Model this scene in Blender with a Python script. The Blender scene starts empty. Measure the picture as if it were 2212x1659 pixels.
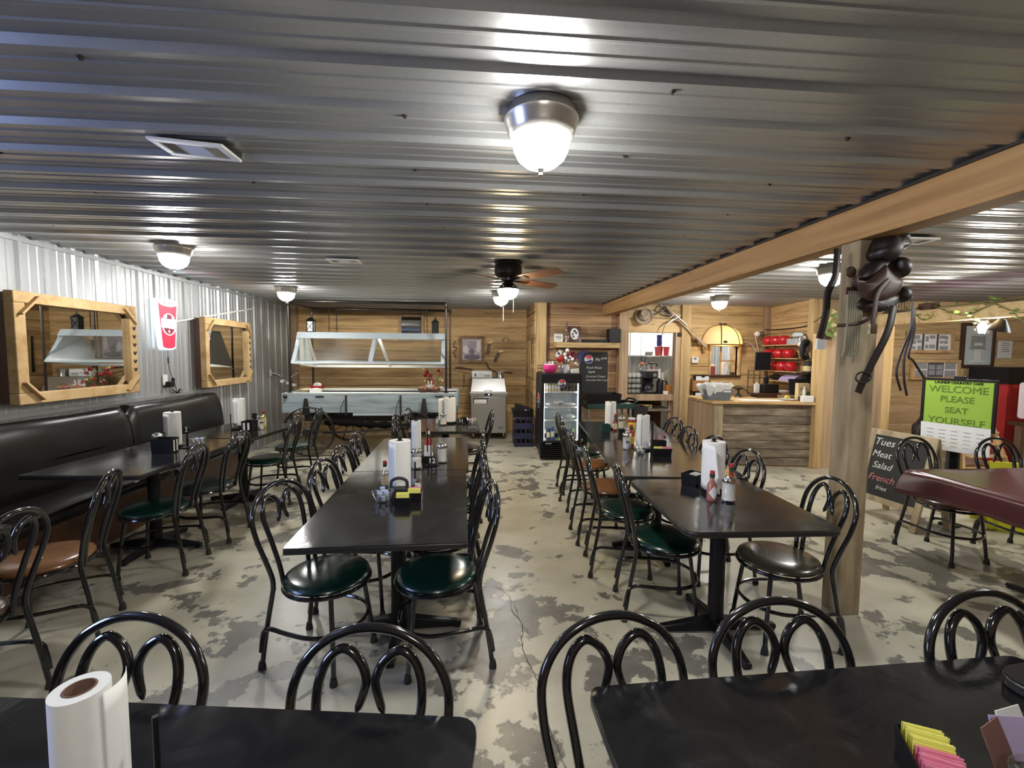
import bpy, bmesh, math, random
from mathutils import Vector, Matrix, Euler
random.seed(7)
S = bpy.context.scene
COL = S.collection
PI = math.pi
R = math.radians

# ------------------------------------------------------------------ camera
cam = bpy.data.cameras.new('camera'); cam.sensor_width = 36.0; cam.lens = 960 / 2212 * 36; cam.clip_start = .02
camo = bpy.data.objects.new('camera', cam); COL.objects.link(camo)
yaw, pitch, roll = R(4.655), R(3.902), R(.476)
fw = Vector((math.sin(yaw) * math.cos(pitch), math.cos(yaw) * math.cos(pitch), -math.sin(pitch)))
rt0 = Vector((math.cos(yaw), -math.sin(yaw), 0)); up0 = rt0.cross(fw)
rt = math.cos(roll) * rt0 + math.sin(roll) * up0
up = -math.sin(roll) * rt0 + math.cos(roll) * up0
mw = Matrix((rt, up, -fw)).transposed().to_4x4(); mw.translation = (0, 0, 1.56)
camo.matrix_world = mw
S.camera = camo

# ------------------------------------------------------------------ world, added window light, exposure
LAMP = 78.0            # emission of the white ceiling domes
wd = bpy.data.worlds.new('world'); S.world = wd; wd.use_nodes = True
bg = wd.node_tree.nodes['Background']; bg.inputs[0].default_value = (.45, .6, 1, 1); bg.inputs[1].default_value = .6
def area_light(name, loc, rot, sx, sy, watts, col):
    l = bpy.data.lights.new(name, 'AREA'); l.shape = 'RECTANGLE'; l.size = sx; l.size_y = sy; l.energy = watts; l.color = col
    o = bpy.data.objects.new(name, l); o.location = loc; o.rotation_euler = rot; COL.objects.link(o)
    return o
area_light('added_window_light', (-3.72, .85, 1.5), (0, R(-90), 0), 1.1, 1.5, 42, (.40, .52, 1.0))  # area lamp outside the added window, brings in bluish light
S.view_settings.view_transform = 'Standard'
S.view_settings.look = 'None'
S.view_settings.gamma = 1
S.view_settings.use_curve_mapping = False
S.view_settings.exposure = 1.35
S.cycles.use_denoising = True
S.cycles.max_bounces = 10
S.cycles.diffuse_bounces = 5
S.cycles.glossy_bounces = 5
S.cycles.transparent_max_bounces = 16
S.cycles.sample_clamp_indirect = 6
S.cycles.caustics_reflective = False
S.cycles.caustics_refractive = False

# ------------------------------------------------------------------ materials
def nmat(name):
    m = bpy.data.materials.new(name); m.use_nodes = True
    nt = m.node_tree; b = nt.nodes['Principled BSDF']
    return m, nt, b
def L(nt, a, b): nt.links.new(a, b)
def N(nt, t, **kw):
    n = nt.nodes.new(t)
    for k, v in kw.items(): setattr(n, k, v)
    return n
def mixc(nt, fac, a, b, mode='MIX'):
    n = N(nt, 'ShaderNodeMix', data_type='RGBA', blend_type=mode)
    for i, v in ((0, fac), (6, a), (7, b)):
        if hasattr(v, 'is_linked') or isinstance(v, bpy.types.NodeSocket): L(nt, v, n.inputs[i])
        elif isinstance(v, (int, float)): n.inputs[i].default_value = v
        else: n.inputs[i].default_value = (*v[:3], 1)
    return n.outputs[2]
def math_(nt, op, a, b=0.0, c=None):
    n = N(nt, 'ShaderNodeMath', operation=op)
    for i, v in enumerate((a, b) if c is None else (a, b, c)):
        if isinstance(v, bpy.types.NodeSocket): L(nt, v, n.inputs[i])
        else: n.inputs[i].default_value = v
    return n.outputs[0]
def ramp(nt, fac, stops):
    n = N(nt, 'ShaderNodeValToRGB'); e = n.color_ramp.elements
    e[0].position = stops[0][0]; e[0].color = (*stops[0][1], 1)
    e[1].position = stops[-1][0]; e[1].color = (*stops[-1][1], 1)
    for p, c in stops[1:-1]:
        k = e.new(p); k.color = (*c, 1)
    L(nt, fac, n.inputs[0]); return n.outputs[0]
def noise(nt, vec, scale, detail=4, rough=.55, dist=0.):
    n = N(nt, 'ShaderNodeTexNoise'); n.inputs['Scale'].default_value = scale; n.inputs['Detail'].default_value = detail
    n.inputs['Roughness'].default_value = rough; n.inputs['Distortion'].default_value = dist
    if vec is not None: L(nt, vec, n.inputs['Vector'])
    return n.outputs['Fac']
def coords(nt, scale=(1, 1, 1), off=None):
    t = N(nt, 'ShaderNodeTexCoord'); m = N(nt, 'ShaderNodeMapping'); m.inputs['Scale'].default_value = scale
    L(nt, t.outputs['Object'], m.inputs['Vector'])
    if off is not None: L(nt, off, m.inputs['Location'])
    return m.outputs[0]
def bump(nt, b, h, strength, dist=.01):
    n = N(nt, 'ShaderNodeBump'); n.inputs['Strength'].default_value = strength; n.inputs['Distance'].default_value = dist
    L(nt, h, n.inputs['Height']); L(nt, n.outputs[0], b.inputs['Normal'])
def P(name, col, rough=.5, metal=0., var=.12, scale=14, bmp=0., coat=0., spec=.5):
    """plain surface with a slight procedural mottling"""
    m, nt, b = nmat(name)
    f = noise(nt, coords(nt), scale, 5)
    c = mixc(nt, f, [x * (1 - var) for x in col], [min(1, x * (1 + var)) for x in col])
    L(nt, c, b.inputs['Base Color']); b.inputs['Roughness'].default_value = rough; b.inputs['Metallic'].default_value = metal
    b.inputs['Coat Weight'].default_value = coat; b.inputs['Specular IOR Level'].default_value = spec
    if bmp: bump(nt, b, f, bmp)
    return m
def EM(name, col, strength, base=None):
    m, nt, b = nmat(name)
    b.inputs['Base Color'].default_value = (*(base or col), 1)
    b.inputs['Emission Color'].default_value = (*col, 1); b.inputs['Emission Strength'].default_value = strength
    return m
def GLASS(name, tint=(1, 1, 1), refl=.12, rough=.02):
    m, nt, b = nmat(name); nt.nodes.remove(b)
    tr = N(nt, 'ShaderNodeBsdfTransparent'); tr.inputs[0].default_value = (*tint, 1)
    gl = N(nt, 'ShaderNodeBsdfGlossy'); gl.inputs['Roughness'].default_value = rough; gl.inputs[0].default_value = (.9, .95, 1, 1)
    lw = N(nt, 'ShaderNodeLayerWeight'); lw.inputs[0].default_value = .35
    f = math_(nt, 'MULTIPLY_ADD', lw.outputs['Facing'], .55, refl * .5)
    mx = N(nt, 'ShaderNodeMixShader'); L(nt, f, mx.inputs[0]); L(nt, tr.outputs[0], mx.inputs[1]); L(nt, gl.outputs[0], mx.inputs[2])
    L(nt, mx.outputs[0], nt.nodes['Material Output'].inputs[0])
    return m
def WOOD(name, dark, mid, light, grain=(.7, 6, 14), rough=.75, tone=.5, knots=.5, bmp=.25, fine=1.):
    """boards: grain follows the axis with the smallest scale; attribute rnd varies every board"""
    m, nt, b = nmat(name)
    a = N(nt, 'ShaderNodeAttribute'); a.attribute_name = 'rnd'
    off = N(nt, 'ShaderNodeCombineXYZ'); r = a.outputs['Fac']
    for i, k in enumerate((37., 19., 53.)): L(nt, math_(nt, 'MULTIPLY', r, k), off.inputs[i])
    v = coords(nt, grain, off.outputs[0])
    n1 = noise(nt, v, 1.6 * fine, 8, .62, .35)
    c = ramp(nt, n1, [(.28, dark), (.5, mid), (.72, light)])
    v2 = coords(nt, tuple(g ** .5 * .8 for g in grain), off.outputs[0])
    n2 = noise(nt, v2, 1.1, 3, .5)
    c = mixc(nt, math_(nt, 'MULTIPLY', n2, .55), c, mixc(nt, 1., c, (.55, .47, .42), 'MULTIPLY'))
    vo = N(nt, 'ShaderNodeTexVoronoi'); vo.inputs['Scale'].default_value = 2.4
    L(nt, coords(nt, tuple(g ** .45 for g in grain), off.outputs[0]), vo.inputs['Vector'])
    kn = math_(nt, 'SMOOTH_MIN', math_(nt, 'MULTIPLY', math_(nt, 'SUBTRACT', .13, vo.outputs['Distance']), 9), 1, .1)
    kn = math_(nt, 'MULTIPLY', math_(nt, 'MAXIMUM', kn, 0), knots)
    c = mixc(nt, kn, c, [x * .28 for x in dark])
    tn = math_(nt, 'MULTIPLY_ADD', r, tone, 1 - tone * .5)
    tc = N(nt, 'ShaderNodeCombineXYZ')
    for i in range(3): L(nt, tn, tc.inputs[i])
    c = mixc(nt, 1., c, tc.outputs[0], 'MULTIPLY')
    L(nt, c, b.inputs['Base Color']); b.inputs['Roughness'].default_value = rough
    bump(nt, b, n1, bmp, .008)
    return m

# rough sawn boards (grain along X / Y / Z)
WX = dict(grain=(.7, 7, 9)); WY = dict(grain=(7, .7, 9)); WZ = dict(grain=(8, 8, .6))
pine = ((.25, .145, .058), (.57, .37, .165), (.74, .53, .26))
M_pine_x = WOOD('rough_pine_x', *pine, **WX)
M_pine_y = WOOD('rough_pine_y', *pine, **WY)
M_pine_z = WOOD('rough_pine_z', (.36, .23, .09), (.60, .42, .19), (.72, .53, .27), grain=(9, 9, .6), tone=.3, knots=.25)
M_brown_x = WOOD('brown_boards_x', (.18, .10, .05), (.42, .255, .13), (.58, .38, .20), **WX)
M_yellow_x = WOOD('yellow_pine_x', (.30, .18, .065), (.64, .43, .185), (.78, .57, .28), **WX)
M_grey_x = WOOD('weathered_boards_x', (.09, .07, .05), (.24, .19, .135), (.45, .38, .28), grain=(1.2, 8, 9), tone=.45)
M_pale_x = WOOD('pale_boards_x', (.36, .23, .09), (.62, .45, .22), (.74, .57, .32), **WX)
M_beam_y = WOOD('beam_wood', (.30, .165, .055), (.50, .29, .11), (.60, .37, .155), grain=(8, .45, 12), tone=.1, knots=.3, rough=.6)
M_post_z = WOOD('post_wood', (.20, .145, .075), (.41, .33, .20), (.58, .49, .32), grain=(6, 6, .9), tone=.1, knots=.9, bmp=.4)
M_plank_z = WOOD('plank_z', (.24, .15, .085), (.45, .31, .185), (.57, .42, .27), grain=(9, 9, .5), tone=.35)
M_frame = WOOD('frame_wood', (.38, .22, .085), (.60, .41, .19), (.70, .52, .28), grain=(3, 3, 3), tone=.15, knots=.1, bmp=.1)
M_blue = WOOD('faded_blue_paint', (.20, .26, .29), (.36, .44, .48), (.46, .54, .57), grain=(1.2, 8, 12), tone=.12, knots=.2, bmp=.3)
M_bluetrim = P('pale_blue_paint', (.43, .49, .52), .55, var=.1, scale=6)
M_white = P('white_paint', (.74, .74, .70), .5, var=.05)
M_paper = P('white_paper', (.80, .80, .77), .85, var=.04, scale=30, bmp=.05)
M_black = P('black_plastic', (.008, .008, .009), .4, spec=.3)
M_blackrub = P('black_rubber', (.022, .021, .02), .7)
M_chairmetal = P('black_enamel', (.010, .010, .011), .13, var=.2, coat=.6)
M_iron = P('dark_iron', (.045, .04, .036), .5, metal=.6, var=.3, bmp=.1)
M_pipe = P('black_pipe', (.05, .043, .036), .28, metal=.8, var=.2)
M_steel = P('brushed_steel', (.42, .41, .395), .36, metal=1., var=.05, scale=3)
M_nickel = P('brushed_nickel', (.50, .49, .46), .27, metal=1., var=.06)
M_chrome = P('chrome', (.8, .8, .8), .1, metal=1., var=.03)
M_copper = P('copper_crock', (.33, .13, .07), .35, var=.15)
M_bronze = P('oiled_bronze', (.030, .025, .022), .35, metal=.7)
M_red = P('red_gloss', (.55, .016, .022), .12, var=.15, coat=.5)
M_redmat = P('red_matte', (.42, .02, .025), .6)
M_pink = P('pink_plastic', (.78, .045, .26), .4)
M_hotpink = P('coral_plastic', (.85, .16, .22), .45)
M_yellow = P('yellow_plastic', (.80, .62, .03), .4)
M_signyellow = P('safety_yellow', (.78, .74, .03), .45, var=.05)
M_green = P('dark_green_plastic', (.012, .05, .040), .5)
M_leaf = P('leaf_green', (.20, .30, .07), .5, var=.4, scale=20)
M_vine = P('vine_stem', (.20, .19, .06), .7)
M_navy = P('navy_plastic', (.018, .022, .07), .45)
M_blueplastic = P('blue_plastic', (.035, .06, .35), .4)
M_cardboard = P('tan_wood_box', (.36, .17, .05), .7, var=.2)
M_vinyl = P('black_vinyl', (.009, .0085, .008), .27, var=.25, scale=5, bmp=.12)
M_leather = P('brown_leather', (.060, .029, .018), .5, var=.3, scale=9, bmp=.15)
M_leatherdk = P('dark_leather', (.016, .009, .007), .45, var=.3, scale=9, bmp=.15)
M_glass = GLASS('clear_glass')
M_guard = GLASS('cloudy_glass', (.88, .88, .86), .34, .16)
M_amber = GLASS('amber_glass', (.75, .30, .06), .1)
M_mirror = P('mirror_glass', (.80, .81, .80), .015, metal=1., var=.01)
M_greytub = P('grey_plastic', (.17, .19, .205), .5)
M_cream = P('cream_paper', (.72, .58, .30), .8)
M_slate = P('chalkboard_slate', (.012, .013, .012), .6, var=.35, scale=4)
M_chalk = P('chalk', (.62, .62, .56), .9)
M_chalkred = P('red_chalk', (.55, .18, .18), .9)
M_gsign = P('lime_paper', (.30, .48, .05), .7, var=.04)
M_gsigntext = P('olive_ink', (.12, .22, .02), .7)
M_photo = P('grey_photo', (.32, .33, .33), .4, var=.6, scale=26)
M_photo2 = P('sepia_photo', (.36, .30, .31), .4, var=.8, scale=11)
M_mat_dark = P('dark_mount', (.07, .08, .09), .7)
M_sugar = P('sugar', (.85, .83, .72), .9)
M_hot = P('sauce_red', (.25, .03, .012), .25)
M_blackcloth = P('black_cloth', (.006, .006, .006), .9, spec=.1)
M_hatfelt = P('tan_felt', (.42, .33, .24), .9)
M_horn = P('antler', (.23, .15, .09), .6, var=.3)
M_pot = P('white_ceramic', (.72, .72, .68), .25)
M_dkwood = P('dark_stained_wood', (.075, .032, .018), .4, var=.3)
M_fanblade = WOOD('fan_blade_wood', (.12, .05, .022), (.20, .085, .04), (.27, .12, .06), grain=(1, 7, 7), tone=.1, knots=0, rough=.45)
M_purple = P('lavender_paper', (.45, .36, .55), .7)
def seat_mat(n, c): return P(n, c, .24, var=.25, scale=6, coat=.15)
M_seatgreen = seat_mat('green_vinyl', (.004, .026, .018))
M_seatbrown = seat_mat('tan_vinyl', (.23, .105, .045))
M_seatolive = seat_mat('olive_vinyl', (.055, .05, .03))
M_seatgrey = seat_mat('grey_green_vinyl', (.045, .062, .052))
M_seatdark = seat_mat('dark_brown_vinyl', (.055, .03, .018))
M_dome = EM('lit_glass_dome', (1, .985, .95), LAMP)
M_domewarm = EM('lit_warm_dome', (1, .80, .50), LAMP * .8)

# dark laminate table tops
def laminate(name):
    m, nt, b = nmat(name)
    v = coords(nt)
    f = noise(nt, v, 5, 8, .68, 1.1); g = noise(nt, v, 34, 4, .6)
    c = ramp(nt, f, [(.3, (.004, .0045, .0055)), (.55, (.012, .012, .013)), (.75, (.034, .033, .033))])
    L(nt, c, b.inputs['Base Color'])
    L(nt, math_(nt, 'MULTIPLY_ADD', f, .14, .03), b.inputs['Roughness'])
    b.inputs['Specular IOR Level'].default_value = .8
    bump(nt, b, math_(nt, 'ADD', f, math_(nt, 'MULTIPLY', g, .3)), .09, .01)
    return m
M_lam = laminate('black_laminate')
M_lamedge = P('worn_black_edge', (.02, .019, .018), .3, var=.5, scale=9)
M_cloth = P('burgundy_vinyl_cloth', (.085, .024, .027), .26, var=.12, scale=4, bmp=.1)

# corrugated sheet steel
def sheet(name, col, rough, metal):
    m, nt, b = nmat(name)
    f = noise(nt, coords(nt), 55, 3); g = noise(nt, coords(nt), 1.3, 3)
    c = mixc(nt, f, [x * .88 for x in col], [x * 1.1 for x in col])
    L(nt, c, b.inputs['Base Color']); b.inputs['Metallic'].default_value = metal
    L(nt, math_(nt, 'MULTIPLY_ADD', g, .14, rough - .07), b.inputs['Roughness'])
    bump(nt, b, f, .04, .003)
    return m
M_ceil = sheet('galvanised_ceiling', (.43, .435, .43), .33, .72)
M_wallmetal = sheet('galvanised_wall', (.40, .415, .42), .42, .55)
M_whitemetal = sheet('white_sheet_metal', (.70, .72, .72), .45, .25)

# worn painted concrete
def concrete():
    m, nt, b = nmat('worn_painted_concrete')
    v = coords(nt)
    big = noise(nt, v, .55, 2, .5)
    n1 = noise(nt, v, 3.4, 10, .62, .2)
    n2 = noise(nt, v, 9.5, 5, .6, .2)
    s = math_(nt, 'ADD', n1, math_(nt, 'MULTIPLY', math_(nt, 'SUBTRACT', big, .5), .55))
    s = math_(nt, 'ADD', s, math_(nt, 'MULTIPLY', math_(nt, 'SUBTRACT', n2, .5), .16))
    g = N(nt, 'ShaderNodeNewGeometry')
    for bx_, by_, br in ((.04, 1.42, .34), (.26, 1.12, .26), (.62, 2.05, .16), (.10, 2.2, .3), (-.1, 1.62, .22), (-2.0, 3.0, .3), (-1.3, 1.9, .35), (-1.5, 2.6, .3), (.2, 2.55, .22), (2.4, 2.2, .3), (2.9, 3.0, .3), (-.05, 1.15, .2)):
        d = N(nt, 'ShaderNodeVectorMath', operation='DISTANCE'); L(nt, g.outputs['Position'], d.inputs[0]); d.inputs[1].default_value = (bx_, by_, 0)
        s = math_(nt, 'ADD', s, math_(nt, 'MULTIPLY', math_(nt, 'MAXIMUM', math_(nt, 'SUBTRACT', 1, math_(nt, 'DIVIDE', d.outputs['Value'], br)), 0), .17))
    mask = ramp(nt, s, [(.548, (0, 0, 0)), (.572, (1, 1, 1))])
    tone = noise(nt, v, 3.2, 5, .6)
    paint = ramp(nt, tone, [(.3, (.42, .395, .30)), (.7, (.57, .535, .41))])
    bare = ramp(nt, noise(nt, v, 6, 6, .7), [(.3, (.12, .112, .092)), (.7, (.225, .21, .175))])
    L(nt, mixc(nt, mask, paint, bare), b.inputs['Base Color'])
    rr = math_(nt, 'MULTIPLY_ADD', tone, .25, .20)
    L(nt, rr, b.inputs['Roughness'])
    hb = math_(nt, 'ADD', math_(nt, 'MULTIPLY', mask, -.5), math_(nt, 'MULTIPLY', noise(nt, v, 7, 4, .5), .9))
    bump(nt, b, hb, .12, .01)
    return m
M_floor = concrete()
M_crack = P('crack', (.07, .06, .05), .9)

# ------------------------------------------------------------------ mesh builder
def cr(pts, n=6):
    """Catmull-Rom through points"""
    p = [Vector(q) for q in pts]; p = [2 * p[0] - p[1]] + p + [2 * p[-1] - p[-2]]; out = []
    for i in range(1, len(p) - 2):
        a, b, c, d = p[i - 1:i + 3]
        for k in range(n):
            t = k / n
            out.append(.5 * ((2 * b) + (c - a) * t + (2 * a - 5 * b + 4 * c - d) * t * t + (3 * b - a - 3 * c + d) * t ** 3))
    out.append(p[-2]); return out
class MB:
    def __init__(s): s.v = []; s.f = []; s.m = []; s.r = []; s.T = Matrix()
    def add(s, vs, fs, m=0, r=None):
        o = len(s.v); r = random.random() if r is None else r
        s.v += [tuple(s.T @ Vector(q)) for q in vs]
        for f in fs: s.f.append([o + i for i in f]); s.m.append(m); s.r.append(r)
        return s
    def box(s, a, b, m=0, r=None):
        x0, y0, z0 = (min(a[i], b[i]) for i in range(3)); x1, y1, z1 = (max(a[i], b[i]) for i in range(3))
        return s.add([(x0, y0, z0), (x1, y0, z0), (x1, y1, z0), (x0, y1, z0), (x0, y0, z1), (x1, y0, z1), (x1, y1, z1), (x0, y1, z1)],
                     [(0, 3, 2, 1), (4, 5, 6, 7), (0, 1, 5, 4), (1, 2, 6, 5), (2, 3, 7, 6), (3, 0, 4, 7)], m, r)
    def hexa(s, p, m=0, r=None):   # 8 free corners, bottom ring then top ring
        return s.add(p, [(0, 3, 2, 1), (4, 5, 6, 7), (0, 1, 5, 4), (1, 2, 6, 5), (2, 3, 7, 6), (3, 0, 4, 7)], m, r)
    def bar(s, a, b, w, h, m=0, upv=(0, 0, 1)):
        a, b = Vector(a), Vector(b); d = (b - a).normalized(); sd = d.cross(Vector(upv))
        if sd.length < 1e-4: sd = d.cross(Vector((1, 0, 0)))
        sd.normalize(); u = sd.cross(d); sd *= w / 2; u *= h / 2
        return s.hexa([a - sd - u, a + sd - u, a + sd + u, a - sd + u, b - sd - u, b + sd - u, b + sd + u, b - sd + u], m)
    def tube(s, pts, rad, n=8, m=0, closed=False, sq=(1, 1)):
        p = [Vector(q) for q in pts]; k = len(p)
        rs = rad if isinstance(rad, (list, tuple)) else [rad] * k
        tg = []
        for i in range(k):
            a, b = (p[(i - 1) % k], p[(i + 1) % k]) if closed else (p[max(i - 1, 0)], p[min(i + 1, k - 1)])
            t = b - a; tg.append(t.normalized() if t.length > 1e-9 else Vector((0, 0, 1)))
        ref = Vector((0, 0, 1)) if abs(tg[0].z) < .9 else Vector((1, 0, 0))
        u = (ref - tg[0] * ref.dot(tg[0])).normalized(); vs = []
        for i in range(k):
            u = u - tg[i] * u.dot(tg[i])
            u = u.normalized() if u.length > 1e-6 else tg[i].orthogonal().normalized()
            w = tg[i].cross(u)
            for j in range(n):
                an = 2 * PI * j / n; vs.append(p[i] + (u * math.cos(an) * sq[0] + w * math.sin(an) * sq[1]) * rs[i])
        fs = [(i * n + j, i * n + (j + 1) % n, ((i + 1) % k) * n + (j + 1) % n, ((i + 1) % k) * n + j)
              for i in range(k if closed else k - 1) for j in range(n)]
        if not closed: fs += [tuple(range(n - 1, -1, -1)), tuple((k - 1) * n + j for j in range(n))]
        return s.add(vs, fs, m)
    def lathe(s, prof, c=(0, 0, 0), n=20, m=0, sx=1, sy=1, cap=True):
        vs = []; fs = []; k = len(prof)
        for r, z in prof:
            for j in range(n):
                a = 2 * PI * j / n; vs.append((c[0] + max(r, 1e-5) * math.cos(a) * sx, c[1] + max(r, 1e-5) * math.sin(a) * sy, c[2] + z))
        for i in range(k - 1):
            for j in range(n): fs.append((i * n + j, i * n + (j + 1) % n, (i + 1) * n + (j + 1) % n, (i + 1) * n + j))
        if cap and prof[0][0] > 1e-4: fs.append(tuple(range(n - 1, -1, -1)))
        if cap and prof[-1][0] > 1e-4: fs.append(tuple((k - 1) * n + j for j in range(n)))
        return s.add(vs, fs, m)
    def cyl(s, a, b, r, n=14, m=0): return s.tube([a, b], r, n, m)
    def prism(s, poly, z0, z1, m=0, r=None):
        k = len(poly)
        return s.add([(x, y, z0) for x, y in poly] + [(x, y, z1) for x, y in poly],
                     [tuple(range(k - 1, -1, -1)), tuple(range(k, 2 * k))] + [(i, (i + 1) % k, k + (i + 1) % k, k + i) for i in range(k)], m, r)
    def sphere(s, c, r, n=12, m=0, sq=(1, 1, 1)):
        k = n // 2 + 1; prof = [(r * math.sin(PI * i / k), -r * math.cos(PI * i / k) * sq[2]) for i in range(k + 1)]
        return s.lathe(prof, c, n, m, sq[0], sq[1])
    def quad(s, pts, m=0, r=None): return s.add(pts, [tuple(range(len(pts)))], m, r)
    def grid(s, fn, nu, nv, m=0):
        vs = [fn(i / nu, j / nv) for j in range(nv + 1) for i in range(nu + 1)]
        return s.add(vs, [(j * (nu + 1) + i, j * (nu + 1) + i + 1, (j + 1) * (nu + 1) + i + 1, (j + 1) * (nu + 1) + i) for j in range(nv) for i in range(nu)], m)
    def build(s, name, mats, parent=None, bevel=0., smooth=True, solid=0., loc=None):
        me = bpy.data.meshes.new(name); me.from_pydata(s.v, [], s.f)
        for q in (mats if isinstance(mats, (list, tuple)) else [mats]): me.materials.append(q)
        me.polygons.foreach_set('material_index', s.m)
        at = me.attributes.new('rnd', 'FLOAT', 'FACE'); at.data.foreach_set('value', s.r)
        if smooth:
            me.polygons.foreach_set('use_smooth', [True] * len(s.f)); me.set_sharp_from_angle(angle=R(38))
        me.update()
        o = bpy.data.objects.new(name, me); COL.objects.link(o)
        if parent is not None: o.parent = parent
        if loc is not None: o.location = loc
        if solid:
            q = o.modifiers.new('thick', 'SOLIDIFY'); q.thickness = solid; q.offset = 0
        if bevel:
            q = o.modifiers.new('edge', 'BEVEL'); q.width = bevel; q.segments = 2; q.limit_method = 'ANGLE'; q.angle_limit = R(40)
        return o
def tag(o, label, cat, group=None, kind=None):
    o['label'] = label; o['category'] = cat
    if group: o['group'] = group
    if kind: o['kind'] = kind
    return o
def thing(name, label, cat, loc=(0, 0, 0), rz=0., group=None):
    o = bpy.data.objects.new(name, None); COL.objects.link(o); o.location = loc; o.rotation_euler = (0, 0, rz); o.empty_display_size = .05
    return tag(o, label, cat, group)
def place(o, loc, rz=0.): o.location = loc; o.rotation_euler = (0, 0, rz); return o
def struct(o): o['kind'] = 'structure'; return o
def dup(o, loc=None, rz=None, label=None, group=None, parent=None):
    c = o.copy(); COL.objects.link(c)
    if parent is not None: c.parent = parent
    if loc is not None: c.location = loc
    if rz is not None: c.rotation_euler = (0, 0, rz)
    if label: c['label'] = label
    if group: c['group'] = group
    for ch in list(o.children): dup(ch, parent=c)
    return c
def rrect(x0, y0, x1, y1, r, n=4):
    out = []
    for cx, cy, a in ((x1 - r, y1 - r, 0), (x0 + r, y1 - r, 90), (x0 + r, y0 + r, 180), (x1 - r, y0 + r, 270)):
        for k in range(n + 1):
            t = R(a + 90 * k / n); out.append((cx + r * math.cos(t), cy + r * math.sin(t)))
    return out
def text(name, s, size, mat, parent=None, M=None, ext=.0008, shear=0., bold=0., align='CENTER', sp=1.):
    cu = bpy.data.curves.new(name, 'FONT'); cu.body = s; cu.size = size; cu.extrude = ext; cu.shear = shear; cu.bevel_depth = max(0, bold); cu.bevel_resolution = 0
    cu.align_x = align; cu.align_y = 'CENTER'; cu.space_character = sp; cu.resolution_u = 3; cu.materials.append(mat)
    tmp = bpy.data.objects.new(name, cu); COL.objects.link(tmp); bpy.context.view_layer.update()
    me = bpy.data.meshes.new_from_object(tmp.evaluated_get(bpy.context.evaluated_depsgraph_get())); me.name = name; bpy.data.objects.remove(tmp)
    o = bpy.data.objects.new(name, me); COL.objects.link(o)
    if parent is not None: o.parent = parent
    if M is not None: o.matrix_local = M
    return o
def face(loc, xdir, ydir=(0, 0, 1)):
    """matrix putting a flat thing's x along xdir and its y along ydir"""
    x = Vector(xdir).normalized(); y = Vector(ydir); y = (y - x * y.dot(x)).normalized(); z = x.cross(y)
    m = Matrix((x, y, z)).transposed().to_4x4(); m.translation = loc; return m

# ================================================================== ROOM SHELL
CH = 2.44
XL, YB, XR, YF = -3.5, 8.82, 9.6, -2.6
f = MB(); f.box((XL - .1, YF - .1, -.12), (XR + .1, 9.9, 0))
def crack(pts, w=.0025):
    p = cr(pts, 5)
    for a, b in zip(p[:-1], p[1:]):
        a += Vector((random.uniform(-.006, .006), 0, 0)); d = (b - a); sd = Vector((-d.y, d.x, 0)).normalized() * w * random.uniform(.4, 1.2)
        f.quad([a - sd + Vector((0, 0, .0006)), a + sd + Vector((0, 0, .0006)), b + sd + Vector((0, 0, .0006)), b - sd + Vector((0, 0, .0006))], 1)
crack([(.0, 2.86, 0), (.13, 2.88, 0), (.22, 2.75, 0), (.22, 2.6, 0), (.27, 2.45, 0), (.25, 2.25, 0), (.30, 2.0, 0), (.30, 1.82, 0), (.33, 1.62, 0), (.36, 1.5, 0)])
crack([(.24, 2.7, 0), (.26, 2.5, 0), (.30, 2.36, 0)], .002)
struct(f.build('floor', [M_floor, M_crack]))

def corrugate(u0, u1, period, phase, h=.019):
    """profile of ribbed sheet: list of (u, depth); one tall rib and two low ones per period"""
    out = []; k = math.floor((u0 - phase) / period) - 1
    while phase + k * period < u1 + period:
        b = phase + k * period
        for du, d in ((-.034, 0), (-.013, h), (.013, h), (.034, 0), (.072, 0), (.079, .004), (.091, .004), (.098, 0), (.144, 0), (.151, .004), (.163, .004), (.170, 0)):
            out.append((b + du * period / .242, d))
        k += 1
    return [(min(max(u, u0), u1), d) for u, d in out if u0 - .05 < u < u1 + .05]
cm = MB(); prof = corrugate(YF, 9.6, .242, 1.44)
for (ya, da), (yb, db) in zip(prof[:-1], prof[1:]):
    cm.quad([(XL, ya, CH - da), (XL, yb, CH - db), (XR, yb, CH - db), (XR, ya, CH - da)], 0)
    # screws sit beside every tall rib, in rows about every 0.9 m
k = 0; y = 1.44 + .06
while y < 8.6:
    for x in (-3.0, -2.1, -1.2, -.28, .63, 1.54, 2.7, 3.6, 4.5, 5.6):
        if (k + int(x * 3)) % 2: cm.lathe([(0, .0), (.010, -.002), (.010, -.004), (.006, -.005), (.006, -.010), (0, -.010)], (x + random.uniform(-.05, .05), y, CH), 8, 1)
    y += .242; k += 1
cm.box((XL - .1, YF - .1, CH + .004), (XR + .1, 9.9, CH + .1), 0)
struct(cm.build('ceiling', [M_ceil, M_iron], smooth=False))

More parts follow.
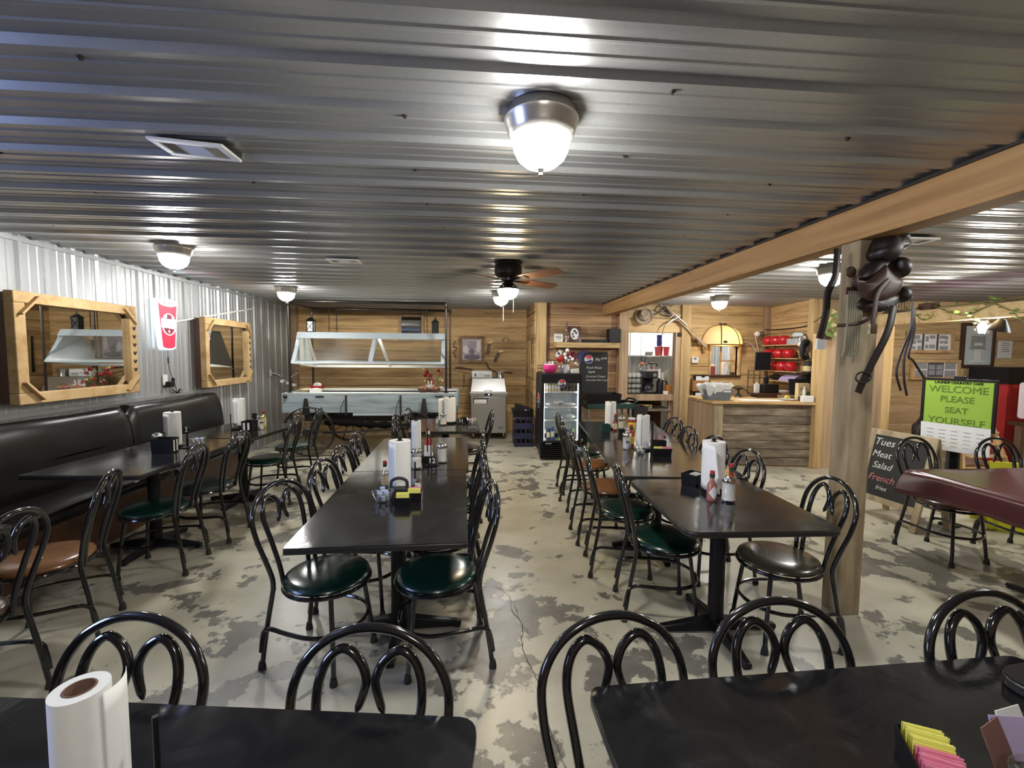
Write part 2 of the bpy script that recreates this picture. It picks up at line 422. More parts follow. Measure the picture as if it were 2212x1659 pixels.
wl = MB(); prof = corrugate(YF, YB, .242, .13, .017)
for (ya, da), (yb, db) in zip(prof[:-1], prof[1:]):
    for z0, z1 in ((0, CH),):
        lo, hi = (ya, yb)
        if hi <= .14 or lo >= 1.58: wl.quad([(XL + da, ya, z0), (XL + db, yb, z0), (XL + db, yb, z1), (XL + da, ya, z1)])
        else:
            wl.quad([(XL + da, ya, 0), (XL + db, yb, 0), (XL + db, yb, .95), (XL + da, ya, .95)]); wl.quad([(XL + da, ya, 2.05), (XL + db, yb, 2.05), (XL + db, yb, CH), (XL + da, ya, CH)])
struct(wl.build('wall_left', M_wallmetal, smooth=False))
t = MB(); t.box((XL, YF, CH - .055), (XL + .022, YB, CH - .022)); struct(t.build('trim_1', M_wallmetal))
t = MB(); t.box((XL, 2.2, 1.035), (XL + .03, 6.15, 1.075)); struct(t.build('trim_2', M_wallmetal))
# out-of-view window added beside the camera for more bluish light
w = MB()
for a, b in (((-3.53, .1, .9), (-3.45, 1.62, .96)), ((-3.53, .1, 2.04), (-3.45, 1.62, 2.1)), ((-3.53, .1, .9), (-3.45, .16, 2.1)), ((-3.53, 1.56, .9), (-3.45, 1.62, 2.1)), ((-3.52, .84, .95), (-3.47, .88, 2.05))): w.box(a, b)
wo = struct(w.build('window_added', M_white, bevel=.004))
MB().box((-3.502, .16, .96), (-3.498, 1.56, 2.04)).build('pane', M_glass, wo)

def planks(name, M0, length, z0, z1, mat, holes=(), hts=(.17, .26), th=.02, back=True, jut=.014, joints=.5, seed=1, strips=True):
    """horizontal boards on the plane through M0 (local x along the wall, y out of the wall)"""
    rnd = random.Random(seed); mb = MB(); mb.T = M0
    cuts = sorted({z0, z1, *[h[2] for h in holes if z0 < h[2] < z1], *[h[3] for h in holes if z0 < h[3] < z1]})
    for a, b in zip(cuts[:-1], cuts[1:]):
        n = max(1, round((b - a) / rnd.uniform(*hts))); ws = [rnd.uniform(.8, 1.2) for _ in range(n)]; sm = sum(ws); z = a
        for q in ws:
            zt = z + (b - a) * q / sm; segs = [(0, length)]
            for h in holes:
                if h[2] < (z + zt) / 2 < h[3]:
                    segs = [s2 for s1 in segs for s2 in ((s1[0], min(s1[1], h[0])), (max(s1[0], h[1]), s1[1])) if s2[1] - s2[0] > .01]
            for u0, u1 in segs:
                pts = [u0, u1]
                if u1 - u0 > 2 and rnd.random() < joints: pts = [u0, rnd.uniform(u0 + .6, u1 - .6), u1]
                for p, q2 in zip(pts[:-1], pts[1:]):
                    j = rnd.uniform(0, jut); r = rnd.random(); n2 = max(2, int((q2 - p) / .35)); vs = []
                    lo = [rnd.uniform(0, .006) for _ in range(n2 + 1)]; hi = [rnd.uniform(0, .006) for _ in range(n2 + 1)]
                    for i in range(n2 + 1):
                        x = p + .001 + (q2 - p - .002) * i / n2
                        vs += [(x, 0, z + lo[i]), (x, th + j, z + lo[i] + .003), (x, th + j * .6, zt - .004 - hi[i]), (x, 0, zt - .001 - hi[i])]
                    fs = []
                    for i in range(n2):
                        o = i * 4
                        fs += [(o + 1, o + 5, o + 6, o + 2), (o + 2, o + 6, o + 7, o + 3), (o, o + 4, o + 5, o + 1)]
                    fs += [(0, 1, 2, 3), (n2 * 4 + 3, n2 * 4 + 2, n2 * 4 + 1, n2 * 4)]
                    mb.add(vs, fs, 0, r)
                if strips and zt < b - .03 and rnd.random() < .8:
                    mb.box((u0, 0, zt - .009), (u1, th + jut * rnd.uniform(.1, .6), zt + .003), 1, rnd.random())
            z = zt
    if back:
        us = sorted({0, length, *[h[0] for h in holes], *[h[1] for h in holes]})
        for u0, u1 in zip(us[:-1], us[1:]):
            hs = [h for h in holes if h[0] <= (u0 + u1) / 2 <= h[1]]
            if hs:
                if hs[0][2] > z0: mb.box((u0, -.05, z0), (u1, 0, hs[0][2]), 0, .1)
                if hs[0][3] < z1: mb.box((u0, -.05, hs[0][3]), (u1, 0, z1), 0, .1)
            else: mb.box((u0, -.05, z0), (u1, 0, z1), 0, .1)
    return struct(mb.build(name, [mat, M_strip], smooth=False))
M_strip = P('pale_chink_strip', (.70, .53, .30), .8, var=.35, scale=9)
def wm(x, y, deg): return Matrix.Translation((x, y, 0)) @ Matrix.Rotation(R(deg), 4, 'Z')
# local x runs along the wall, local y comes out of it towards the room
planks('wall_back', wm(1.02, YB, 180), 1.02 - XL, 0, CH, M_pine_x, seed=3)
planks('wall_step', wm(1.02, 7.58, 90), YB - 7.58, 0, CH, M_pine_y, seed=4, joints=0)
planks('wall_center', wm(2.45, 7.60, 180), 1.27, 0, CH, M_brown_x, hts=(.2, .24), seed=8)
planks('wall_pantry', wm(3.56, 7.58, 180), .97, 1.945, CH, M_pale_x, hts=(.2, .26), seed=10, joints=0)
planks('wall_kitchen', wm(5.2, 7.62, 180), 1.52, 0, CH, M_yellow_x, holes=((.54, 1.06, 1.21, 1.72),), seed=12)
planks('wall_nook', wm(5.2, 6.52, 90), 1.12, 0, CH, M_pine_y, seed=14, joints=0)
planks('wall_right_back', wm(XR, 6.5, 180), XR - 5.2, 0, CH, M_pale_x, hts=(.18, .27), seed=15)
planks('wall_right', wm(XR, YF, 90), 6.5 - YF, 0, CH, M_pine_y, seed=16)
planks('wall_front', wm(XL, YF, 0), XR - XL, 0, CH, M_brown_x, seed=17)
def upright(name, a, b, mat=M_pine_z, bev=.008):
    return struct(MB().box(a, b).build(name, mat, bevel=bev))
upright('trim_3', (1.02, 7.50, 0), (1.19, 7.66, CH))                  # pale post at the step
upright('trim_4', (2.44, 7.46, 0), (2.61, 7.62, CH), M_plank_z)         # left post of the pantry opening
upright('trim_5', (3.55, 7.47, 0), (3.72, 7.63, CH))                  # right post of the pantry opening
upright('trim_6', (3.46, 7.50, 0), (3.55, 7.63, 1.945), M_plank_z)
upright('trim_7', (5.10, 7.50, .0), (5.17, 7.60, CH), M_plank_z)
upright('trim_8', (5.10, 6.40, 0), (5.26, 6.52, CH))
upright('trim_9', (-3.46, 8.66, 0), (-3.36, 8.80, CH), M_plank_z)
upright('trim_10', (5.49, 5.72, 0), (5.62, 5.86, 1.99), M_plank_z)
upright('trim_11', (5.62, 5.76, 0), (5.80, 5.90, 1.99))
upright('trim_12', (4.66, 5.72, 0), (4.78, 5.84, 1.87))
upright('trim_13', (1.19, 7.50, 0), (1.215, 7.58, CH), M_dkwood)
pt = MB(); rn = random.Random(5); x = 4.78
while x < 5.49:
    x2 = min(5.49, x + rn.uniform(.12, .2)); pt.box((x + .002, 5.75 - rn.uniform(0, .012), 0), (x2 - .002, 5.80, 1.86 + rn.uniform(-.02, .01)), 0, rn.random()); x = x2
struct(pt.build('wall_partition', M_plank_z, bevel=.003))
# pantry and kitchen behind the openings
def ribbed(name, M0, length, mat):
    mb = MB(); mb.T = M0
    p = corrugate(0, length, .242, .06, .016)
    for (a, da), (b, db) in zip(p[:-1], p[1:]): mb.quad([(a, da, 0), (b, db, 0), (b, db, CH), (a, da, CH)])
    return struct(mb.build(name, mat, smooth=False))
ribbed('wall_pantry_back', wm(5.3, 9.3, 180), 2.8, M_whitemetal)
ribbed('wall_pantry_side', wm(2.56, 9.3, -90), 1.7, M_whitemetal)
ribbed('wall_kitchen_side', wm(5.25, 7.65, 90), 1.65, M_whitemetal)

# beams and post
bm_ = MB(); bm_.box((2.17, YF, 2.225), (2.31, 7.60, 2.425), 0, .5)
struct(bm_.build('beam', M_beam_y, bevel=.004))
struct(MB().box((2.155, YF, 2.413), (2.172, 7.6, 2.428)).build('trim_14', M_iron))
struct(MB().box((2.18, 2.41, 0), (2.315, 2.545, 2.225), 0, .5).build('pillar', M_post_z, bevel=.006))
struct(MB().box((5.56, -1.5, 1.99), (5.70, 5.95, 2.145), 0, .8).build('beam_right', M_pale_x, bevel=.005))

# ================================================================== CEILING FIXTURES
M_pan = P('nickel_pan', (.52, .50, .46), .3, metal=.75, var=.05)
def dome_light(loc, label):
    t = thing('ceiling_light', label, 'ceiling light', loc, 0, 'flush ceiling lights with frosted domes')
    MB().lathe([(.10, 0), (.124, 0), (.128, -.02), (.136, -.034), (.134, -.044), (.130, -.05), (.122, -.078), (.113, -.094), (.109, -.097), (.106, -.093), (.06, -.06)], n=32).build('light_pan', M_pan, t)
    MB().lathe([(.106, -.092), (.106, -.106), (.100, -.136), (.085, -.166), (.058, -.189), (.028, -.201), (0, -.204)], n=28).build('glass_dome', M_dome, t)
    MB().lathe([(0, -.200), (.014, -.203), (.010, -.210), (.006, -.216), (.008, -.224), (0, -.230)], n=12).build('finial', M_nickel, t)
    return t
l0 = dome_light((.235, 1.665, CH - .002), 'large frosted ceiling dome nearest the camera, above the wide aisle')
for loc, lab in (((-2.49, 3.95, CH - .002), 'lit ceiling dome above the booth, between the two wood-framed mirrors and the vent'),
                 ((-2.53, 6.23, CH - .002), 'lit ceiling dome close to the wagon buffet and the metal wall'),
                 ((.35, 6.30, CH - .002), 'lit ceiling dome just behind the ceiling fan'),
                 ((3.57, 6.34, CH - .002), 'lit ceiling dome over the register counter beside the canvas awning'),
                 ((3.43, 4.10, CH - .002), 'lit ceiling dome half hidden by the timber post with the saddle'),
                 ((3.45, 1.67, CH - .002), 'added out-of-view ceiling dome beyond the timber beam, for more light'),  # unseen dome added to brighten the room
                 ((6.6, 3.9, CH - .002), 'added out-of-view ceiling dome over the side room, for more light'),  # extra dome out of view, lifts the side room light
                 ((.2, -.75, CH - .002), 'added unseen ceiling dome behind the camera, for more light'),  # extra dome added behind the view for brightness
                 ((3.9, 8.6, CH - .002), 'white dome lighting the coffee pantry beyond the wall opening')):
    dup(l0, loc, 0, lab)

fan = thing('ceiling_fan', 'dark bronze ceiling fan with wooden blades and a warm lit bowl', 'ceiling fan', (.307, 4.33, CH - .002))
MB().lathe([(.06, 0), (.135, 0), (.138, -.012), (.122, -.03), (.125, -.04), (.132, -.05), (.132, -.115), (.112, -.14), (.07, -.155), (.068, -.18), (.05, -.19), (.03, -.19)], n=32).build('motor_housing', M_bronze, fan)
MB().lathe([(.03, -.185), (.05, -.20), (.085, -.235), (.105, -.25), (.106, -.262), (.1, -.262)], n=24).build('light_fitter', M_bronze, fan)
MB().lathe([(.1, -.26), (.1, -.272), (.092, -.305), (.07, -.335), (.035, -.352), (0, -.355)], n=24).build('glass_bowl', M_domewarm, fan)
for k in range(4):
    a = R(38 + 90 * k); mb = MB(); mb.T = Matrix.Rotation(a, 4, 'Z') @ Matrix.Translation((0, 0, -.165)) @ Matrix.Rotation(R(-13), 4, 'X')
    mb.prism([(.17, -.05), (.30, -.062), (.60, -.068), (.655, -.058), (.668, -.03), (.668, .03), (.655, .058), (.60, .068), (.30, .062), (.17, .05)], -.003, .003, 0, .5)
    bl = mb.build('blade', M_fanblade, fan)
    mi = MB(); mi.T = mb.T; mi.box((.06, -.014, -.010), (.19, .014, -.003)); mi.prism([(.17, -.012), (.25, -.038), (.27, 0), (.25, .038), (.17, .012)], -.008, -.0031)
    mi.build('blade_bracket', M_bronze, bl)
for x, y, z in ((.045, -.09, -.47), (-.05, -.08, -.56)):
    mb = MB(); mb.cyl((x, y, -.235), (x, y, z), .0025, 6); mb.lathe([(0, -.03), (.006, -.02), (.004, 0)], (x, y, z), 8); mb.build('pull_chain', M_nickel, fan)

def vent(loc, lab, w=.29, d=.17):
    t = thing('ceiling_vent', lab, 'vent', loc, 0, 'white ceiling registers')
    mb = MB(); W, D, h = w / 2, d / 2, .012
    for a, b in (((-W, -D), (W, -D + .028)), ((-W, D - .028), (W, D)), ((-W, -D + .028), (-W + .03, D - .028)), ((W - .03, -D + .028), (W, D - .028))): mb.box((a[0], a[1], -h), (b[0], b[1], 0))
    mb.build('vent_frame', M_white, t, bevel=.002)
    MB().box((-W + .03, -D + .028, -.003), (W - .03, D - .028, -.001)).build('duct_opening', M_black, t)
    s = MB(); n = 17
    for i in range(n):
        x = -W + .036 + (w - .072) * i / (n - 1)
        if 5 <= i <= 11: continue
        s.bar((x, -D + .028, -.008), (x, D - .028, -.008), .007, .002, 0, (.6 if i < 8 else -.6, 0, 1))
    for i in range(9): yy = -D + .034 + (d - .068) * i / 8; s.bar((-.058, yy, -.008), (.058, yy, -.008), .006, .0015, 0, (0, .6, 1))
    s.build('louvers', M_white, t, smooth=False)
    return t
v0 = vent((-1.19, 2.06, CH - .018), 'white ceiling register nearest the camera, loose at one edge'); v0.rotation_euler = (R(2), R(3), R(2))
dup(v0, (-1.24, 4.37, CH - .018), 0, 'small white ceiling register farther back, before the wagon buffet')
dup(v0, (3.2, 3.1, CH - .018), 0, 'white ceiling register beyond the timber beam')

# ================================================================== CHAIRS
def make_chair():
    t = thing('cafe_chair', 'x', 'chair', (0, 0, 0), 0, 'black bent-tube cafe chairs')
    M = M_chairmetal
    MB().lathe([(0, .424), (.18, .424), (.200, .430), (.205, .440), (.199, .452), (.175, .464), (.11, .471), (0, .473)], n=36).build('seat', M_seatgreen, t)
    mb = MB(); mb.tube([(.203 * math.cos(2 * PI * i / 32), .203 * math.sin(2 * PI * i / 32), .416) for i in range(32)], .0105, 8, 0, True); mb.build('seat_rim', M, t)
    half = [(-.197, -.148, .40), (-.200, -.150, .46), (-.218, -.168, .55), (-.247, -.189, .66), (-.272, -.188, .755), (-.288, -.145, .83), (-.296, -.075, .874), (-.298, 0, .887)]
    hp = half + [(x, -y, z) for x, y, z in half[-2::-1]]
    mb = MB(); mb.tube(cr(hp, 5), .0118, 10); mb.build('back_hoop', M, t)
    for s in (-1, 1):
        pts = cr([(-.19, s * .088, .40), (-.203, s * .098, .50), (-.232, s * .116, .63), (-.262, s * .128, .735), (-.280, s * .113, .803), (-.288, s * .074, .838), (-.285, s * .033, .815), (-.278, s * .0125, .772), (-.272, s * .018, .735), (-.265, s * .034, .692)], 6)
        n = len(pts); rad = [.0118 if i < n * .78 else .0118 * max(.22, 1 - .2 * (i - n * .78) / (n * .22)) for i in range(n)]; rad[-1] = .003; rad[-2] = .007; rad[-3] = .0095
        mb = MB(); mb.tube(pts, rad, 10); mb.build('back_curl', M, t)
        mb = MB(); mb.tube(cr([(-.197, s * .148, .41), (-.205, s * .151, .36), (-.235, s * .159, .19), (-.262, s * .166, .0)], 4), .0118, 10); lg = mb.build('leg', M, t)
        MB().lathe([(.019, 0), (.019, .008), (.0145, .034), (.013, .04)], (-.261, s * .1655, 0), 12).build('foot_cap', M_blackrub, lg)
        mb = MB(); mb.tube(cr([(.112, s * .125, .415), (.118, s * .132, .36), (.138, s * .152, .17), (.152, s * .168, .0)], 4), .0118, 10); lg = mb.build('leg', M, t)
        MB().lathe([(.019, 0), (.019, .008), (.0145, .034), (.013, .04)], (.151, s * .167, 0), 12).build('foot_cap', M_blackrub, lg)
    a = [(-.262, -.169, .09), (-.248, -.171, .17), (-.232, -.174, .205), (-.19, -.177, .222), (-.10, -.186, .222), (.03, -.186, .22), (.12, -.150, .22), (.172, -.08, .22), (.188, 0, .22)]
    mb = MB(); mb.tube(cr(a + [(x, -y, z) for x, y, z in a[-2::-1]], 4), .0102, 8); mb.build('stretcher', M, t)
    return t
chair = make_chair()
seatmesh = {}
for k, m in (('green', M_seatgreen), ('brown', M_seatbrown), ('olive', M_seatolive), ('grey', M_seatgrey), ('dark', M_seatdark)):
    me = next(c for c in chair.children if c.name.startswith('seat') and 'rim' not in c.name).data
    if k != 'green': me = me.copy(); me.materials[0] = m
    seatmesh[k] = me
used = []
def put_chair(x, y, h, col, label):
    o = chair if not used else dup(chair)
    used.append(o); place(o, (x, y, 0), R(h)); o['label'] = label; o['group'] = 'black bent-tube cafe chairs'
    for c in o.children:
        if c.name.split('.')[0] == 'seat': c.data = seatmesh[col]
    return o
CH_ = [
 (-0.745, 2.25, -20, 'green', 'green-seated chair turned out at the near corner of the middle table row, wagon side'),
 (-0.67, 2.77, -9, 'green', 'chair tucked in second on the wagon side of the middle table row'),
 (-0.675, 3.211, -5, 'green', 'chair tucked in third on the wagon side of the middle table row'),
 (-0.707, 3.769, -4, 'green', 'chair tucked in fourth on the wagon side of the middle table row'),
 (-0.198, 2.231, -170, 'green', 'green-seated chair at the near corner of the middle table row, aisle side'),
 (-0.235, 2.7, -179, 'green', 'chair second along the aisle side of the middle table row'),
 (-0.235, 3.3, -177, 'green', 'chair third along the aisle side of the middle table row'),
 (-0.226, 3.87, 175, 'green', 'chair fourth along the aisle side of the middle table row'),
 (-0.1, 5.19, -174, 'dark', 'chair on the aisle side of the far small table facing the wagon'),
 (-0.574, 4.849, -4, 'dark', 'nearer of two chairs on the wagon side of the far small table'),
 (-0.53, 5.4, -6, 'dark', 'farther of two chairs on the wagon side of the far small table'),
 (1.155, 2.569, -9, 'green', 'green-seated chair nearest the camera on the aisle side of the register-side table row'),
 (1.085, 3.09, -8, 'green', 'green-seated chair second along the aisle side of the register-side table row'),
 (1.1, 3.64, -2, 'brown', 'tan-seated chair third along the aisle side of the register-side table row'),
 (1.161, 4.419, 2, 'brown', 'chair fourth along the aisle side of the register-side table row'),
 (1.225, 4.95, 2, 'green', 'chair in front of the drinks cooler, last on the aisle side'),
 (1.675, 2.27, 176, 'olive', 'olive-seated chair beside the timber post, pulled out from the near table'),
 (1.655, 2.97, -180, 'green', 'chair behind the timber post side of the near table, second from the camera'),
 (1.698, 3.482, -176, 'green', 'chair mostly hidden behind the big paper towel roll'),
 (1.717, 4.004, 178, 'green', 'chair nearer the register, second from the pantry end of the long table'),
 (1.847, 4.544, -174, 'green', 'chair closest to the pantry opening at the far end of the long table'),
 (-0.895, 0.864, -98, 'green', 'chair seen by its hoop back only, behind the foreground towel roll'),
 (-0.285, 0.775, -97, 'green', 'chair seen by its hoop back only, across the foreground table near the aisle'),
 (0.385, 0.785, -83, 'green', 'chair hooked round the near aisle corner of the wide foreground table'),
 (0.818, 0.82, -92, 'green', 'chair behind the middle of the wide foreground table'),
 (1.455, 0.82, -88, 'green', 'chair behind the overlapping third foreground table'),
 (-2.31, 2.52, -160, 'brown', 'tan-seated chair facing the long booth, nearest the camera with its seat in view'),
 (-2.29, 3.31, -174, 'green', 'green-seated chair at the near booth table'),
 (-2.263, 3.87, 180, 'grey', 'grey-green-seated chair at the gap between the two booth tables'),
 (-2.16, 4.77, -177, 'green', 'chair at the far booth table, nearer one'),
 (-2.17, 5.46, -174, 'green', 'chair at the far booth table in front of the wagon wheel'),
 (-2.2, 1.93, -174, 'dark', 'chair cut off by the photo edge beside the booth'),
 (3.68, 3.1, -84, 'dark', 'chair with a slim black back before the leaning sidewalk chalkboard'),
 (4.33, 3.05, -92, 'dark', 'chair at the cloth-covered table in front of the step ladder'),
 (3.221, 1.917, 76, 'olive', 'olive-seated chair under the burgundy tablecloth hem'),
]
for c in CH_: put_chair(*c)

# ================================================================== TABLES
def table(x, y, rz, w, l, label, z=.75, r=.03, th=.03, brot=0, group='black pedestal tables'):
    """w along local x, l along local y, centre at x,y"""
    t = thing('pedestal_table', label, 'table', (x, y, 0), R(rz), group)
    MB().prism(rrect(-w / 2, -l / 2, w / 2, l / 2, r), z - .004, z, 0, .5).build('tabletop', M_lam, t)
    MB().prism(rrect(-w / 2 - .001, -l / 2 - .001, w / 2 + .001, l / 2 + .001, r), z - th, z - .0042, 0, .5).build('edge_band', M_lamedge, t, bevel=.004)
    MB().box((-.20, -.26, z - th - .025), (.20, .26, z - th)).build('mounting_plate', M_black, t)
    mb = MB(); mb.tube([(0, 0, .07), (0, 0, z - th - .02)], .042, 16); mb.build('column', M_black, t)
    for k in range(4):
        a = k * PI / 2 + R(brot); Ln = .35 if k % 2 == 0 else .33
        mb = MB(); mb.T = Matrix.Rotation(a, 4, 'Z')
        mb.hexa([(.02, -.032, .012), (Ln, -.024, .012), (Ln, .024, .012), (.02, .032, .012), (.02, -.028, .085), (Ln, -.018, .034), (Ln, .018, .034), (.02, .028, .085)])
        mb.box((Ln - .04, -.022, 0), (Ln - .006, .022, .0125))
        mb.build('base_arm', M_black, t, bevel=.006)
    return t
TT = [table(-.43, 2.46, 1.5, .76, 1.20, 'black laminate table at the near end of the middle row, fan-shaped wear at its corner', r=.012),
 table(-.455, 3.665, 1.5, .78, 1.19, 'black laminate table in the middle of the middle row, number twelve on it', r=.012),
 table(-.345, 5.06, 2.0, .75, .92, 'small black table at the far end, between the wagon and the aisle', r=.05),
 table(1.36, 2.33, -1.5, .755, .86, 'worn black table with a broken corner beside the timber post', r=.055),
 table(1.453, 3.40, -6.5, .85, 1.20, 'long-row black table with the black packet caddy and towel roll, second from the post', r=.02),
 table(1.592, 4.605, -6.5, .85, 1.20, 'black table nearest the drinks cooler, with the yellow can', r=.02),
 table(-2.53, 3.66, -3, .77, 1.24, 'black booth table with the number two stand', r=.02),
 table(-2.42, 4.78, -6.5, .78, .92, 'black booth table close to the wagon, yellow bottle on it', r=.02),
 table(-.655, .64, 82.9, .76, 1.24, 'foreground black table carrying the big towel roll', r=.04, brot=45),
 table(.885, .65, 91.6, .76, 1.20, 'wide foreground black table carrying the packet caddy', r=.03, brot=45),
 table(1.93, .64, 97, .80, 1.18, 'foreground table overlapping its neighbour at the photo edge', z=.7815, r=.05),
 table(-2.53, 1.85, 0, .77, .7, 'booth table whose base foot alone shows at the photo edge', r=.02)]

# cloth covered table
ct = table(3.62, 2.32, 0, .96, 1.18, 'table under the burgundy cloth beyond the timber post', z=.735, group='black pedestal tables')
def cloth():
    mb = MB(); X0, X1, Y0, Y1, z = 3.12, 4.12, 1.71, 2.93, .745; nx, ny = 14, 16
    dr = .155
    def top(u, v):
        x = X0 + (X1 - X0) * u; y = Y0 + (Y1 - Y0) * v
        return (x, y, z + .004 * math.sin(7 * (x - y)) * (4 * u * (1 - u)) ** .5)
    mb.grid(top, nx, ny)
    per = []
    for i in range(nx): per.append((X0 + (X1 - X0) * i / nx, Y0, 0, -1))
    for j in range(ny): per.append((X1, Y0 + (Y1 - Y0) * j / ny, 1, 0))
    for i in range(nx): per.append((X1 - (X1 - X0) * i / nx, Y1, 0, 1))
    for j in range(ny): per.append((X0, Y1 - (Y1 - Y0) * j / ny, -1, 0))
    n = len(per); rows = 5; vs = []
    cor = {0: (-1, -1), nx: (1, -1), nx + ny: (1, 1), 2 * nx + ny: (-1, 1)}
    for k in range(rows + 1):
        t = k / rows
        for i, (x, y, dx, dy) in enumerate(per):
            d0 = min(min(abs(i - c), n - abs(i - c)) for c in cor); cc = min(cor, key=lambda c: min(abs(i - c), n - abs(i - c)))
            fl = .06 * max(0, 1 - d0 / 2.2) ** 1.3; ox, oy = cor[cc]
            wob = .012 * math.sin(i * 1.7) * t
            out = (.016 + wob) * t ** .6
            vs.append((x + dx * out + ox * fl * t ** .7, y + dy * out + oy * fl * .5 * t ** .7, z - dr * t - .02 * max(0, 1 - d0 / 3) * t + (.0 if t else .0)))
    fs = [(k * n + i, k * n + (i + 1) % n, (k + 1) * n + (i + 1) % n, (k + 1) * n + i) for k in range(rows) for i in range(n)]
    mb.add(vs, [f[::-1] for f in fs])
    o = mb.build('tablecloth', M_cloth, solid=.0015)
    return tag(o, 'burgundy vinyl tablecloth with fold creases, draped over the table past the post', 'tablecloth')
cloth()

# ================================================================== BOOTH
bt = thing('booth_bench', 'long black vinyl booth bench against the metal wall', 'booth bench', (0, 0, 0))
Y0b, Y1b, split = -1.6, 6.02, 4.49
bs = MB(); bs.box((-3.02, Y0b, .0), (-2.96, Y1b - .05, .30)); bs.box((-3.46, Y0b, .30), (-2.95, Y1b, .33)); bs.box((-3.46, Y1b - .06, 0), (-2.99, Y1b - .03, .30)); bs.build('kick_board', M_dkwood, bt)
def pad(name, x0, x1, z0, z1, ya, yb, lean=0., crown=.025):
    mb = MB()
    def fn(u, v):
        y = ya + (yb - ya) * u; e = min(1, min(u, 1 - u) * (yb - ya) / .07); e = math.sqrt(max(0, 1 - (1 - e) ** 2))
        a = 2 * PI * v
        cx, cz = (x0 + x1) / 2, (z0 + z1) / 2; q = 3.6
        c, s = math.cos(a), math.sin(a)
        px = abs(c) ** (2 / q) * (1 if c >= 0 else -1); pz = abs(s) ** (2 / q) * (1 if s >= 0 else -1)
        k = .8 + .2 * e; zz = cz + pz * (z1 - z0) / 2 * k + .006 * math.sin(y * 5.3 + v * 9) * e
        return (cx + px * (x1 - x0) / 2 * k + lean * (zz - z0) + .004 * math.sin(9 * y + 7 * v), y, zz)
    nu = max(8, int((yb - ya) / .06)); mb.grid(fn, nu, 32)
    for u in (0, nu): mb.quad([mb.v[j * (nu + 1) + u] for j in range(32)])
    return mb.build(name, M_vinyl, bt)
for ya, yb in ((Y0b, 2.3), (2.31, split - .005), (split + .005, Y1b)):
    pad('seat_cushion', -3.42, -2.87, .33, .47, ya, yb)
    pad('back_cushion', -3.40, -3.22, .40, 1.03, ya, yb, lean=-.10)

# ================================================================== LEFT WALL
def mirror(y0, y1, z0, z1, x0, x1, label, d=.07):
    """rustic mirror leaning out from the metal wall; x0 is the near edge, x1 the far edge"""
    t = thing('wall_mirror', label, 'mirror', ((x0 + x1) / 2, (y0 + y1) / 2, (z0 + z1) / 2))
    W = math.hypot(y1 - y0, x1 - x0); H = z1 - z0
    ang = math.atan2(y1 - y0, x1 - x0)
    t.rotation_euler = (0, 0, ang)      # local x runs along the frame away from the camera, local -y into the room
    fw_ = .085
    MB().box((-W / 2 + .012, .0, -H / 2 + .012), (W / 2 - .012, .07, H / 2 - .012)).build('gap_shade_box', M_dkwood, t)  # dark box fills the wall gap, its shade put into the colour
    parts = [((-W / 2, -.0, -H / 2), (W / 2, d, -H / 2 + fw_)), ((-W / 2, 0, H / 2 - fw_), (W / 2, d, H / 2)), ((-W / 2, 0, -H / 2 + fw_), (-W / 2 + fw_, d, H / 2 - fw_)), ((W / 2 - fw_, 0, -H / 2 + fw_), (W / 2, d, H / 2 - fw_))]
    for a, b in parts: MB().box((a[0], -b[1], a[2]), (b[0], 0, b[2])).build('frame_rail', M_frame, t, bevel=.006)
    for sx in (-1, 1):
        for sz in (-1, 1):
            mb = MB(); c = (sx * (W / 2 - .02), -d - .006, sz * (H / 2 - .02)); q = .17
            mb.bar((sx * (W / 2 - .03), -d - .008, sz * (H / 2 - q)), (sx * (W / 2 - q), -d - .008, sz * (H / 2 - .03)), .018, .05, 0, (0, 1, 0)); mb.build('corner_brace', M_frame, t, bevel=.003)
    for k in range(6):
        mb = MB(); zz = H / 2 - .2 - k * (H - .4) / 5.5
        mb.bar((W / 2 - .06, -d - .003, zz), (W / 2 - .043, -d - .003, zz - .03), .004, .012); mb.bar((W / 2 - .043, -d - .003, zz - .03), (W / 2 - .026, -d - .003, zz), .004, .012)
        mb.build('hanging_tie', M_leatherdk, t) if k < 1 or H > .5 else None
    MB().box((-W / 2 + .06, -.03, -H / 2 + .06), (W / 2 - .06, -.022, H / 2 - .06)).build('mirror_pane', M_mirror, t)
    MB().box((-W / 2 + .03, -.02, -H / 2 + .03), (W / 2 - .03, .012, H / 2 - .03)).build('backboard', M_dkwood, t)
    return t
mirror(3.52, 4.69, 1.15, 1.99, -3.40, -3.40, 'larger rough-pine framed mirror above the booth, nearest the camera')
mirror(5.82, 7.02, 1.10, 1.985, -3.41, -3.45, 'smaller rough-pine framed mirror beyond the lit cup sign')

# lit cup sign
M_signred = EM('lit_red', (.72, .02, .06), .42); M_signwhite = EM('lit_white', (.9, .95, 1), .45); M_signhot = EM('lit_blue_white', (.8, .92, 1), 1.3); M_signdk = EM('lit_dark_red', (.22, .01, .03), .2)
cs = thing('cup_sign', 'lit red and white drinking-cup sign with the numbers ten, two and four', 'lighted sign', (-3.455, 5.31, 1.855)); cs.rotation_euler = (0, 0, R(90))
def cup_poly(w0, w1, h, n=10):
    p = [(-w0 + 0, -h)]
    p = [(w0 * math.cos(a), -h - .03 * math.sin(a)) for a in [PI - PI * k / n for k in range(n + 1)]]
    p += [(w1 * math.cos(a), h + .028 * math.sin(a)) for a in [PI * k / n for k in range(n + 1)]]
    return p
def flat(name, poly, y, d, mat, parent):
    mb = MB(); mb.T = Matrix.Rotation(R(90), 4, 'X'); mb.prism(poly, y, y + d); return mb.build(name, mat, parent, smooth=False)
flat('sign_body', cup_poly(.115, .168, .255), -.03, .045, M_signhot, cs)
flat('sign_face', cup_poly(.100, .150, .240), .0152, .004, M_signred, cs)
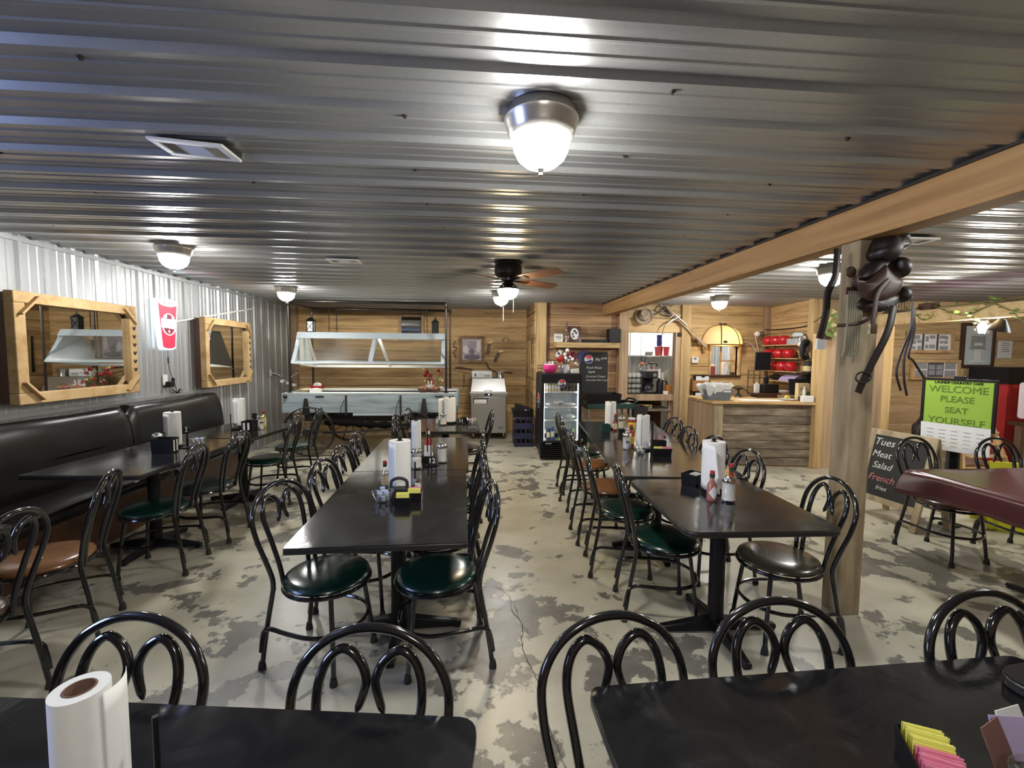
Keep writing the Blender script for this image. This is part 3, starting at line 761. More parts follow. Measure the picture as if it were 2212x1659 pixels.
flat('cup_rim', [(.148 * math.cos(2 * PI * k / 24), .238 + .042 * math.sin(2 * PI * k / 24)) for k in range(24)], .0194, .004, M_signwhite, cs)
ring = MB(); ring.tube([(.108 * math.cos(2 * PI * k / 32), -.025, .0 + .118 * math.sin(2 * PI * k / 32)) for k in range(32)], .006, 6, 0, True); ring.build('sign_ring', M_signwhite, cs)
flat('ring_field', [(.104 * math.cos(2 * PI * k / 28), .114 * math.sin(2 * PI * k / 28)) for k in range(28)], .0193, .002, M_signdk, cs)
flat('white_band', [(-.118, -.035), (.118, -.05), (.118, .055), (-.118, .06)], .0215, .005, M_signhot, cs)
for s, px, pz in (('10', -.052, .083), ('2', .06, .078), ('4', .0, -.08)):
    text('sign_numeral', s, .05, M_signwhite, cs, face((px, -.0225, pz), (1, 0, 0)), bold=.002)
for k, (px, w) in enumerate(((-.06, .06), (.01, .05), (.07, .05))):
    flat('rim_scribble', [(px - w / 2, .232 + .004 * k), (px + w / 2, .236 - .002 * k), (px + w / 2, .244 - .002 * k), (px - w / 2, .24 + .004 * k)], .0234, .001, M_signdk, cs)
wire = MB(); wire.tube(cr([(-3.47, 5.33, 1.59), (-3.47, 5.33, 1.45), (-3.47, 5.35, 1.33), (-3.465, 5.40, 1.22), (-3.45, 5.42, 1.10), (-3.44, 5.40, 1.075)], 6), .003, 6); wire.tube(cr([(-3.45, 5.30, 1.16), (-3.45, 5.32, 1.09), (-3.44, 5.38, 1.08), (-3.43, 5.45, 1.075)], 6), .0025, 6)
wire.cyl((-3.47, 5.33, 1.49), (-3.47, 5.33, 1.42), .007, 8); wire.box((-3.478, 5.385, 1.19), (-3.455, 5.405, 1.25))
tag(wire.build('power_cord', M_black), 'thin black power cord hanging from the lit cup sign', 'cord')
def outlet(x, y, z, label):
    t = thing('wall_outlet', label, 'outlet', (x, y, z)); t.rotation_euler = (0, 0, R(90))
    MB().box((-.038, -.008, -.06), (.038, 0, .06)).build('cover_plate', M_white, t, bevel=.003)
    for s in (-1, 1): MB().box((-.017, -.0095, s * .024 - .014), (.017, -.0079, s * .024 + .014)).build('socket', M_paper, t)
    return t
outlet(-3.48, 5.275, 1.235, 'white wall outlet below the lit cup sign')
outlet(-3.48, 7.85, 1.20, 'white wall outlet near the corner beside the wagon buffet')
tag(MB().box((-3.478, 5.27, 1.15), (-3.42, 5.345, 1.215)).build('power_adapter', M_black, bevel=.004), 'black plug-in power adapter in the outlet under the cup sign', 'adapter')
c = MB(); c.tube(cr([(-3.462, 7.83, 1.20), (-3.40, 7.95, 1.17), (-3.3, 8.05, 1.06), (-3.2, 8.1, 1.15), (-3.05, 8.0, 1.22), (-2.9, 7.5, 1.3)], 8), .006, 6)
tag(c.build('extension_cord', M_paper), 'white extension cord looping from the corner outlet to the buffet', 'cord')
c = MB(); c.tube(cr([(-3.462, 7.87, 1.18), (-3.38, 7.96, 1.13), (-3.25, 7.98, 1.07), (-3.1, 7.95, 1.0)], 8), .006, 6)
for k in range(3): c.box((-3.37 + k * .1, 7.95, 1.03 - .03 * k), (-3.31 + k * .1, 7.99, 1.075 - .03 * k), 1)
tag(c.build('power_strip', [M_black, M_paper]), 'dark cord with small white plugs by the corner outlet', 'cord')
tag(MB().tube([(-3.475, 5.50, 1.90), (-3.475, 7.35, 2.235)], .011, 8).build('conduit_pipe', M_white), 'thin white conduit slanting up the metal wall past the cup sign', 'conduit')
s = MB()
for k in range(9): s.bar((-3.43, 5.40, 1.075), (-3.43 + .06 * math.cos(k * .7), 5.40 + .06 * math.sin(k * .7), 1.085 + .02 * (k % 3)), .008, .004)
tag(s.build('ribbon_bow', M_blackcloth), 'small black bow lying on the booth back under the outlet', 'bow')

# ================================================================== WAGON BUFFET
wg = thing('wagon_buffet', 'old farm wagon turned into a buffet, pale blue box on iron wheels', 'buffet wagon', (0, 0, 0))
X0, X1, Y0, Y1, ZB, ZT = -2.93, -.285, 6.95, 7.98, .635, .935
bx = MB()
for a, b, r in (((X0, Y0, ZB), (X1, Y0 + .035, ZB + .15), .3), ((X0, Y0, ZB + .152), (X1, Y0 + .035, ZT), .6), ((X0, Y1 - .035, ZB), (X1, Y1, ZT), .4), ((X0, Y0 + .035, ZB), (X0 + .035, Y1 - .035, ZT), .5), ((X1 - .035, Y0 + .035, ZB), (X1, Y1 - .035, ZT), .5)): bx.box(a, b, 0, r)
bx.build('wagon_box', M_blue, wg, bevel=.004)
tp = MB(); tp.box((X0 + .035, Y0 + .035, ZT - .03), (X1 - .035, Y0 + .2, ZT + .004)); tp.box((X0 + .035, Y1 - .22, ZT - .03), (X1 - .035, Y1 - .035, ZT + .004)); tp.build('serving_deck', M_white, wg, bevel=.003)
MB().box((X0 + .035, Y0 + .2, ZT - .09), (X1 - .035, Y1 - .22, ZT - .085)).build('steam_well', M_steel, wg)
for x in (-2.92, -1.98, -1.16, -.36):
    if x > -2.9: MB().box((x - .012, Y0 - .014, ZB - .04), (x + .012, Y0, ZT - .03)).build('stake_iron', M_iron, wg, bevel=.002)
for x in (-2.37, -.57): MB().box((x - .06, Y0 - .012, ZT - .06), (x + .06, Y0, ZT - .04)).build('box_hook', M_iron, wg)
for x in (-2.57, -.80):
    mb = MB(); mb.hexa([(x - .06, Y0 - .03, ZB - .03), (x + .06, Y0 - .03, ZB - .03), (x + .06, Y0, ZB - .03), (x - .06, Y0, ZB - .03), (x - .02, Y0 - .03, ZB + .22), (x + .02, Y0 - .03, ZB + .22), (x + .02, Y0, ZB + .22), (x - .02, Y0, ZB + .22)]); mb.build('bolster_stake', M_iron, wg)
MB().lathe([(0, 0), (.03, 0), (.034, .012), (.015, .04), (0, .045)], n=12).build('knob', M_iron, wg, loc=(-2.87, Y0 - .005, ZT - .045)).rotation_euler = (R(90), 0, 0)
g = MB()
for x in (-2.55, -.85): g.box((x - .06, Y0 + .02, ZB - .13), (x + .06, Y1 - .02, ZB))
g.box((-2.5, 7.40, ZB - .2), (-.5, 7.52, ZB - .08)); g.box((-2.2, Y0 + .1, ZB - .055), (-.4, Y1 - .1, ZB - .005))
g.build('undercarriage', M_iron, wg, bevel=.006)
MB().box((-1.88, Y0 - .005, ZB - .045), (-1.04, Y0 + .06, ZB - .003)).build('step_board', M_bluetrim, wg)
def wheel(x, y, r, n=10):
    mb = MB()
    mb.T = Matrix.Translation((x, y, r)) @ Matrix.Rotation(R(90), 4, 'X')
    rim = [(r - .012, -.04), (r, -.045), (r, .045), (r - .012, .04), (r - .012, -.04)]
    mb.lathe(rim, n=40, cap=False)
    o = mb.build('wheel', M_iron, wg); h = MB(); h.T = mb.T
    h.lathe([(.02, .11), (.05, .11), (.055, .06), (.075, .045), (.075, -.045), (.055, -.06), (.045, -.1), (0, -.1)], n=20); h.build('hub', M_iron, o)
    for k in range(n):
        a = 2 * PI * k / n; s = MB(); s.T = mb.T; s.cyl((.06 * math.cos(a), .06 * math.sin(a), .03 if k % 2 else -.03), ((r - .008) * math.cos(a), (r - .008) * math.sin(a), .02 if k % 2 else -.02), .008, 6); s.build('spoke', M_iron, o)
wheel(-2.49, 6.80, .37); wheel(-.95, 6.84, .33); wheel(-2.23, 8.02, .37); wheel(-.95, 8.06, .33)
MB().bar((-2.3, 6.85, .34), (-.9, 6.9, .40), .03, .03).build('reach_pole', M_iron, wg)
c = MB(); c.tube(cr([(-2.3, 6.95, .50), (-1.9, 6.97, .47), (-1.6, 6.95, .45), (-1.25, 6.96, .44)], 5), [.05 + .012 * math.sin(i * 2.1) for i in range(16)], 10); c.tube([(-1.25, 6.96, .44), (-.9, 6.97, .44)], .014, 8); c.build('wrapped_pole', M_blackcloth, wg)
for x, xa in ((-1.98, -2.05), (-1.16, -1.22)):
    c = MB(); c.tube(cr([(x - .02, Y0 - .02, ZB + .2), (xa, Y0 - .03, ZB + .08), (xa - .01, Y0 - .02, ZB - .02)], 6), .005, 6); c.build('loose_wire', M_black, wg)
# pipe frame
pf = MB(); r = .017; zt = 2.30; A, B, C_, D = (-2.83, 7.02), (-.465, 7.02), (-2.80, 7.92), (-.455, 7.92)
for p in (A, B, C_, D): pf.cyl((*p, ZT), (*p, zt + .03), r, 12)
pf.cyl((*C_, zt), (*D, zt), r * 1.5, 12); pf.cyl((*A, zt), (*C_, zt), r, 12); pf.cyl((*B, zt), (*D, zt), r, 12); pf.cyl((A[0], A[1] + .05, zt + .03), (B[0], B[1] + .05, zt + .03), r * 1.4, 12)
for p in (A, B, C_, D): pf.lathe([(0, .028), (.022, .02), (.024, -.04), (.019, -.05)], (*p, zt), 12); pf.lathe([(.04, 0), (.04, .008), (.02, .012), (.02, .03)], (*p, ZT + .003), 14)
pf.build('pipe_frame', M_pipe, wg)
# hood, hung from the pipe frame
H0, H1 = -2.80, -.49
yb0, yt0, yt1, yb1, zb, ztp = 6.98, 7.27, 7.55, 7.93, 1.385, 1.875
hd = MB()
def front(z): return yb0 + (yt0 - yb0) * (z - zb) / (ztp - zb)
zr = ztp - .10
hd.hexa([(H0, front(zr), zr), (H1, front(zr), zr), (H1, front(zr) + .02, zr), (H0, front(zr) + .02, zr), (H0, yt0, ztp), (H1, yt0, ztp), (H1, yt0 + .02, ztp), (H0, yt0 + .02, ztp)])
hd.hexa([(H0, yb0, zb), (H1, yb0, zb), (H1, yb0 + .02, zb), (H0, yb0 + .02, zb), (H0, front(zb + .045), zb + .045), (H1, front(zb + .045), zb + .045), (H1, front(zb + .045) + .02, zb + .045), (H0, front(zb + .045) + .02, zb + .045)])
for xa, xb, w in ((H0, H0, .06), (-1.67, -1.63, .075), (H1 - .06, H1 - .06, .06)):
    hd.hexa([(xa, yb0, zb), (xa + w, yb0, zb), (xa + w, yb0 + .022, zb), (xa, yb0 + .022, zb), (xb, yt0 - .01, ztp - .08), (xb + w, yt0 - .01, ztp - .08), (xb + w, yt0 + .012, ztp - .08), (xb, yt0 + .012, ztp - .08)])
hd.box((H0, yt0 + .02, ztp - .022), (H1, yt1, ztp)); hd.build('hood_frame', M_bluetrim, wg, bevel=.003)
zbb = 1.30
for x, nm, dx in ((H0, 'hood_end', .018), (H1 - .018, 'hood_end', .018)):
    mb = MB(); mb.hexa([(x, yb0 + .03, zb), (x + dx, yb0 + .03, zb), (x + dx, yb1, zbb), (x, yb1, zbb), (x, yt0 + .01, ztp - .02), (x + dx, yt0 + .01, ztp - .02), (x + dx, yt1, ztp - .02), (x, yt1, ztp - .02)]); mb.build(nm, M_bluetrim if x > -1 else M_white, wg)
for yy in (7.22, 7.46): MB().box((H0 + .018, yy, 1.36), (H0 + .045, yy + .03, ztp - .03)).build('hood_batten', M_bluetrim, wg)
MB().box((H0, yb1 - .02, zbb), (H1, yb1, zbb + .045)).build('rear_rail', M_white, wg)
for x in (H0 + .02, -1.6, -1.55 + .0): pass
MB().bar((-1.62, yt1, ztp - .03), (-1.50, yb1 - .01, zbb + .02), .05, .02).build('rear_brace', M_white, wg)
MB().bar((H0 + .04, yt1, ztp - .03), (H0 + .06, yb1 - .01, zbb + .02), .05, .02).build('rear_brace', M_white, wg)
for xa, xb in ((H0 + .06, -1.65), (-1.58, H1 - .06)):
    mb = MB(); mb.quad([(xa, yb0 + .012, zb + .03), (xb, yb0 + .012, zb + .03), (xb, yt0 - .045, ztp - .1), (xa, yt0 - .045, ztp - .1)]); mb.build('glass_guard', M_guard, wg)
MB().cyl((-2.60, 7.42, ztp - .05), (-1.2, 7.42, ztp - .05), .018, 12).build('tube_light', EM('lit_tube', (1, .97, .88), 16), wg)
MB().box((-2.65, 7.39, ztp - .034), (-1.15, 7.45, ztp - .023)).build('tube_fitting', M_white, wg)
for x in (-2.36, -2.24, -.9, -.8):
    c = MB()
    for k in range(12):
        z = ztp + .02 + k * .034; c.tube([(x + .008 * math.cos(q * PI / 4) * (k % 2), 7.42 + .008 * math.cos(q * PI / 4) * (1 - k % 2) , z + .021 * math.sin(q * PI / 4)) for q in range(8)], .0035, 5, 0, True)
    c.build('hanging_chain', M_iron, wg)

# ------------------------------------------------------------------ on the wagon deck
ZD = ZT + .0055
def lantern(loc, label, body, pane):
    t = thing('lantern', label, 'lantern', loc)
    b = MB(); w = .052
    b.box((-w, -w, 0), (w, w, .014)); b.box((-w, -w, .165), (w, w, .178))
    for sx in (-1, 1):
        for sy in (-1, 1): b.box((sx * w - .006 * (sx > 0) * 2 + 0, sy * w - .012 * (sy > 0), .014), (sx * w + .012 - .012 * (sx > 0), sy * w + .012 - .012 * (sy > 0), .165))
    for sx in (0,):
        b.bar((-w, -w, .02), (w, -w, .16), .006, .006, 0, (0, 1, 0)); b.bar((w, -w, .02), (-w, -w, .16), .006, .006, 0, (0, 1, 0))
    b.build('lantern_body', body, t)
    MB().box((-w + .008, -w + .008, .014), (w - .008, w - .008, .165)).build('lantern_pane', pane, t)
    r_ = MB(); q = w + .014; r_.hexa([(-q, -q, .178), (q, -q, .178), (q, q, .178), (-q, q, .178), (-.018, -.018, .225), (.018, -.018, .225), (.018, .018, .225), (-.018, .018, .225)]); r_.box((-.024, -.024, .225), (.024, .024, .232)); r_.cyl((0, 0, .23), (0, 0, .262), .008, 10); r_.build('lantern_roof', body, t)
    h = MB(); h.tube([(.02 * math.cos(k * PI / 6), 0, .272 + .02 * math.sin(k * PI / 6)) for k in range(12)], .003, 6, 0, True); h.build('handle_ring', M_iron, t)
    return t
lantern((-2.62, 7.36, ztp + .0015), 'brown lantern with a white cross-barred pane on top of the wagon hood', M_bronze, M_paper)
lantern((-.66, 7.36, ztp + .0015), 'dark slate-coloured lantern on the hood near the pipe corner', M_slate, M_slate)
def lump(c, r, seed, n=10, amp=.25, sq=(1, 1, 1)):
    rnd = random.Random(seed); mb = MB(); mb.sphere((0, 0, 0), 1, n)
    out = MB(); vs = []
    for q in mb.v:
        k = 1 + amp * (math.sin(5 * q[0] + seed) * math.cos(4 * q[1] + 2 * seed) + .5 * math.sin(9 * q[2] + seed * 3))
        vs.append((c[0] + q[0] * r * k * sq[0], c[1] + q[1] * r * k * sq[1], c[2] + q[2] * r * k * sq[2]))
    out.add(vs, mb.f); return out
def tub(name, label, cat, loc, w, d, h, mat, rz=0, contents=None, taper=.8, group=None):
    t = thing(name, label, cat, loc, R(rz), group); th = .004
    def ring(k, z): return [(-w / 2 * k, -d / 2 * k, z), (w / 2 * k, -d / 2 * k, z), (w / 2 * k, d / 2 * k, z), (-w / 2 * k, d / 2 * k, z)]
    o1, o2 = ring(taper, 0), ring(1, h); i1, i2 = ring(taper * .96, .004), ring(.955, h)
    v = o1 + o2 + i1 + i2; fs = [(0, 3, 2, 1), (8, 9, 10, 11)]
    for i in range(4):
        j = (i + 1) % 4; fs += [(i, j, 4 + j, 4 + i), (8 + j, 8 + i, 12 + i, 12 + j), (4 + i, 4 + j, 12 + j, 12 + i)]
    MB().add(v, fs).build('tub_body', mat, t)
    for nm, cm_, cz, ch in contents or []:
        lump((0, 0, cz), .5, len(nm) + int(loc[0] * 10), 12, .12, (w * taper * .98, d * taper * .98, ch)).build(nm, cm_, t)
    return t
tub('food_tub', 'clear lidded tub of packets at the wall end of the wagon deck', 'tub', (-2.66, 7.12, ZD), .19, .15, .075, M_glass, 0, [('packets', M_cream, .03, .05)], .9)
tub('food_tub', 'red basket with crumpled paper behind the clear tubs on the wagon deck', 'basket', (-2.53, 7.32, ZD), .17, .16, .085, M_redmat, 0, [('paper_liner', M_paper, .09, .09)], .8)
tub('food_tub', 'white round-cornered tub with pale lid in front of the red basket', 'tub', (-2.48, 7.12, ZD), .17, .14, .05, M_white, 0, [('lid', M_paper, .045, .03)], .85)
for x, y, lab in ((-.83, 7.09, 'brown crock with a copper lid, nearer the middle of the wagon deck'), (-.65, 7.09, 'brown crock with a copper lid, beside the pipe post')):
    t = thing('crock', lab, 'crock', (x, y, ZD), 0, 'brown crocks on the wagon')
    MB().lathe([(0, 0), (.06, 0), (.082, .02), (.086, .055), (.078, .068)], n=20).build('crock_body', M_dkwood, t)
    MB().lathe([(.08, .068), (.076, .078), (.05, .092), (.012, .098), (.014, .11), (0, .114)], n=20).build('lid', M_copper, t)
t = thing('tong_holder', 'white pot of white-handled serving spoons behind the crocks', 'utensil pot', (-.74, 7.24, ZD))
MB().lathe([(0, 0), (.055, 0), (.075, .11), (.071, .11), (.052, .006), (0, .006)], n=18).build('pot', M_pot, t)
for k in range(6):
    a = k * 1.05; mb = MB(); mb.tube([(.02 * math.cos(a), .02 * math.sin(a), .02), (.055 * math.cos(a), .055 * math.sin(a), .17)], [.006, .01], 8); mb.build('spoon_handle', M_white if k % 3 else M_redmat, t)
tub('food_tub', 'clear cutlery tub beside the white spoon pot', 'tub', (-.56, 7.24, ZD), .12, .1, .11, M_glass, 0, [('packets', M_paper, .05, .06)], .85)
fl = thing('dried_flowers', 'dried autumn arrangement of dark red berries and leaves on the wagon deck', 'dried flowers', (-.68, 7.60, ZD - .094))
MB().lathe([(0, 0), (.06, 0), (.085, .08), (.07, .14), (.06, .15)], n=16).build('vase', M_redmat, fl)
st = MB(); rn = random.Random(2); tips = []
for k in range(26):
    a, b = rn.uniform(0, 2 * PI), rn.uniform(.06, .17); q = (b * math.cos(a) * (1 if math.cos(a) > 0 else 1.3) - .03, b * .7 * math.sin(a), .2 + .24 * rn.random()); tips.append(q)
    st.tube(cr([(0, 0, .1), (q[0] * .4, q[1] * .4, .2), q], 3), .0025, 5)
st.build('stems', M_vine, fl)
le = MB(); be = MB(); wt = MB()
for k, q in enumerate(tips):
    m = (be, le, be, wt)[k % 4] if k else be
    if m is le:
        for j in range(3):
            a = rn.uniform(0, 6.28); d = Vector((math.cos(a), math.sin(a), rn.uniform(-.3, .6))) * .07; p = Vector(q); sd = d.cross(Vector((0, 0, 1))).normalized() * .02
            le.quad([p, p + d * .5 + sd, p + d, p + d * .5 - sd])
    else:
        for j in range(3): m.sphere((q[0] + rn.uniform(-.02, .02), q[1] + rn.uniform(-.02, .02), q[2] + rn.uniform(-.02, .02)), rn.uniform(.010, .024), 8)
le.build('leaves', M_dkwood, fl, smooth=False); be.build('berries', M_redmat, fl); wt.build('seed_heads', M_cream, fl)

# ------------------------------------------------------------------ back wall decor
def picture(name, label, x0, x1, z0, z1, y, mat_f, fw_, d=.025, cat='picture', content=None):
    t = thing(name, label, cat, ((x0 + x1) / 2, y, (z0 + z1) / 2)); W, H = (x1 - x0) / 2, (z1 - z0) / 2
    for a, b in (((-W, -H), (W, -H + fw_)), ((-W, H - fw_), (W, H)), ((-W, -H + fw_), (-W + fw_, H - fw_)), ((W - fw_, -H + fw_), (W, H - fw_))):
        MB().box((a[0], -d, a[1]), (b[0], 0, b[1])).build('frame_rail', mat_f, t, bevel=.003)
    if content is not None: MB().box((-W + fw_ - .004, -d * .5, -H + fw_ - .004), (W - fw_ + .004, -.002, H - fw_ + .004)).build('picture_panel', content, t)
    return t
yw = YB - .036
p1 = picture('framed_print', 'wood-framed grey portrait print above the steel prep table', -.33, .165, 1.365, 1.90, yw, WOOD('dark_frame', (.12, .07, .03), (.24, .15, .07), (.32, .2, .1), grain=(3, 3, 3), tone=.1), .06, content=M_photo2)
for k, (x0, x1, z0, z1, c) in enumerate(((-.10, .10, .02, .17, (.30, .25, .28)), (-.05, .06, -.10, .02, (.16, .13, .15)), (-.16, .17, -.20, -.09, (.12, .10, .13)), (-.17, -.06, -.08, .08, (.62, .57, .57)), (.09, .17, -.05, .19, (.60, .55, .56)))):
    lump(((x0 + x1) / 2, -.0135, (z0 + z1) / 2), .5, k + 3, 12, .14, ((x1 - x0), .004, (z1 - z0))).build('print_tone', P('print_tone_%d' % k, c, .6, var=.3, scale=30), p1)
p2 = picture('mirror_framed', 'small rustic framed mirror high on the plank wall behind the wagon', -1.49, -1.0, 1.78, 2.31, yw, M_plank_z, .06, content=M_mirror, cat='mirror')
def revolver(loc, rz, label):
    t = thing('wall_revolver', label, 'decorative revolver', loc)
    t.rotation_euler = (0, R(rz), 0)
    mb = MB(); mb.T = Matrix.Rotation(R(90), 4, 'X'); mb.prism([(-.03, -.005), (-.022, .07), (.03, .075), (.035, -.01), (.03, -.12), (.0, -.135), (-.03, -.12)], 0, .035); mb.build('holster', M_leather, t, bevel=.006)
    mb = MB(); mb.T = Matrix.Rotation(R(90), 4, 'X'); mb.prism([(-.005, .07), (.0, .10), (.03, .125), (.085, .135), (.09, .115), (.05, .10), (.035, .072)], .006, .028); mb.build('grip', M_cream, t, bevel=.004)
    c = MB(); c.tube([(.03 + .014 * math.cos(k * PI / 5), -.02, .06 + .014 * math.sin(k * PI / 5)) for k in range(10)], .003, 6, 0, True); c.build('trigger_guard', M_iron, t)
    return t
revolver((.245, yw, 1.68), 6, 'holstered toy-like revolver close to the portrait print frame')
revolver((.415, yw, 1.52), 22, 'lower holstered revolver above the steel bucket')
t = thing('harness_pole', 'curved dark wooden harness piece and rope on the planks under the revolvers', 'wall decoration', (0, yw, 0))
mb = MB(); mb.tube(cr([(.20, -.012, 1.40), (.24, -.012, 1.29), (.34, -.012, 1.22), (.50, -.012, 1.20), (.72, -.012, 1.185)], 6), [.010 + .001 * (i % 3) for i in range(25)], 8); mb.build('curved_pole', M_dkwood, t)
mb = MB(); mb.tube(cr([(-.42, -.014, 1.27), (-.28, -.014, 1.275), (-.05, -.014, 1.235)], 5), [.008, .012, .015, .018, .02, .02, .018, .016, .014, .012, .01], 8); mb.build('singletree', M_dkwood, t)
mb = MB(); mb.tube(cr([(-.43, -.014, 1.24), (-.25, -.014, 1.20), (-.05, -.014, 1.15)], 5), .012, 8); mb.build('lower_pole', M_plank_z, t)
for k in range(8): mb = MB(); mb.tube([(-.235 + .01 * (k % 2), -.012 + .008 * math.cos(q) * (k % 2), 1.13 - .035 * k + .02 * math.sin(q)) if False else (-.235 + .012 * math.cos(q * .785) * ((k + 1) % 2), -.014 + .010 * math.cos(q * .785) * (k % 2), 1.13 - .034 * k + .021 * math.sin(q * .785)) for q in range(8)], .0035, 5, 0, True); mb.build('chain_link', M_iron, t)
t = thing('barbed_wire_wreath', 'small dark wire and berry decoration beside the portrait print', 'wall decoration', (-.40, yw, 1.65))
mb = MB(); mb.tube(cr([(0, -.01, .16), (-.04, -.02, .05), (.03, -.02, 0), (-.03, -.02, -.08), (.02, -.01, -.2)], 6), .008, 6)
for k in range(9): mb.bar((0, -.015, .1 - .03 * k), (.06 * (-1) ** k, -.03, .13 - .03 * k), .005, .005)
mb.build('twig', M_iron, t); MB().sphere((.01, -.03, .17), .02, 10).build('pale_knob', M_cream, t)
t = thing('horseshoe_hooks', 'two small dark hooks on the planks near the ceiling fan chain', 'hooks', (.58, yw, 1.78))
for s in (-1, 1): mb = MB(); mb.tube(cr([(s * .06, -.006, .02), (s * .055, -.03, .05), (s * .03 + .02, -.02, .10)], 5), .006, 6); mb.build('hook', M_iron, t)
# framed boards leaning on the step wall
for k, lab in enumerate(('pale wooden slat sign on the step wall, farther strip', 'pale wooden slat sign on the step wall, nearer strip')):
    t = thing('wall_sign', lab, 'wall sign', (.985, 8.28 - .3 * k, 1.47)); a = MB(); a.hexa([(0, -.02, -.33), (.012, -.02, -.33), (.012, .12, -.30), (0, .12, -.30), (0 - .02, -.02, .33), (-.008, -.02, .33), (-.008, .12, .33), (-.02, .12, .33)]); a.build('slat_board', M_pine_z if k == 0 else M_pine_z, t)
    MB().box((-.0, .125, -.3), (.014, .18, .33)).build('dark_edge', M_black, t)
c = MB(); c.tube(cr([(1.0, 7.86, 1.2), (.99, 7.86, .8), (.99, 7.87, .4), (.99, 7.85, .05), (.97, 7.75, .01), (1.0, 7.60, .01)], 5), .004, 6)
tag(c.build('power_cord', M_black), 'black cord running down the step wall to the floor', 'cord')

# ------------------------------------------------------------------ steel prep table
pt = thing('prep_refrigerator', 'stainless sandwich prep refrigerator with a lifted hood', 'prep refrigerator', (.23, 7.98, 0)); W = .335
bd = MB(); bd.box((-W + .012, .03, .115), (W - .012, .68, .80)); bd.build('cabinet', M_steel, pt, bevel=.004)
dr = MB(); dr.box((-W + .02, 0, .12), (W - .02, .03, .775)); dro = dr.build('door', M_steel, pt, bevel=.006)
MB().box((-W + .055, -.003, .66), (-.02, .002, .755)).build('handle_recess', M_black, dro)
MB().hexa([(-W + .07, -.012, .66), (-.035, -.012, .66), (-.035, .0, .66), (-W + .07, .0, .66), (-W + .07, -.004, .735), (-.035, -.004, .735), (-.035, .004, .735), (-W + .07, .004, .735)]).build('handle', M_steel, dro, bevel=.002)
b = MB(); b.lathe([(0, 0), (.045, 0), (.042, .004), (0, .004)], n=24, sy=.42); o = b.build('badge', M_navy, dro); o.matrix_local = face((.215, -.001, .215), (1, 0, 0))
text('badge_lettering', 'Atosa', .026, M_white, dro, face((.215, -.0056, .215), (1, 0, 0)), bold=.0006)
MB().box((-W - .002, -.012, .80), (W + .002, .70, .845)).build('control_band', M_steel, pt, bevel=.003)
c = MB(); c.box((-.075, -.0135, .803), (.055, -.010, .842)); co = c.build('control_panel', M_black, pt)
MB().box((-.01, -.0145, .815), (.018, -.0132, .830)).build('blue_display', EM('blue_led', (.15, .2, 1), 6), co)
MB().box((-W - .004, -.03, .846), (W + .004, .10, .862)).build('cutting_board', M_white, pt, bevel=.004)
h = MB(); h.hexa([(-W + .01, .08, .862), (W - .01, .08, .862), (W - .01, .66, .862), (-W + .01, .66, .862), (-W + .035, .20, 1.105), (W - .035, .20, 1.105), (W - .035, .64, 1.105), (-W + .035, .64, 1.105)]); ho = h.build('hood', M_steel, pt, bevel=.006)
hh = MB(); hh.tube(cr([(-.065, .085, .875), (-.065, .06, .885), (.05, .06, .885), (.05, .085, .875)], 5), .006, 8); hh.build('handle', M_chrome, ho)
for x in (-W + .06, W - .06):
    for y in (.07, .60):
        w = MB(); w.T = Matrix.Translation((x, y, 0)); w.box((-.012, -.02, .05), (.012, .02, .115)); w.cyl((-.013, 0, .034), (.013, 0, .034), .034, 16, 1); w.build('caster', [M_steel, M_blackrub], pt)
t = thing('cardboard_box', 'long white printed carton on the steel prep refrigerator', 'box', (.11, 8.40, 1.108))
MB().box((-.185, -.10, 0), (.185, .10, .125)).build('carton', M_paper, t, bevel=.002)
mk = MB(); mk.prism([(-.03, -.03), (.03, -.03), (.016, .0), (.010, .028), (-.010, .028), (-.016, .0)], 0, .0006); o = mk.build('bell_mark', P('grey_ink', (.12, .14, .17), .8), t); o.matrix_local = face((-.12, -.1004, .055), (1, 0, 0))
for x0, x1, z0, z1 in ((-.06, .02, .062, .070), (-.055, .03, .050, .056), (.04, .155, .04, .06), (.04, .155, .018, .034), (.11, .16, .108, .112)):
    o = MB().box((x0, -.1010, z0), (x1, -.1, z1)).build('printed_bar', P('grey_print', (.3, .32, .36), .8), t)
t = thing('steel_bucket', 'shiny steel pail on the prep refrigerator beside the white carton', 'bucket', (.46, 8.38, 1.106))
MB().lathe([(0, 0), (.066, 0), (.086, .115), (.09, .118), (.086, .12), (.064, .006), (0, .006)], n=22).build('pail', M_chrome, t)
mb = MB(); mb.tube([(.088 * math.cos(k * PI / 10), -.09 * math.sin(k * PI / 10) * .5, .112 - .06 * math.sin(k * PI / 10)) for k in range(11)], .003, 6); mb.build('bail_handle', M_chrome, t)
# crates of bottles beside the prep refrigerator
CX, CY = .80, 7.53
def crate(z, label):
    t = thing('bottle_crate', label, 'crate', (CX, CY, z), 0, 'stacked dark drink crates'); w, d, h = .155, .20, .165
    b = MB(); b.box((-w, -d, 0), (w, d, .012))
    for (a, e) in (((-w, -d), (w, -d + .012)), ((-w, d - .012), (w, d)), ((-w, -d + .012), (-w + .012, d - .012)), ((w - .012, -d + .012), (w, d - .012))):
        b.box((a[0], a[1], .012), (e[0], e[1], .065)); b.box((a[0], a[1], .135), (e[0], e[1], h))
    for x in (-w, -.055, .045, w - .012):
        b.box((x, -d, .065), (x + .012, -d + .012, .135)); b.box((x, d - .012, .065), (x + .012, d, .135))
    b.build('crate_body', M_navy, t, bevel=.002); return t
c1 = crate(0, 'navy drink crate at the bottom of the stack by the step wall'); dup(c1, (CX, CY, .167), 0, 'navy drink crate in the middle of the stack by the step wall')
dup(c1, (CX, CY, .334), 0, 'navy drink crate on top of the stack by the step wall')
bo = None
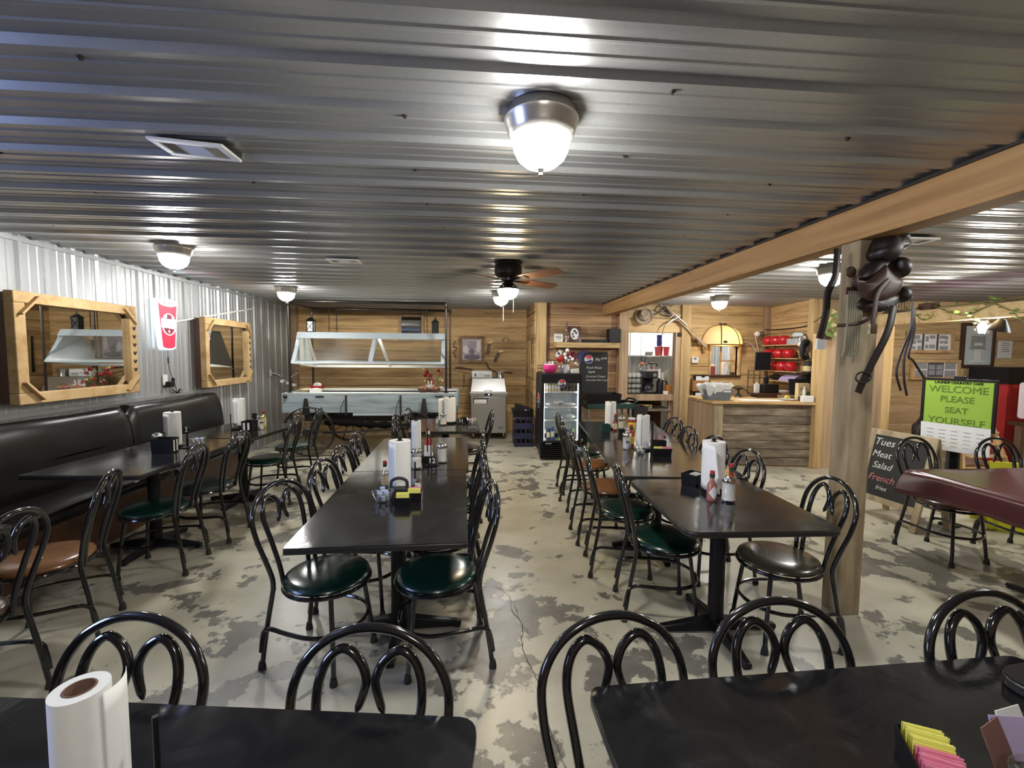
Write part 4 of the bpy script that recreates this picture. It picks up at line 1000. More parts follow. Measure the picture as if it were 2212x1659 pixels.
for lv in range(3):
    for k in range(4):
        lab = 'bottle standing in the stacked navy crates by the step wall'
        if bo is None:
            bo = thing('bottle', lab, 'bottle', (0, 0, 0), 0, 'bottles in the stacked crates')
            MB().lathe([(0, 0), (.027, 0), (.029, .01), (.029, .09), (.022, .115), (.0115, .13), (.0115, .142), (0, .142)], n=14).build('bottle_body', P('dark_bottle_glass', (.02, .014, .012), .15), bo); MB().lathe([(.0125, .136), (.0125, .147), (0, .148)], n=10).build('cap', M_chrome, bo); q = bo
        else: q = dup(bo, None, None, lab)
        q.location = (CX - .105 + .07 * k, CY - .155, .0135 + .167 * lv)
t = thing('black_bin', 'shallow black bin tilted on top of the navy crates', 'bin', (CX - .01, CY, .502)); b = MB()
b.add([(-.15, -.19, 0), (.15, -.19, 0), (.15, .19, 0), (-.15, .19, 0), (-.175, -.215, .11), (.175, -.215, .11), (.175, .215, .11), (-.175, .215, .11), (-.165, -.205, .11), (.165, -.205, .11), (.165, .205, .11), (-.165, .205, .11), (-.14, -.18, .008), (.14, -.18, .008), (.14, .18, .008), (-.14, .18, .008)],
      [(0, 3, 2, 1), (0, 1, 5, 4), (1, 2, 6, 5), (2, 3, 7, 6), (3, 0, 4, 7), (4, 5, 9, 8), (5, 6, 10, 9), (6, 7, 11, 10), (7, 4, 8, 11), (8, 9, 13, 12), (9, 10, 14, 13), (10, 11, 15, 14), (11, 8, 12, 15), (12, 13, 14, 15)]); b.build('bin_body', M_black, t)
b = MB(); b.hexa([(-.13, -.12, .02), (.13, -.12, .02), (.13, .12, .02), (-.13, .12, .02), (-.12, -.10, .2), (.13, -.10, .14), (.13, .10, .14), (-.12, .10, .2)]); tag(b.build('black_lid', M_black, loc=(CX - .01, CY, .512)), 'black lid standing in the bin on the crates', 'lid')  # this piece is a lid standing in the bin
MB().cyl((CX + .03, CY - .15, .53), (CX + .05, CY - .05, .66), .022, 14).build('steel_can', M_steel); tag(bpy.data.objects['steel_can'], 'shiny steel tumbler leaning in the black bin on the crates', 'tumbler')

# ------------------------------------------------------------------ drinks cooler
pc = thing('drinks_cooler', 'black glass-door drinks cooler with red, white and blue round logos', 'drinks cooler', (1.245, 6.36, 0)); W, D, H = .30, .58, 1.275
cb = MB(); cb.box((-W, .055, .10), (-W + .03, D, H)); cb.box((W - .03, .055, .10), (W, D, H)); cb.box((-W + .03, D - .03, .10), (W - .03, D, H)); cb.box((-W + .03, .055, H - .05), (W - .03, D - .03, H)); cb.box((-W + .03, .055, .10), (W - .03, D - .03, .26)); cb.build('cabinet', M_black, pc, bevel=.004)
M_liner = P('white_liner', (.75, .80, .82), .4, var=.02)
ln = MB(); ln.box((-W + .03, D - .036, .26), (W - .03, D - .03, H - .05)); ln.box((-W + .0301, .056, .26), (-W + .036, D - .036, H - .05)); ln.box((W - .036, .056, .26), (W - .0301, D - .036, H - .05)); ln.box((-W + .036, .056, .26), (W - .036, D - .036, .266)); ln.build('liner', M_liner, pc)
gr = MB(); gr.box((-W, .03, 0.02), (W, .10, .10))
for k in range(7): gr.box((-W + .01, .0, .035 + .03 * k), (W - .01, .032, .05 + .03 * k))
gr.build('lower_grille', M_black, pc)
df = MB()
for a, b in (((-W, .255), (W, .29)), ((-W, 1.14), (W, H - .005)), ((-W, .29), (-W + .045, 1.14)), ((W - .045, .29), (W, 1.14))): df.box((a[0], 0, a[1]), (b[0], .05, b[1]))
dfo = df.build('door', M_black, pc, bevel=.004)
MB().box((-W + .045, .02, .29), (W - .045, .026, 1.14)).build('door_glass', M_glass, dfo)
for x in (-W + .05, W - .055): MB().box((x, .05, .28), (x + .005, .056, 1.13)).build('light_strip', EM('cooler_led', (.85, .95, 1), 6), pc)
M_pr, M_pw, M_pb = P('logo_red', (.62, .02, .04), .4, var=.02), P('logo_white', (.8, .8, .8), .4, var=.02), P('logo_blue', (.01, .02, .13), .4, var=.02)
def round_logo(parent, M0, r):
    o = MB(); o.lathe([(0, 0), (r, 0), (r, .002), (0, .002)], n=32); e = o.build('logo_disc', M_pw, parent); e.matrix_local = M0
    def seg(a0, a1, y0, y1, mat, nm):
        pts = [(r * .93 * math.cos(R(a)), r * .93 * math.sin(R(a))) for a in range(a0, a1 + 1, 6)]
        x0, x1 = pts[0][0], pts[-1][0]
        for k in range(1, 12): t = k / 12; pts.append((x1 + (x0 - x1) * t, y1 + (y0 - y1) * t + r * .09 * math.sin(t * 2 * PI)))
        q = MB(); q.prism(pts, .002, .003); q.build(nm, mat, e)
    seg(20, 164, r * .93 * math.sin(R(20)), r * .93 * math.sin(R(164)), M_pr, 'red_wave')
    seg(200, 344, r * .93 * math.sin(R(200)), r * .93 * math.sin(R(344)), M_pb, 'blue_wave')
    text('logo_lettering', 'PEPSI', r * .56, M_black, e, Matrix.Translation((0, 0, .0025)), bold=r * .012)
    return e
round_logo(dfo, face((.0, -.001, 1.135), (1, 0, 0)), .058)
round_logo(pc, face((-W - .001, .30, .86), (0, -1, 0)), .115)
MB().box((-W + .07, -.004, .245), (-W + .16, .001, .262)).build('name_plate', M_chrome, dfo)
shz = (.99, .77, .575)
for z in shz:
    s = MB()
    s.box((-W + .037, .07, z), (W - .037, .075, z + .022))
    for k in range(18): s.box((-W + .045 + k * .03, .07, z), (-W + .048 + k * .03, D - .05, z + .004))
    s.build('wire_shelf', M_white, pc)
proto = {}
def can(x, y, z, m, h, r, lab, grp):
    key = (m.name, h, r)
    if key not in proto:
        t = thing('drink_can', lab, 'can', (x, y, z), 0, grp); MB().lathe([(0, 0), (r * .85, 0), (r, .008), (r, h - .012), (r * .82, h), (0, h - .002)], n=16).build('can_body', m, t)
        MB().lathe([(r * 1.004, h * .3), (r * 1.004, h * .7)], n=16, cap=False).build('can_label', (M_paper, M_black, M_navy, M_cream)[len(proto) % 4], t); proto[key] = t; return t
    return dup(proto[key], (x, y, z), 0, lab)
for k in range(6): can(-.235 + .042 * k + 1.245, 6.36 + .11, 1.0125, M_cream, .115, .019, 'slim pale can on the top shelf of the drinks cooler', 'slim cans in the cooler')
for k in range(5): can(.028 + .055 * k + 1.245, 6.36 + .11, 1.0125, M_dkwood, .12, .025, 'dark bottle with a white label on the top shelf of the drinks cooler', 'dark bottles in the cooler')
for k, (x, w, h, c, lab) in enumerate(((-.17, .10, .05, M_paper, 'wrapped plate at the hinge end of the second cooler shelf'), (-.02, .17, .085, M_white, 'white foam pie dome lettered in black on the second cooler shelf'), (.16, .16, .05, M_paper, 'wrapped pie slice at the far end of the second cooler shelf'))):
    o = lump((0, 0, 0), .5, 4 + k, 14, .06, (w, .14, h)); o.T = Matrix(); tag(o.build('wrapped_plate', c, loc=(1.245 + x, 6.50, shz[1] + .024 + h * .52)), lab, 'wrapped food')
text('marker_writing', 'pie', .05, M_black, bpy.data.objects['wrapped_plate.001'], face((.02, -.0735, -.005), (1, .1, 0)), shear=.3)
for k, (x, w, lab) in enumerate(((-.03, .18, 'clear wrapped tray on the third cooler shelf'), (.16, .15, 'white wrapped tray on the third cooler shelf'))): tag(lump((0, 0, 0), .5, 9 + k, 12, .08, (w, .16, .06)).build('wrapped_tray', M_paper if k else M_glass, loc=(1.245 + x, 6.50, shz[2] + .058)), lab, 'wrapped food')
for k in range(8): can(-.225 + .06 * k + 1.245, 6.36 + .13, .2665, (M_paper, M_navy, M_blueplastic, M_leaf)[k % 4], .17 + .02 * (k % 3), .027, 'bottle on the bottom shelf of the drinks cooler, coloured %s' % ('white', 'navy', 'blue', 'green')[k % 4], 'bottles at the bottom of the cooler')
# on the cooler
t = thing('candy_bowl', 'bright pink round bowl of wrapped sweets on the drinks cooler', 'bowl', (1.105, 6.60, H + .001))
MB().lathe([(0, 0), (.05, 0), (.088, .03), (.108, .075), (.104, .125), (.099, .125), (.10, .078), (.08, .035), (0, .012)], n=26).build('bowl', M_pink, t)
lump((0, 0, .115), .5, 6, 14, .14, (.16, .16, .05)).build('wrappers', M_paper, t)
MB().lathe([(.099, .122), (.092, .17), (.09, .17), (.097, .122)], n=22, cap=False).build('clear_collar', M_glass, t)
t = thing('wire_basket', 'small black wire basket at the back corner of the drinks cooler', 'basket', (.985, 6.80, H + .001))
mb = MB()
for z in (.01, .06, .11): mb.tube([(-.03, -.06, z), (.03, -.06, z), (.03, .08, z), (-.03, .08, z)], .003, 6, 0, True)
for x, y in ((-.03, -.06), (.03, -.06), (.03, .08), (-.03, .08), (0, -.06)): mb.cyl((x, y, .0), (x, y, .11), .003, 6)
mb.build('basket_wire', M_iron, t)
for k, (x, m, lab) in enumerate(((1.228, M_glass, 'slim clear glass bottle between the pink bowl and the blue glass'), (1.283, GLASS('blue_glass', (.5, .62, .78)), 'pale blue glass bottle on the drinks cooler before the flowers'))):
    MB().lathe([(0, 0), (.024, 0), (.026, .06), (.012, .10), (.012, .13), (.014, .132)], n=14).build('glass_bottle', m, loc=(x, 6.52, H + .001)); tag(bpy.data.objects['glass_bottle' + ('.001' if k else '')], lab, 'bottle')
t = thing('flower_jar', 'jar of cotton bolls, red ribbon and dark flowers on the drinks cooler', 'flower arrangement', (1.352, 6.63, H + .001))
MB().lathe([(0, 0), (.05, 0), (.058, .03), (.058, .09), (.045, .12), (.048, .13)], n=18).build('jar', M_pot, t)
st = MB(); lf = MB(); rn = random.Random(11)
for k in range(30):
    a = rn.uniform(0, 2 * PI); b = rn.uniform(.06, .24); q = Vector((b * math.cos(a), b * .5 * math.sin(a), .17 + rn.uniform(0, .2))); st.tube(cr([(0, 0, .1), q * .5 + Vector((0, 0, .08)), q], 3), .002, 5)
    for j in range(3):
        a = rn.uniform(0, 6.28); d = Vector((math.cos(a), math.sin(a), rn.uniform(-.3, .5))) * .05; sd = d.cross(Vector((0, 0, 1))).normalized() * .018; lf.quad([q, q + d * .5 + sd, q + d, q + d * .5 - sd])
st.build('stems', M_dkwood, t); lf.build('dark_leaves', P('maroon_leaf', (.10, .012, .018), .6), t, smooth=False)
for k, (x, z, r) in enumerate(((.005, .34, .030), (-.035, .285, .028), (-.02, .225, .028), (.02, .195, .024), (.08, .21, .028), (.045, .245, .02), (.13, .15, .02), (.16, .13, .016))): lump((x, -.09, z), r, k, 10, .06).build('cotton_boll', M_paper, t)
lump((-.10, -.08, .215), .5, 3, 14, .2, (.13, .07, .10)).build('red_ribbon', M_redmat, t); lump((.085, .0, .25), .5, 8, 14, .25, (.15, .1, .14)).build('dark_red_bloom', P('deep_red', (.16, .01, .02), .6), t)
for k, (x, z, a) in enumerate(((-.145, .275, 18), (-.11, .31, 25))):
    mb = MB(); mb.T = Matrix.Translation((x, -.10, z)) @ Matrix.Rotation(R(a), 4, 'Y'); mb.box((-.028, 0, -.035), (.028, .003, .035)); mb.build('white_tag', M_paper, t)
o = MB(); o.hexa([(-.055, -.05, 0), (.055, -.05, 0), (.06, .05, 0), (-.06, .05, 0), (-.06, -.055, .06), (.05, -.055, .075), (.05, .05, .07), (-.06, .05, .06)]); tag(o.build('foam_tray', M_white, loc=(1.475, 6.55, H + .001), bevel=.008), 'white foam tray at the aisle end of the cooler top', 'tray')

# ------------------------------------------------------------------ shelf and things on it
sh = thing('wall_shelf', 'thick rough timber shelf on the brown plank wall', 'shelf', (0, 0, 0))
MB().box((1.33, 7.30, 1.668), (2.40, 7.575, 1.755), 0, .6).build('shelf_timber', M_pale_x, sh, bevel=.006)
zs = 1.757
t = thing('pies_sign', 'small white square sign reading pies, hanging off the shelf end', 'sign', (1.37, 7.36, 1.83)); t.rotation_euler = (R(-4), 0, 0)
MB().box((-.072, -.008, -.068), (.072, .008, .068)).build('sign_board', M_white, t, bevel=.002); text('sign_lettering', 'PIES', .055, M_iron, t, face((0, -.0085, .005), (1, 0, 0)), bold=.001)
MB().box((-.04, -.0092, -.035), (.04, -.008, -.03)).build('small_text_line', M_iron, t); MB().box((-.05, -.0092, .048), (.05, -.008, .053)).build('small_text_line', M_iron, t)
t = thing('glass_bottle', 'tall clear glass bottle with a dark stopper on the shelf', 'bottle', (1.515, 7.40, zs))
MB().lathe([(0, 0), (.040, 0), (.042, .02), (.042, .12), (.022, .17), (.016, .21), (.017, .235)], n=18).build('bottle_body', M_glass, t); MB().lathe([(.014, .225), (.012, .30), (.008, .34), (0, .345)], n=10).build('stopper', M_dkwood, t)
t = thing('oval_plaque', 'dark wooden plaque with an oval black-and-white picture on the shelf', 'plaque', (1.66, 7.45, zs)); t.rotation_euler = (R(-6), 0, 0)
mb = MB(); mb.T = Matrix.Rotation(R(90), 4, 'X'); mb.prism([(-.10, 0), (.10, 0), (.115, .06), (.105, .13), (.118, .24), (.10, .275), (.03, .268), (0, .28), (-.03, .268), (-.10, .275), (-.118, .24), (-.105, .13), (-.115, .06)], 0, .018); mb.build('plaque_board', M_dkwood, t, bevel=.004)
mb = MB(); mb.lathe([(0, 0), (.07, 0), (.07, .002), (0, .002)], n=28, sy=1.38); o = mb.build('oval_print', M_paper, t); o.matrix_local = face((0, -.0185, .145), (1, 0, 0))
for k, (x, z, w, h) in enumerate(((.005, .19, .05, .05), (-.03, .14, .03, .05), (.03, .16, .04, .04), (-.02, .095, .04, .03))): lump((x, -.0215, z), .5, k, 10, .2, (w, .003, h)).build('print_tone', M_mat_dark, o if False else t)
for x in (1.675, 1.725): MB().lathe([(0, 0), (.018, 0), (.02, .09), (.012, .11), (.012, .12)], n=12).build('shot_glass', M_glass, loc=(x, 7.35, zs)); 
tag(bpy.data.objects['shot_glass'], 'slim clear glass before the oval plaque, nearer the bottle', 'glass', 'slim glasses on the shelf'); tag(bpy.data.objects['shot_glass.001'], 'slim clear glass before the oval plaque, nearer the soundbar', 'glass', 'slim glasses on the shelf')
tag(MB().box((1.785, 7.36, zs), (2.22, 7.45, zs + .052)).build('soundbar', M_black, bevel=.006), 'long low black soundbar on the timber shelf', 'soundbar')
tag(MB().box((2.225, 7.32, zs), (2.425, 7.50, zs + .235)).build('subwoofer', M_black, bevel=.006), 'square black speaker box at the end of the timber shelf', 'speaker')
cb_ = thing('pie_board', 'black chalkboard listing pies with a round logo, hung under the shelf', 'chalkboard', (2.03, 7.555, 0)); 
MB().prism(rrect(-.245, .76, .245, 1.60, .02), 0, .02).build('board_panel', M_slate, cb_).matrix_local = face((0, -.0, 0), (1, 0, 0))
mb = MB(); mb.T = face((-.245, -.021, 1.60), (1, 0, 0)); pts = [(.19 * math.cos(R(a)), .16 * math.sin(R(a))) for a in range(70, 200, 10)]
mb.prism([(-.01, -.16), *[(.06 + .115 * math.cos(R(a)), -.08 + .10 * math.sin(R(a))) for a in range(200, 70, -10)], (.16, .02), (.16, .0), (.08, -.02), (.02, -.10), (.0, -.22), (-.01, -.22)], 0, .006); mb.build('purple_arc', P('indigo', (.06, .045, .22), .5), cb_)
round_logo(cb_, face((-.095, -.0215, 1.475), (1, 0, 0)), .074)
for s, x, z, sz, m in (('Pie', .06, 1.47, .075, M_slate), ('Pie', .06, 1.47, .07, M_chalk), ('$3.00', .17, 1.49, .045, M_chalk), ('Peach Pecan', .0, 1.33, .055, M_chalk), ('Apple', -.045, 1.26, .055, M_chalk), ('Coconut Cream', .03, 1.18, .052, M_chalk), ('Chocolate Mint Cream', .06, 1.115, .043, M_chalk)):
    if m is M_slate: continue
    text('chalk_writing', s, sz, m, cb_, face((x, -.0212, z), (1, 0, 0)), shear=.3, bold=-.0006)

# ------------------------------------------------------------------ green service cart
sc = thing('service_cart', 'dark green two-shelf service cart before the chalkboard', 'cart', (2.09, 6.98, 0)); W, D = .37, .24
for z, h in ((.72, .075), (.20, .07)):
    b = MB(); b.box((-W, -D, z - .01), (W, D, z)); b.box((-W, -D, z), (W, -D + .02, z + h)); b.box((-W, D - .02, z), (W, D, z + h)); b.box((-W, -D + .02, z), (-W + .02, D - .02, z + h)); b.box((W - .02, -D + .02, z), (W, D - .02, z + h)); b.build('cart_shelf', M_green, sc, bevel=.008)
for sx in (-1, 1):
    for sy in (-1, 1): MB().box((sx * (W - .035) - .02, sy * (D - .03) - .015, .10), (sx * (W - .035) + .02, sy * (D - .03) + .015, .715)).build('upright', M_nickel, sc, bevel=.004)
    mb = MB(); mb.tube(cr([(sx * W, -D + .04, .78), (sx * (W + .07), -D + .05, .84), (sx * (W + .07), D - .05, .84), (sx * W, D - .04, .78)], 5), .016, 10); mb.build('cart_handle', M_green, sc)
    for sy in (-1, 1): w = MB(); w.cyl((sx * (W - .05) - .015, sy * (D - .04), .05), (sx * (W - .05) + .015, sy * (D - .04), .05), .05, 16); w.box((sx * (W - .05) - .02, sy * (D - .04) - .015, .05), (sx * (W - .05) + .02, sy * (D - .04) + .015, .11)); w.build('caster', M_blackrub, sc)
text('cart_lettering', 'Carl', .05, M_paper, sc, face((.02, -D - .001, .752), (1, 0, 0)), shear=.25)
tub('bus_tub', 'black bus tub on the top shelf of the green cart', 'bus tub', (2.00, 6.98, .7215), .56, .42, .22, M_black, taper=.9)
tub('bus_tub', 'black bus tub on the lower shelf of the green cart', 'bus tub', (2.05, 6.98, .2015), .52, .40, .16, M_black, taper=.9)
t = tub('bus_tub', 'black side bin hooked at the pantry end of the green cart', 'bin', (2.62, 6.99, .53), .24, .30, .20, M_blackrub, taper=.9)
t = thing('skillet', 'black pan resting on the end of the green cart', 'pan', (2.375, 6.96, .80)); MB().lathe([(0, 0), (.055, 0), (.075, .03), (.071, .03), (.052, .005), (0, .005)], n=20).build('pan_body', M_black, t); mb = MB(); mb.tube([(0, -.06, .025), (-.02, -.15, .045)], .01, 8); mb.build('pan_handle', M_black, t)
MB().box((2.295, 6.80, .7215), (2.43, 7.10, .798)).build('foil_box', M_steel, bevel=.004); tag(bpy.data.objects['foil_box'], 'small steel pan under the black skillet on the cart', 'pan')

# ================================================================== PANTRY BEYOND THE OPENING
pn = thing('coffee_counter', 'rough timber coffee counter with open shelf in the wall opening', 'counter', (0, 0, 0))
MB().box((2.58, 7.53, .755), (3.50, 8.15, .865), 0, .5).build('counter_top', M_plank_z, pn, bevel=.006)
MB().box((2.62, 7.60, .56), (3.48, 8.10, .605), 0, .6).build('lower_shelf', M_grey_x, pn, bevel=.004)
for x in (2.64, 3.42): MB().box((x, 7.62, 0), (x + .05, 7.68, .755)).build('leg', M_plank_z, pn)
MB().box((2.62, 8.12, 0), (3.50, 8.15, .75)).build('back_panel', M_dkwood, pn)
zc = .867
t = thing('mug_rack', 'black four-tier rack holding white mugs', 'mug rack', (2.79, 7.70, zc)); b = MB()
for k in range(4): b.box((-.125, -.09, .003 + .093 * k), (.125, .09, .010 + .093 * k))
for x in (-.125, .119):
    for y in (-.09, .084): b.box((x, y, 0), (x + .006, y + .006, .30))
for k in range(3): b.box((-.125, -.09, .03 + .093 * k), (.125, -.086, .035 + .093 * k))
b.build('rack_frame', M_black, t)
mug = None; tiers = ('bottom tier', 'second tier', 'third tier', 'top tier')
for k in range(4):
    for j in range(3):
        lab = 'white mug on the %s of the black rack' % tiers[k]
        if mug is None:
            mug = thing('mug', lab, 'mug', (0, 0, 0), 0, 'white mugs on the black rack'); q = mug
            MB().lathe([(0, 0), (.030, 0), (.037, .01), (.037, .078), (.034, .078), (.033, .01), (0, .006)], n=16).build('mug_body', M_pot, mug)
            h = MB(); h.tube(cr([(.0, -.034, .062), (.01, -.052, .055), (.01, -.055, .03), (0, -.035, .018)], 4), .005, 6); h.build('handle', M_pot, mug)
        else: q = dup(mug, None, None, lab)
        q.location = (2.79 - .08 + .08 * j, 7.69, zc + .0115 + .093 * k); q.rotation_euler = (0, 0, R((-20, 15, -5, 30)[k] + 10 * j))
cm2 = thing('coffee_maker', 'black and steel coffee brewer with a pot warmer on top', 'coffee maker', (3.10, 7.76, zc))
b = MB(); b.box((-.10, -.14, 0), (.10, .16, .04)); b.box((-.10, .04, .04), (.10, .16, .28)); b.box((-.105, -.15, .28), (.105, .165, .40)); b.build('brewer_body', M_black, cm2, bevel=.006)
MB().box((-.107, -.152, .40), (.107, .165, .425)).build('warmer_top', M_steel, cm2, bevel=.004)
MB().lathe([(.03, .24), (.07, .275), (.07, .282), (0, .282)], (0, -.05, 0), 20).build('brew_basket', M_black, cm2)
MB().box((.02, -.154, .31), (.08, -.15, .37)).build('switch_panel', M_steel, cm2); MB().lathe([(0, 0), (.075, 0), (.075, .006), (0, .006)], (0, -.05, .041), 20).build('warmer_plate', M_steel, cm2)
def pot(loc, lab, mc, rz):
    t = thing('coffee_pot', lab, 'coffee pot', loc, R(rz)); MB().lathe([(0, 0), (.055, 0), (.068, .03), (.062, .07), (.042, .10), (.045, .115)], n=20).build('glass_carafe', M_glass, t)
    c = MB(); c.lathe([(.046, .098), (.049, .10), (.049, .122), (.02, .13), (0, .13)], n=18); c.tube(cr([(.045, 0, .112), (.10, 0, .118), (.105, 0, .08), (.095, 0, .05)], 4), .009, 8); c.build('collar_and_handle', mc, t); return t
pot((3.13, 7.74, zc + .427), 'glass coffee pot with a black collar on the brewer warmer', M_black, 0)
pot((2.99, 7.82, zc + .427), 'glass coffee pot with an orange collar on the brewer warmer', P('orange_plastic', (.75, .16, .03), .4), 60)
pot((3.08, 7.715, zc + .049), 'glass coffee pot under the brew basket', M_black, 20)
t = thing('coffee_urn', 'black airpot with silver lid beside the coffee brewer', 'airpot', (3.285, 7.70, zc)); t.rotation_euler = (0, 0, 0)
MB().lathe([(0, 0), (.06, 0), (.062, .2), (.045, .25), (.03, .26)], n=18).build('airpot_body', M_black, t); MB().lathe([(.045, .25), (.035, .28), (0, .285)], n=16).build('lid', M_chrome, t)
mb = MB(); mb.tube(cr([(.04, -.03, .24), (.10, -.04, .22), (.11, -.04, .16)], 5), .012, 8); mb.build('spout', M_black, t)
MB().lathe([(0, 0), (.024, 0), (.028, .05), (.012, .075), (.012, .09), (0, .092)], n=14).build('sauce_bottle', M_hot, loc=(3.19, 7.86, zc + .4265)); tag(bpy.data.objects['sauce_bottle'], 'dark red bottle behind the brewer top', 'bottle')
cups = None
for x, hts, lab in ((3.365, 11, 'tallest stack of white foam cups beside the airpot'), (3.443, 9, 'middle stack of white foam cups on the coffee counter'), (3.52, 10, 'stack of white foam cups against the opening post')):
    for k in range(hts):
        if cups is None:
            cups = thing('foam_cup', lab, 'cup', (0, 0, 0), 0, 'stacked foam cups'); MB().lathe([(0, .115), (.027, .115), (.036, .006), (.0375, 0), (.0362, 0), (.0262, .1135), (0, .1135)], n=16).build('cup_body', M_white, cups); q = cups
        else: q = dup(cups, None, None, 'white foam cup in the ' + lab)
        q['label'] = 'white foam cup in the ' + lab.replace('tallest stack of white foam cups', 'tallest stack').replace('middle stack of white foam cups', 'middle stack').replace('stack of white foam cups', 'stack')
        q.location = (x if x < 3.5 else 3.521, 7.95, zc + .032 * k)
t = thing('amber_pitcher', 'amber plastic pitcher in front of the foam cup stacks', 'pitcher', (3.42, 7.68, zc)); MB().lathe([(0, 0), (.044, 0), (.052, .165), (.049, .165), (.041, .006), (0, .006)], n=18).build('pitcher_body', P('amber_plastic', (.42, .15, .02), .25), t)
h = MB(); h.tube(cr([(.03, -.04, .15), (.05, -.08, .13), (.045, -.078, .06), (.03, -.04, .035)], 4), .007, 8); h.build('handle', P('amber_handle', (.36, .12, .02), .25), t)
MB().lathe([(0, 0), (.045, 0), (.05, .055), (.047, .055), (.042, .004), (0, .004)], n=18).build('foam_bowl', M_white, loc=(3.34, 7.585, zc)); tag(bpy.data.objects['foam_bowl'], 'low white foam bowl beside the amber pitcher', 'bowl')
MB().box((2.86, 7.66, .607), (3.14, 7.80, .67), 0).build('wood_box', M_cream, bevel=.004); tag(bpy.data.objects['wood_box'], 'small pale wooden box with two hand holes under the coffee counter', 'box')
for x in (2.92, 3.08): MB().box((x - .025, 7.6585, .635), (x + .025, 7.6602, .65)).build('hand_hole', M_black, bpy.data.objects['wood_box'])
for k, (x, lab) in enumerate(((2.86, 'bulging white bag under the coffee counter, nearer the cart'), (3.2, 'bulging grey bag under the coffee counter, nearer the post'))): tag(lump((0, 0, 0), .5, 5 + k, 14, .12, (.26, .3, .3)).build('supply_bag', M_paper if k == 0 else P('grey_bag', (.35, .34, .32), .8), loc=(x, 7.85, .18)), lab, 'bag')
ps = thing('pantry_shelf', 'white wall shelf in the coffee pantry', 'shelf', (0, 0, 0)); MB().box((3.24, 8.25, 1.525), (4.2, 8.62, 1.545)).build('shelf_board', M_white, ps)
for x in (3.26, 4.0): mb = MB(); mb.box((x, 8.3, 1.36), (x + .02, 8.34, 1.525)); mb.box((x, 8.60, 1.30), (x + .02, 8.64, 1.545)); mb.bar((x + .01, 8.3, 1.51), (x + .01, 8.62, 1.33), .02, .02); mb.build('bracket', M_greytub, ps)
MB().box((3.24, 8.62, 1.525), (4.2, 9.28, 1.545)).build('shelf_back_board', M_white, ps)
for k in range(7):
    x = 3.55 + .012 * k
for k, (x, m, lab) in enumerate(((3.49, M_hotpink, 'coral pink cup on the pantry shelf, nearer the white plates'), (3.66, M_hotpink, 'coral pink cup on the pantry shelf, nearer the post'))):
    MB().lathe([(0, 0), (.045, 0), (.06, .165), (.064, .17), (.06, .17), (.043, .006), (0, .006)], n=18).build('plastic_cup', m, loc=(x, 8.33, 1.546)); tag(bpy.data.objects['plastic_cup' + ('.001' if k else '')], lab, 'cup')
MB().lathe([(0, 0), (.04, 0), (.05, .18), (0, .18)], n=16).build('red_cup', M_redmat, loc=(3.575, 8.42, 1.546)); tag(bpy.data.objects['red_cup'], 'dark red cup between the two coral cups on the pantry shelf', 'cup')
MB().lathe([(0, 0), (.045, 0), (.052, .09), (.045, .12), (.05, .21), (.047, .22), (0, .22)], n=18).build('navy_pitcher', M_blueplastic, loc=(3.58, 8.48, 1.70 + .03)); tag(bpy.data.objects['navy_pitcher'], 'dark blue cups stacked above the coral cups on the pantry shelf', 'cup stack')
for k in range(5): MB().lathe([(0, 0), (.05, 0), (.08, .018), (.077, .02), (.048, .004), (0, .004)], n=20).build('plate', M_pot, loc=(3.335 + .003 * k, 8.40, 1.546 + .013 * k)); tag(bpy.data.objects['plate' + ('.%03d' % k if k else '')], 'white plate in the pile on the pantry shelf', 'plate', 'white plates on the pantry shelf')
t = thing('glass_jar', 'clear box of clear plates at the post end of the pantry shelf', 'jar', (3.86, 8.40, 1.546)); MB().box((-.09, -.08, 0), (.09, .08, .16)).build('jar_body', M_glass, t)
mb = MB(); mb.tube(cr([(2.86, 8.6, 1.5), (2.87, 8.62, 1.66), (2.95, 8.64, 1.68), (2.97, 8.6, 1.2)], 6), .01, 8); tag(mb.build('cord_loop', M_black), 'black cable looping down the white pantry wall', 'cable')
dl = bpy.data.lights.new('pantry_lamp', 'POINT')

# ------------------------------------------------------------------ above the opening
t = thing('cowboy_hat', 'tan felt cowboy hat hung brim-out above the pantry opening', 'hat', (2.87, 7.50, 2.22)); t.rotation_euler = (R(66), 0, R(-8))
MB().lathe([(.085, .0), (.115, -.004), (.135, .006), (.146, .022), (.143, .024), (.132, .010), (.113, 0), (.086, .004)], n=30, sy=1.2, cap=False).build('brim', M_hatfelt, t)
MB().lathe([(.087, 0), (.083, .04), (.076, .085), (.06, .105), (.03, .098), (0, .09)], n=26, sy=1.15).build('hat_crown', M_hatfelt, t)
MB().lathe([(.088, .004), (.087, .022)], n=26, sy=1.15, cap=False).build('hat_band', M_leather, t)
t = thing('deer_antlers', 'dark deer antlers mounted beside the cowboy hat', 'antlers', (3.14, 7.53, 2.27))
for pts, r in (([(-.12, 0, -.02), (-.02, -.05, .0), (.08, -.06, .07), (.16, -.05, .09), (.24, -.05, .14), (.33, -.04, .17)], .013), ([(.17, -.05, .09), (.19, -.05, .16), (.20, -.05, .20)], .009), ([(.16, -.05, .09), (.24, -.06, .06), (.28, -.06, .05)], .009), ([(-.12, 0, .03), (-.2, -.05, .06), (-.26, -.06, .02), (-.25, -.07, -.06)], .011)):
    p = cr(pts, 4); mb = MB(); mb.tube(p, [r * (1 - .65 * i / len(p)) for i in range(len(p))], 8); mb.build('antler', M_horn, t)
MB().box((-.16, -.02, -.06), (-.08, .02, .06)).build('mount_block', M_dkwood, t, bevel=.005)
t = thing('hand_plow', 'old wooden hand tool with a long beam slanting above the opening', 'antique tool', (0, 7.45, 0))
